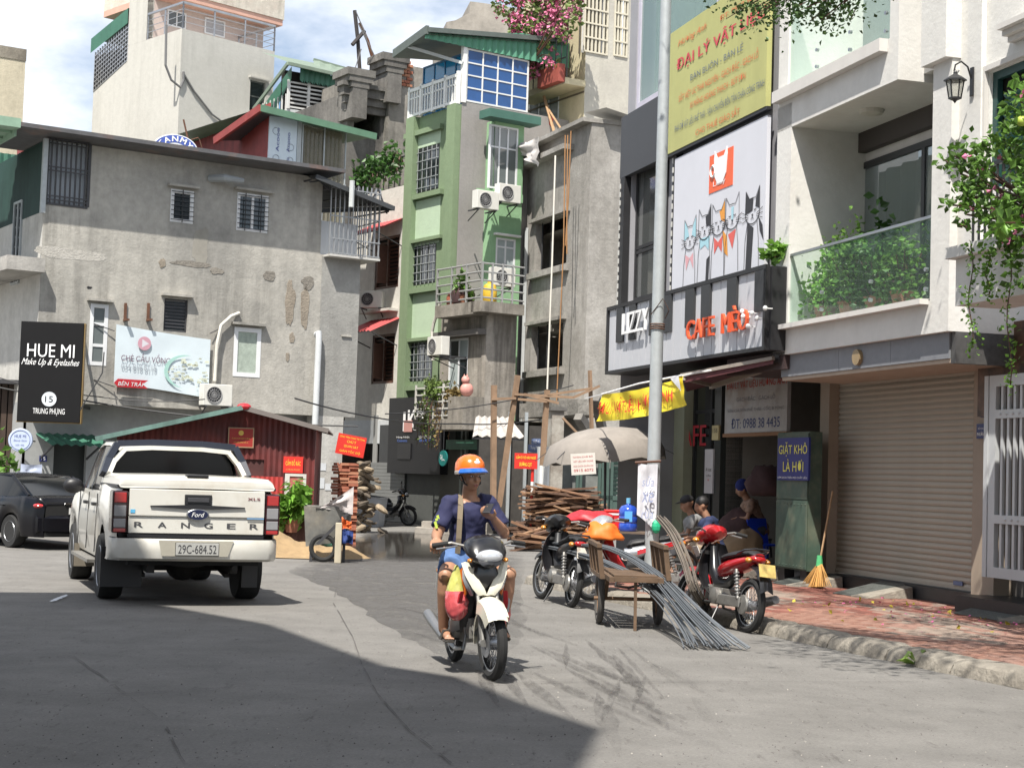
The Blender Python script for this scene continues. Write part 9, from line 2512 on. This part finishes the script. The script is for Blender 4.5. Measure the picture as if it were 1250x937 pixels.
def rods(lab, paths, n, spread, r_, m):
 t = thing('steel_rods', lab, 'steel rods', loc=tuple(Vector(paths[0][-1]) if not isinstance(paths[0][-1], tuple) else paths[0][-1]))
 o0 = Vector(t.location)
 for k in range(n):
  P0 = [Vector(p_)-ROOT[t.name].to_translation() for p_ in paths[k % len(paths)]]; m_ = len(P0); Q = []; ax, az = random.uniform(-1, 1), random.uniform(-1, 1)
  for i in range(m_*4-3):
   a = i/4; j = min(int(a), m_-2); u = a-j; p0, p1, p2, p3 = P0[max(j-1, 0)], P0[j], P0[j+1], P0[min(j+2, m_-1)]
   q = .5*((2*p1)+(p2-p0)*u+(2*p0-5*p1+4*p2-p3)*u*u+(3*p1-3*p2+p3-p0)*u**3); s_ = spread[0]+(spread[1]-spread[0])*(i/(m_*4-4))**2.2
   Q.append(q+Vector((ax*s_*1.0, az*s_*.3, abs(az)*min(s_, .05)+.004)))
  MB().tube(Q, r_, 5).build('rod', m, t, smooth=True)
 return t
A_ = [at(664, 664, 20.8), at(700, 667, 19.8), at(748, 674, 18.4), at(800, 704, 17.2), at(850, 756, 15.6), gp(888, 792, .012)]
B2 = [at(664, 668, 20.7), at(700, 676, 19.5), at(745, 692, 18.2), at(800, 722, 16.9), at(838, 758, 15.8), gp(866, 792, .012)]
rods('long bundle of grey steel rods drooping from the hand cart onto the road', [A_, B2], 46, (.03, .24), .0068, STB)
C3 = [at(806, 634, 18.6), at(822, 654, 18.2), at(838, 690, 17.7), at(848, 722, 17.2), gp(868, 752, .02)]
rods('shorter bundle of rods standing bent behind the cart by the red motorbike', [C3], 22, (.07, .06), .007, mat('rod_brown', (.2, .17, .14), .55, .5, var=.3))
# ================= drinks table =================
pt_ = gp(766, 706, KZ)
tb = thing('metal_table', 'small rusty metal frame table holding the blue water bottle', 'table', loc=(pt_.x, pt_.y, KZ), rz=-12)
RM2 = mat('table_rust', (.16, .12, .09), .7, .3, var=.3); zt_ = at(766, 648, pt_.y).z-KZ
MB().box(-.3, -.22, zt_-.03, .3, .22, zt_).build('top', RM2, tb); MB().box(-.28, -.2, .25, .28, .2, .27).build('shelf', RM2, tb)
for a in (-.28, .28):
 for b in (-.2, .2): MB().bar((a, b, 0), (a, b, zt_-.03), .028).build('leg', RM2, tb)
BTL = mat('bottle_blue', (.02, .07, .42), .12, var=.1, spec=.8, coat=.6)
wb2 = thing('water_bottle', 'large blue water dispenser bottle with pale cap on the metal table', 'water bottle', fr=Fr(M=Matrix.Translation((pt_.x-.02, pt_.y-.05, KZ+zt_)))); k_ = .135/.135
MB().lathe([(.12, 0), (.135, .02), (.135, .1), (.128, .115), (.135, .13), (.135, .2), (.128, .215), (.135, .23), (.135, .31), (.1, .36), (.03, .385), (.026, .41)], 28).build('bottle', BTL, wb2, smooth=True)
MB().lathe([(.032, .4), (.032, .47), (.026, .475)], 16).build('cap', mat('cap_blue', (.15, .4, .6), .4), wb2, smooth=True); MB().box(-.06, -.137, .14, .05, -.132, .29).build('label', mat('label_blue', (.1, .35, .7), .5), wb2)
cb_ = thing('cool_box', 'red and white cool box left of the blue water bottle', 'cool box', fr=Fr(M=Matrix.Translation((pt_.x-.22, pt_.y+.12, KZ+zt_))))
MB().box(-.13, -.1, 0, .13, .1, .26).build('box', mat('cool_red', (.6, .02, .02), .35), cb_, bevel=.02); MB().box(-.135, -.105, .262, .135, .105, .3).build('lid', mat('cool_red', (.6, .02, .02)), cb_, bevel=.01); MB().box(-.136, -.106, .225, .136, .106, .25).build('band', WHITE, cb_)
mb = MB();
def heap(lab, p_, sc_, m, seed, name='tarpaulin', cat='tarpaulin'):
 t = MB().ball((0, 0, 0), 1, 26, 14); t.v = [tuple(Vector((v[0]*sc_[0], v[1]*sc_[1], max(v[2], -.15)*sc_[2]))*(1+.28*noise.noise(Vector(v)*1.7+Vector((seed, 0, 0)))+.1*noise.noise(Vector(v)*6+Vector((seed, 3, 0))))+Vector(p_)) for v in t.v]
 return tag(t.build(name, m, smooth=2), lab, cat)
heap('orange tarpaulin thrown over goods left of the metal table', at(735, 655, 20.6), (.24, .28, .2), mat('tarp_orange', (.72, .17, .02), .6, var=.08), 2); heap('crumpled red plastic sheet behind the silver motorbike', at(722, 634, 21.6), (.34, .3, .12), RINK, 5)
heap('white goods sack under the metal table', at(772, 690, pt_.y+.1), (.22, .2, .2), MATS['bag_white'], 8, 'sack', 'sack')
for (px, py, Y_, l_, m_) in ((905, 655, 26, 'dark bundle stacked in the back of the hardware shop, left one', MATS['dk_cloth']), (908, 680, 25.4, 'brown paper sack standing just inside the hardware shop', mat('sack_brown', (.25, .17, .1), .9, var=.2)), (940, 600, 25, 'dark heap of goods behind the bending person', MATS['dk_cloth'])): heap(l_, at(px, py, Y_), (.35, .3, .45), m_, px, 'goods_sack', 'sack')
bch = thing('plastic_chair', 'blue plastic chair inside the hardware shop beside the green cabinet', 'chair', loc=(at(934, 680, 25.6).x, 25.6, .18), rz=-60)
BLP = mat('plastic_blue', (.01, .05, .5), .4); MB().box(-.2, -.2, .4, .2, .2, .43).build('seat', BLP, bch, bevel=.01); MB().loft([[(-.19, y, .43), (-.26, y*.95, .82), (-.235, y*.95, .82), (-.17, y, .43)] for y in (-.2, -.07, .07, .2)], cap=True).build('backrest', BLP, bch)
for a in (-.17, .17):
 for b in (-.17, .17): MB().bar((a, b, .4), (a*1.15, b*1.15, 0), .04).build('leg', BLP, bch)
board('cat_sticker', 'tall white sticker with a cat figure on the dark door post', FRt, FRt.rect(861, 548, 871, 602, d=-.12), -.12, mat('sticker_white', (.5, .48, .5), .6), [('A cat', .15, .5, .85, .58, INK), ('coffee', .2, .38, .8, .43, INK), ('&', .4, .28, .6, .33, RINK)], cat='sticker')
board('door_sticker', 'small cream sticker with black marks above the cat sticker', FRt, FRt.rect(870, 519, 878, 537, d=-.12), -.12, mat('sticker_cream', (.5, .42, .22), .6), [('15B', .15, .5, .85, .8, INK)], cat='sticker')
# ================= wires =================
for i, (pts, l_, s_, r_) in enumerate((([at(-30, 466, 38), at(98, 488, 38.6), at(437, 520, 40)], 'long sagging black cable crossing the grey house at banner height', .02, .02), ([at(360, 486, 33), at(560, 517, 40), at(660, 512, 42)], 'black cable crossing the green house front below the windows', .02, .018), ([at(-20, 455, 38), at(120, 484, 38.5), at(250, 487, 38)], 'second thin cable above the first on the grey house', .03, .014), ([at(470, 505, 38), at(700, 470, 40)], 'thin cable running to the bare concrete house', .03, .014), ([at(98, 500, 36), at(125, 455, 38), at(127, 430, 39)], 'loop of cable rising left of the banner', .0, .016))):
 wire(pts, r_, l_, sag=s_, group='street cables')
# ================= tree over the pavement =================
O = Vector((5.2, 9.6, 0))
tr_ = thing('street_tree', 'street tree with small dark leaves hanging in at the top right', 'tree', loc=tuple(O))
mb, st = MB(), MB()
MB().tube([(0, 0, 0), (.05, .05, 2.2), (-.15, .3, 4.4), (-.5, .9, 6.4)], [.19, .15, .12, .08], 10).build('trunk', mat('bark', (.12, .09, .065), .95, var=.35, bump=1, bs=18), tr_)
def spray(q, n, sp, sz, b0=Vector((-.4, .8, 6))):
 m_ = b0.lerp(q, .55)+Vector((random.uniform(-.2, .2), 0, .35)); st.tube([b0, m_, q], [.045, .02, .005], 5)
 for j in range(n):
  leaves(mb, q+Vector((random.gauss(0, sp[0]), random.gauss(0, sp[1]), random.gauss(0, sp[2]))), sz)
  if j % 30 == 0: e = q+Vector((random.gauss(0, sp[0]), random.gauss(0, sp[1]), random.gauss(0, sp[2]))); st.tube([m_.lerp(q, .7), e], [.008, .003], 4)
for (px, py, Y_) in ((915, 6, 13.5), (938, 14, 13.2), (962, 2, 13.2), (985, 10, 12.8), (1005, 22, 12.8), (1030, 4, 12.6), (950, -25, 13), (1000, -30, 12.6), (1040, -45, 12.4), (900, -30, 13.6), (960, -90, 13), (1050, -110, 12)):
 spray(at(px, py, Y_)-O, 150, (.13, .18, .07), .042)
for (x, y, z, r_, n_) in ((2.4, 10.6, 6.9, .9, 650), (1.9, 11.6, 7.2, .8, 450), (3.2, 11.6, 7.0, .9, 600), (3.9, 10.4, 7.0, 1, 600), (3.3, 13.6, 7.2, .7, 420), (2.9, 15.6, 7.9, .7, 420), (2.5, 17.2, 8.5, .75, 420), (3.6, 15.2, 7.6, .7, 350), (2.2, 19.0, 9.3, .8, 380), (1.9, 14.8, 8.6, .7, 260)):
 spray(Vector((x, y, z))-O, n_, (r_*.5, r_*.5, r_*.35), .085)
mb.build('crown', leaf_mat('leaf_tree', (.06, .12, .03)), tr_); st.build('limbs', BROWNW, tr_)
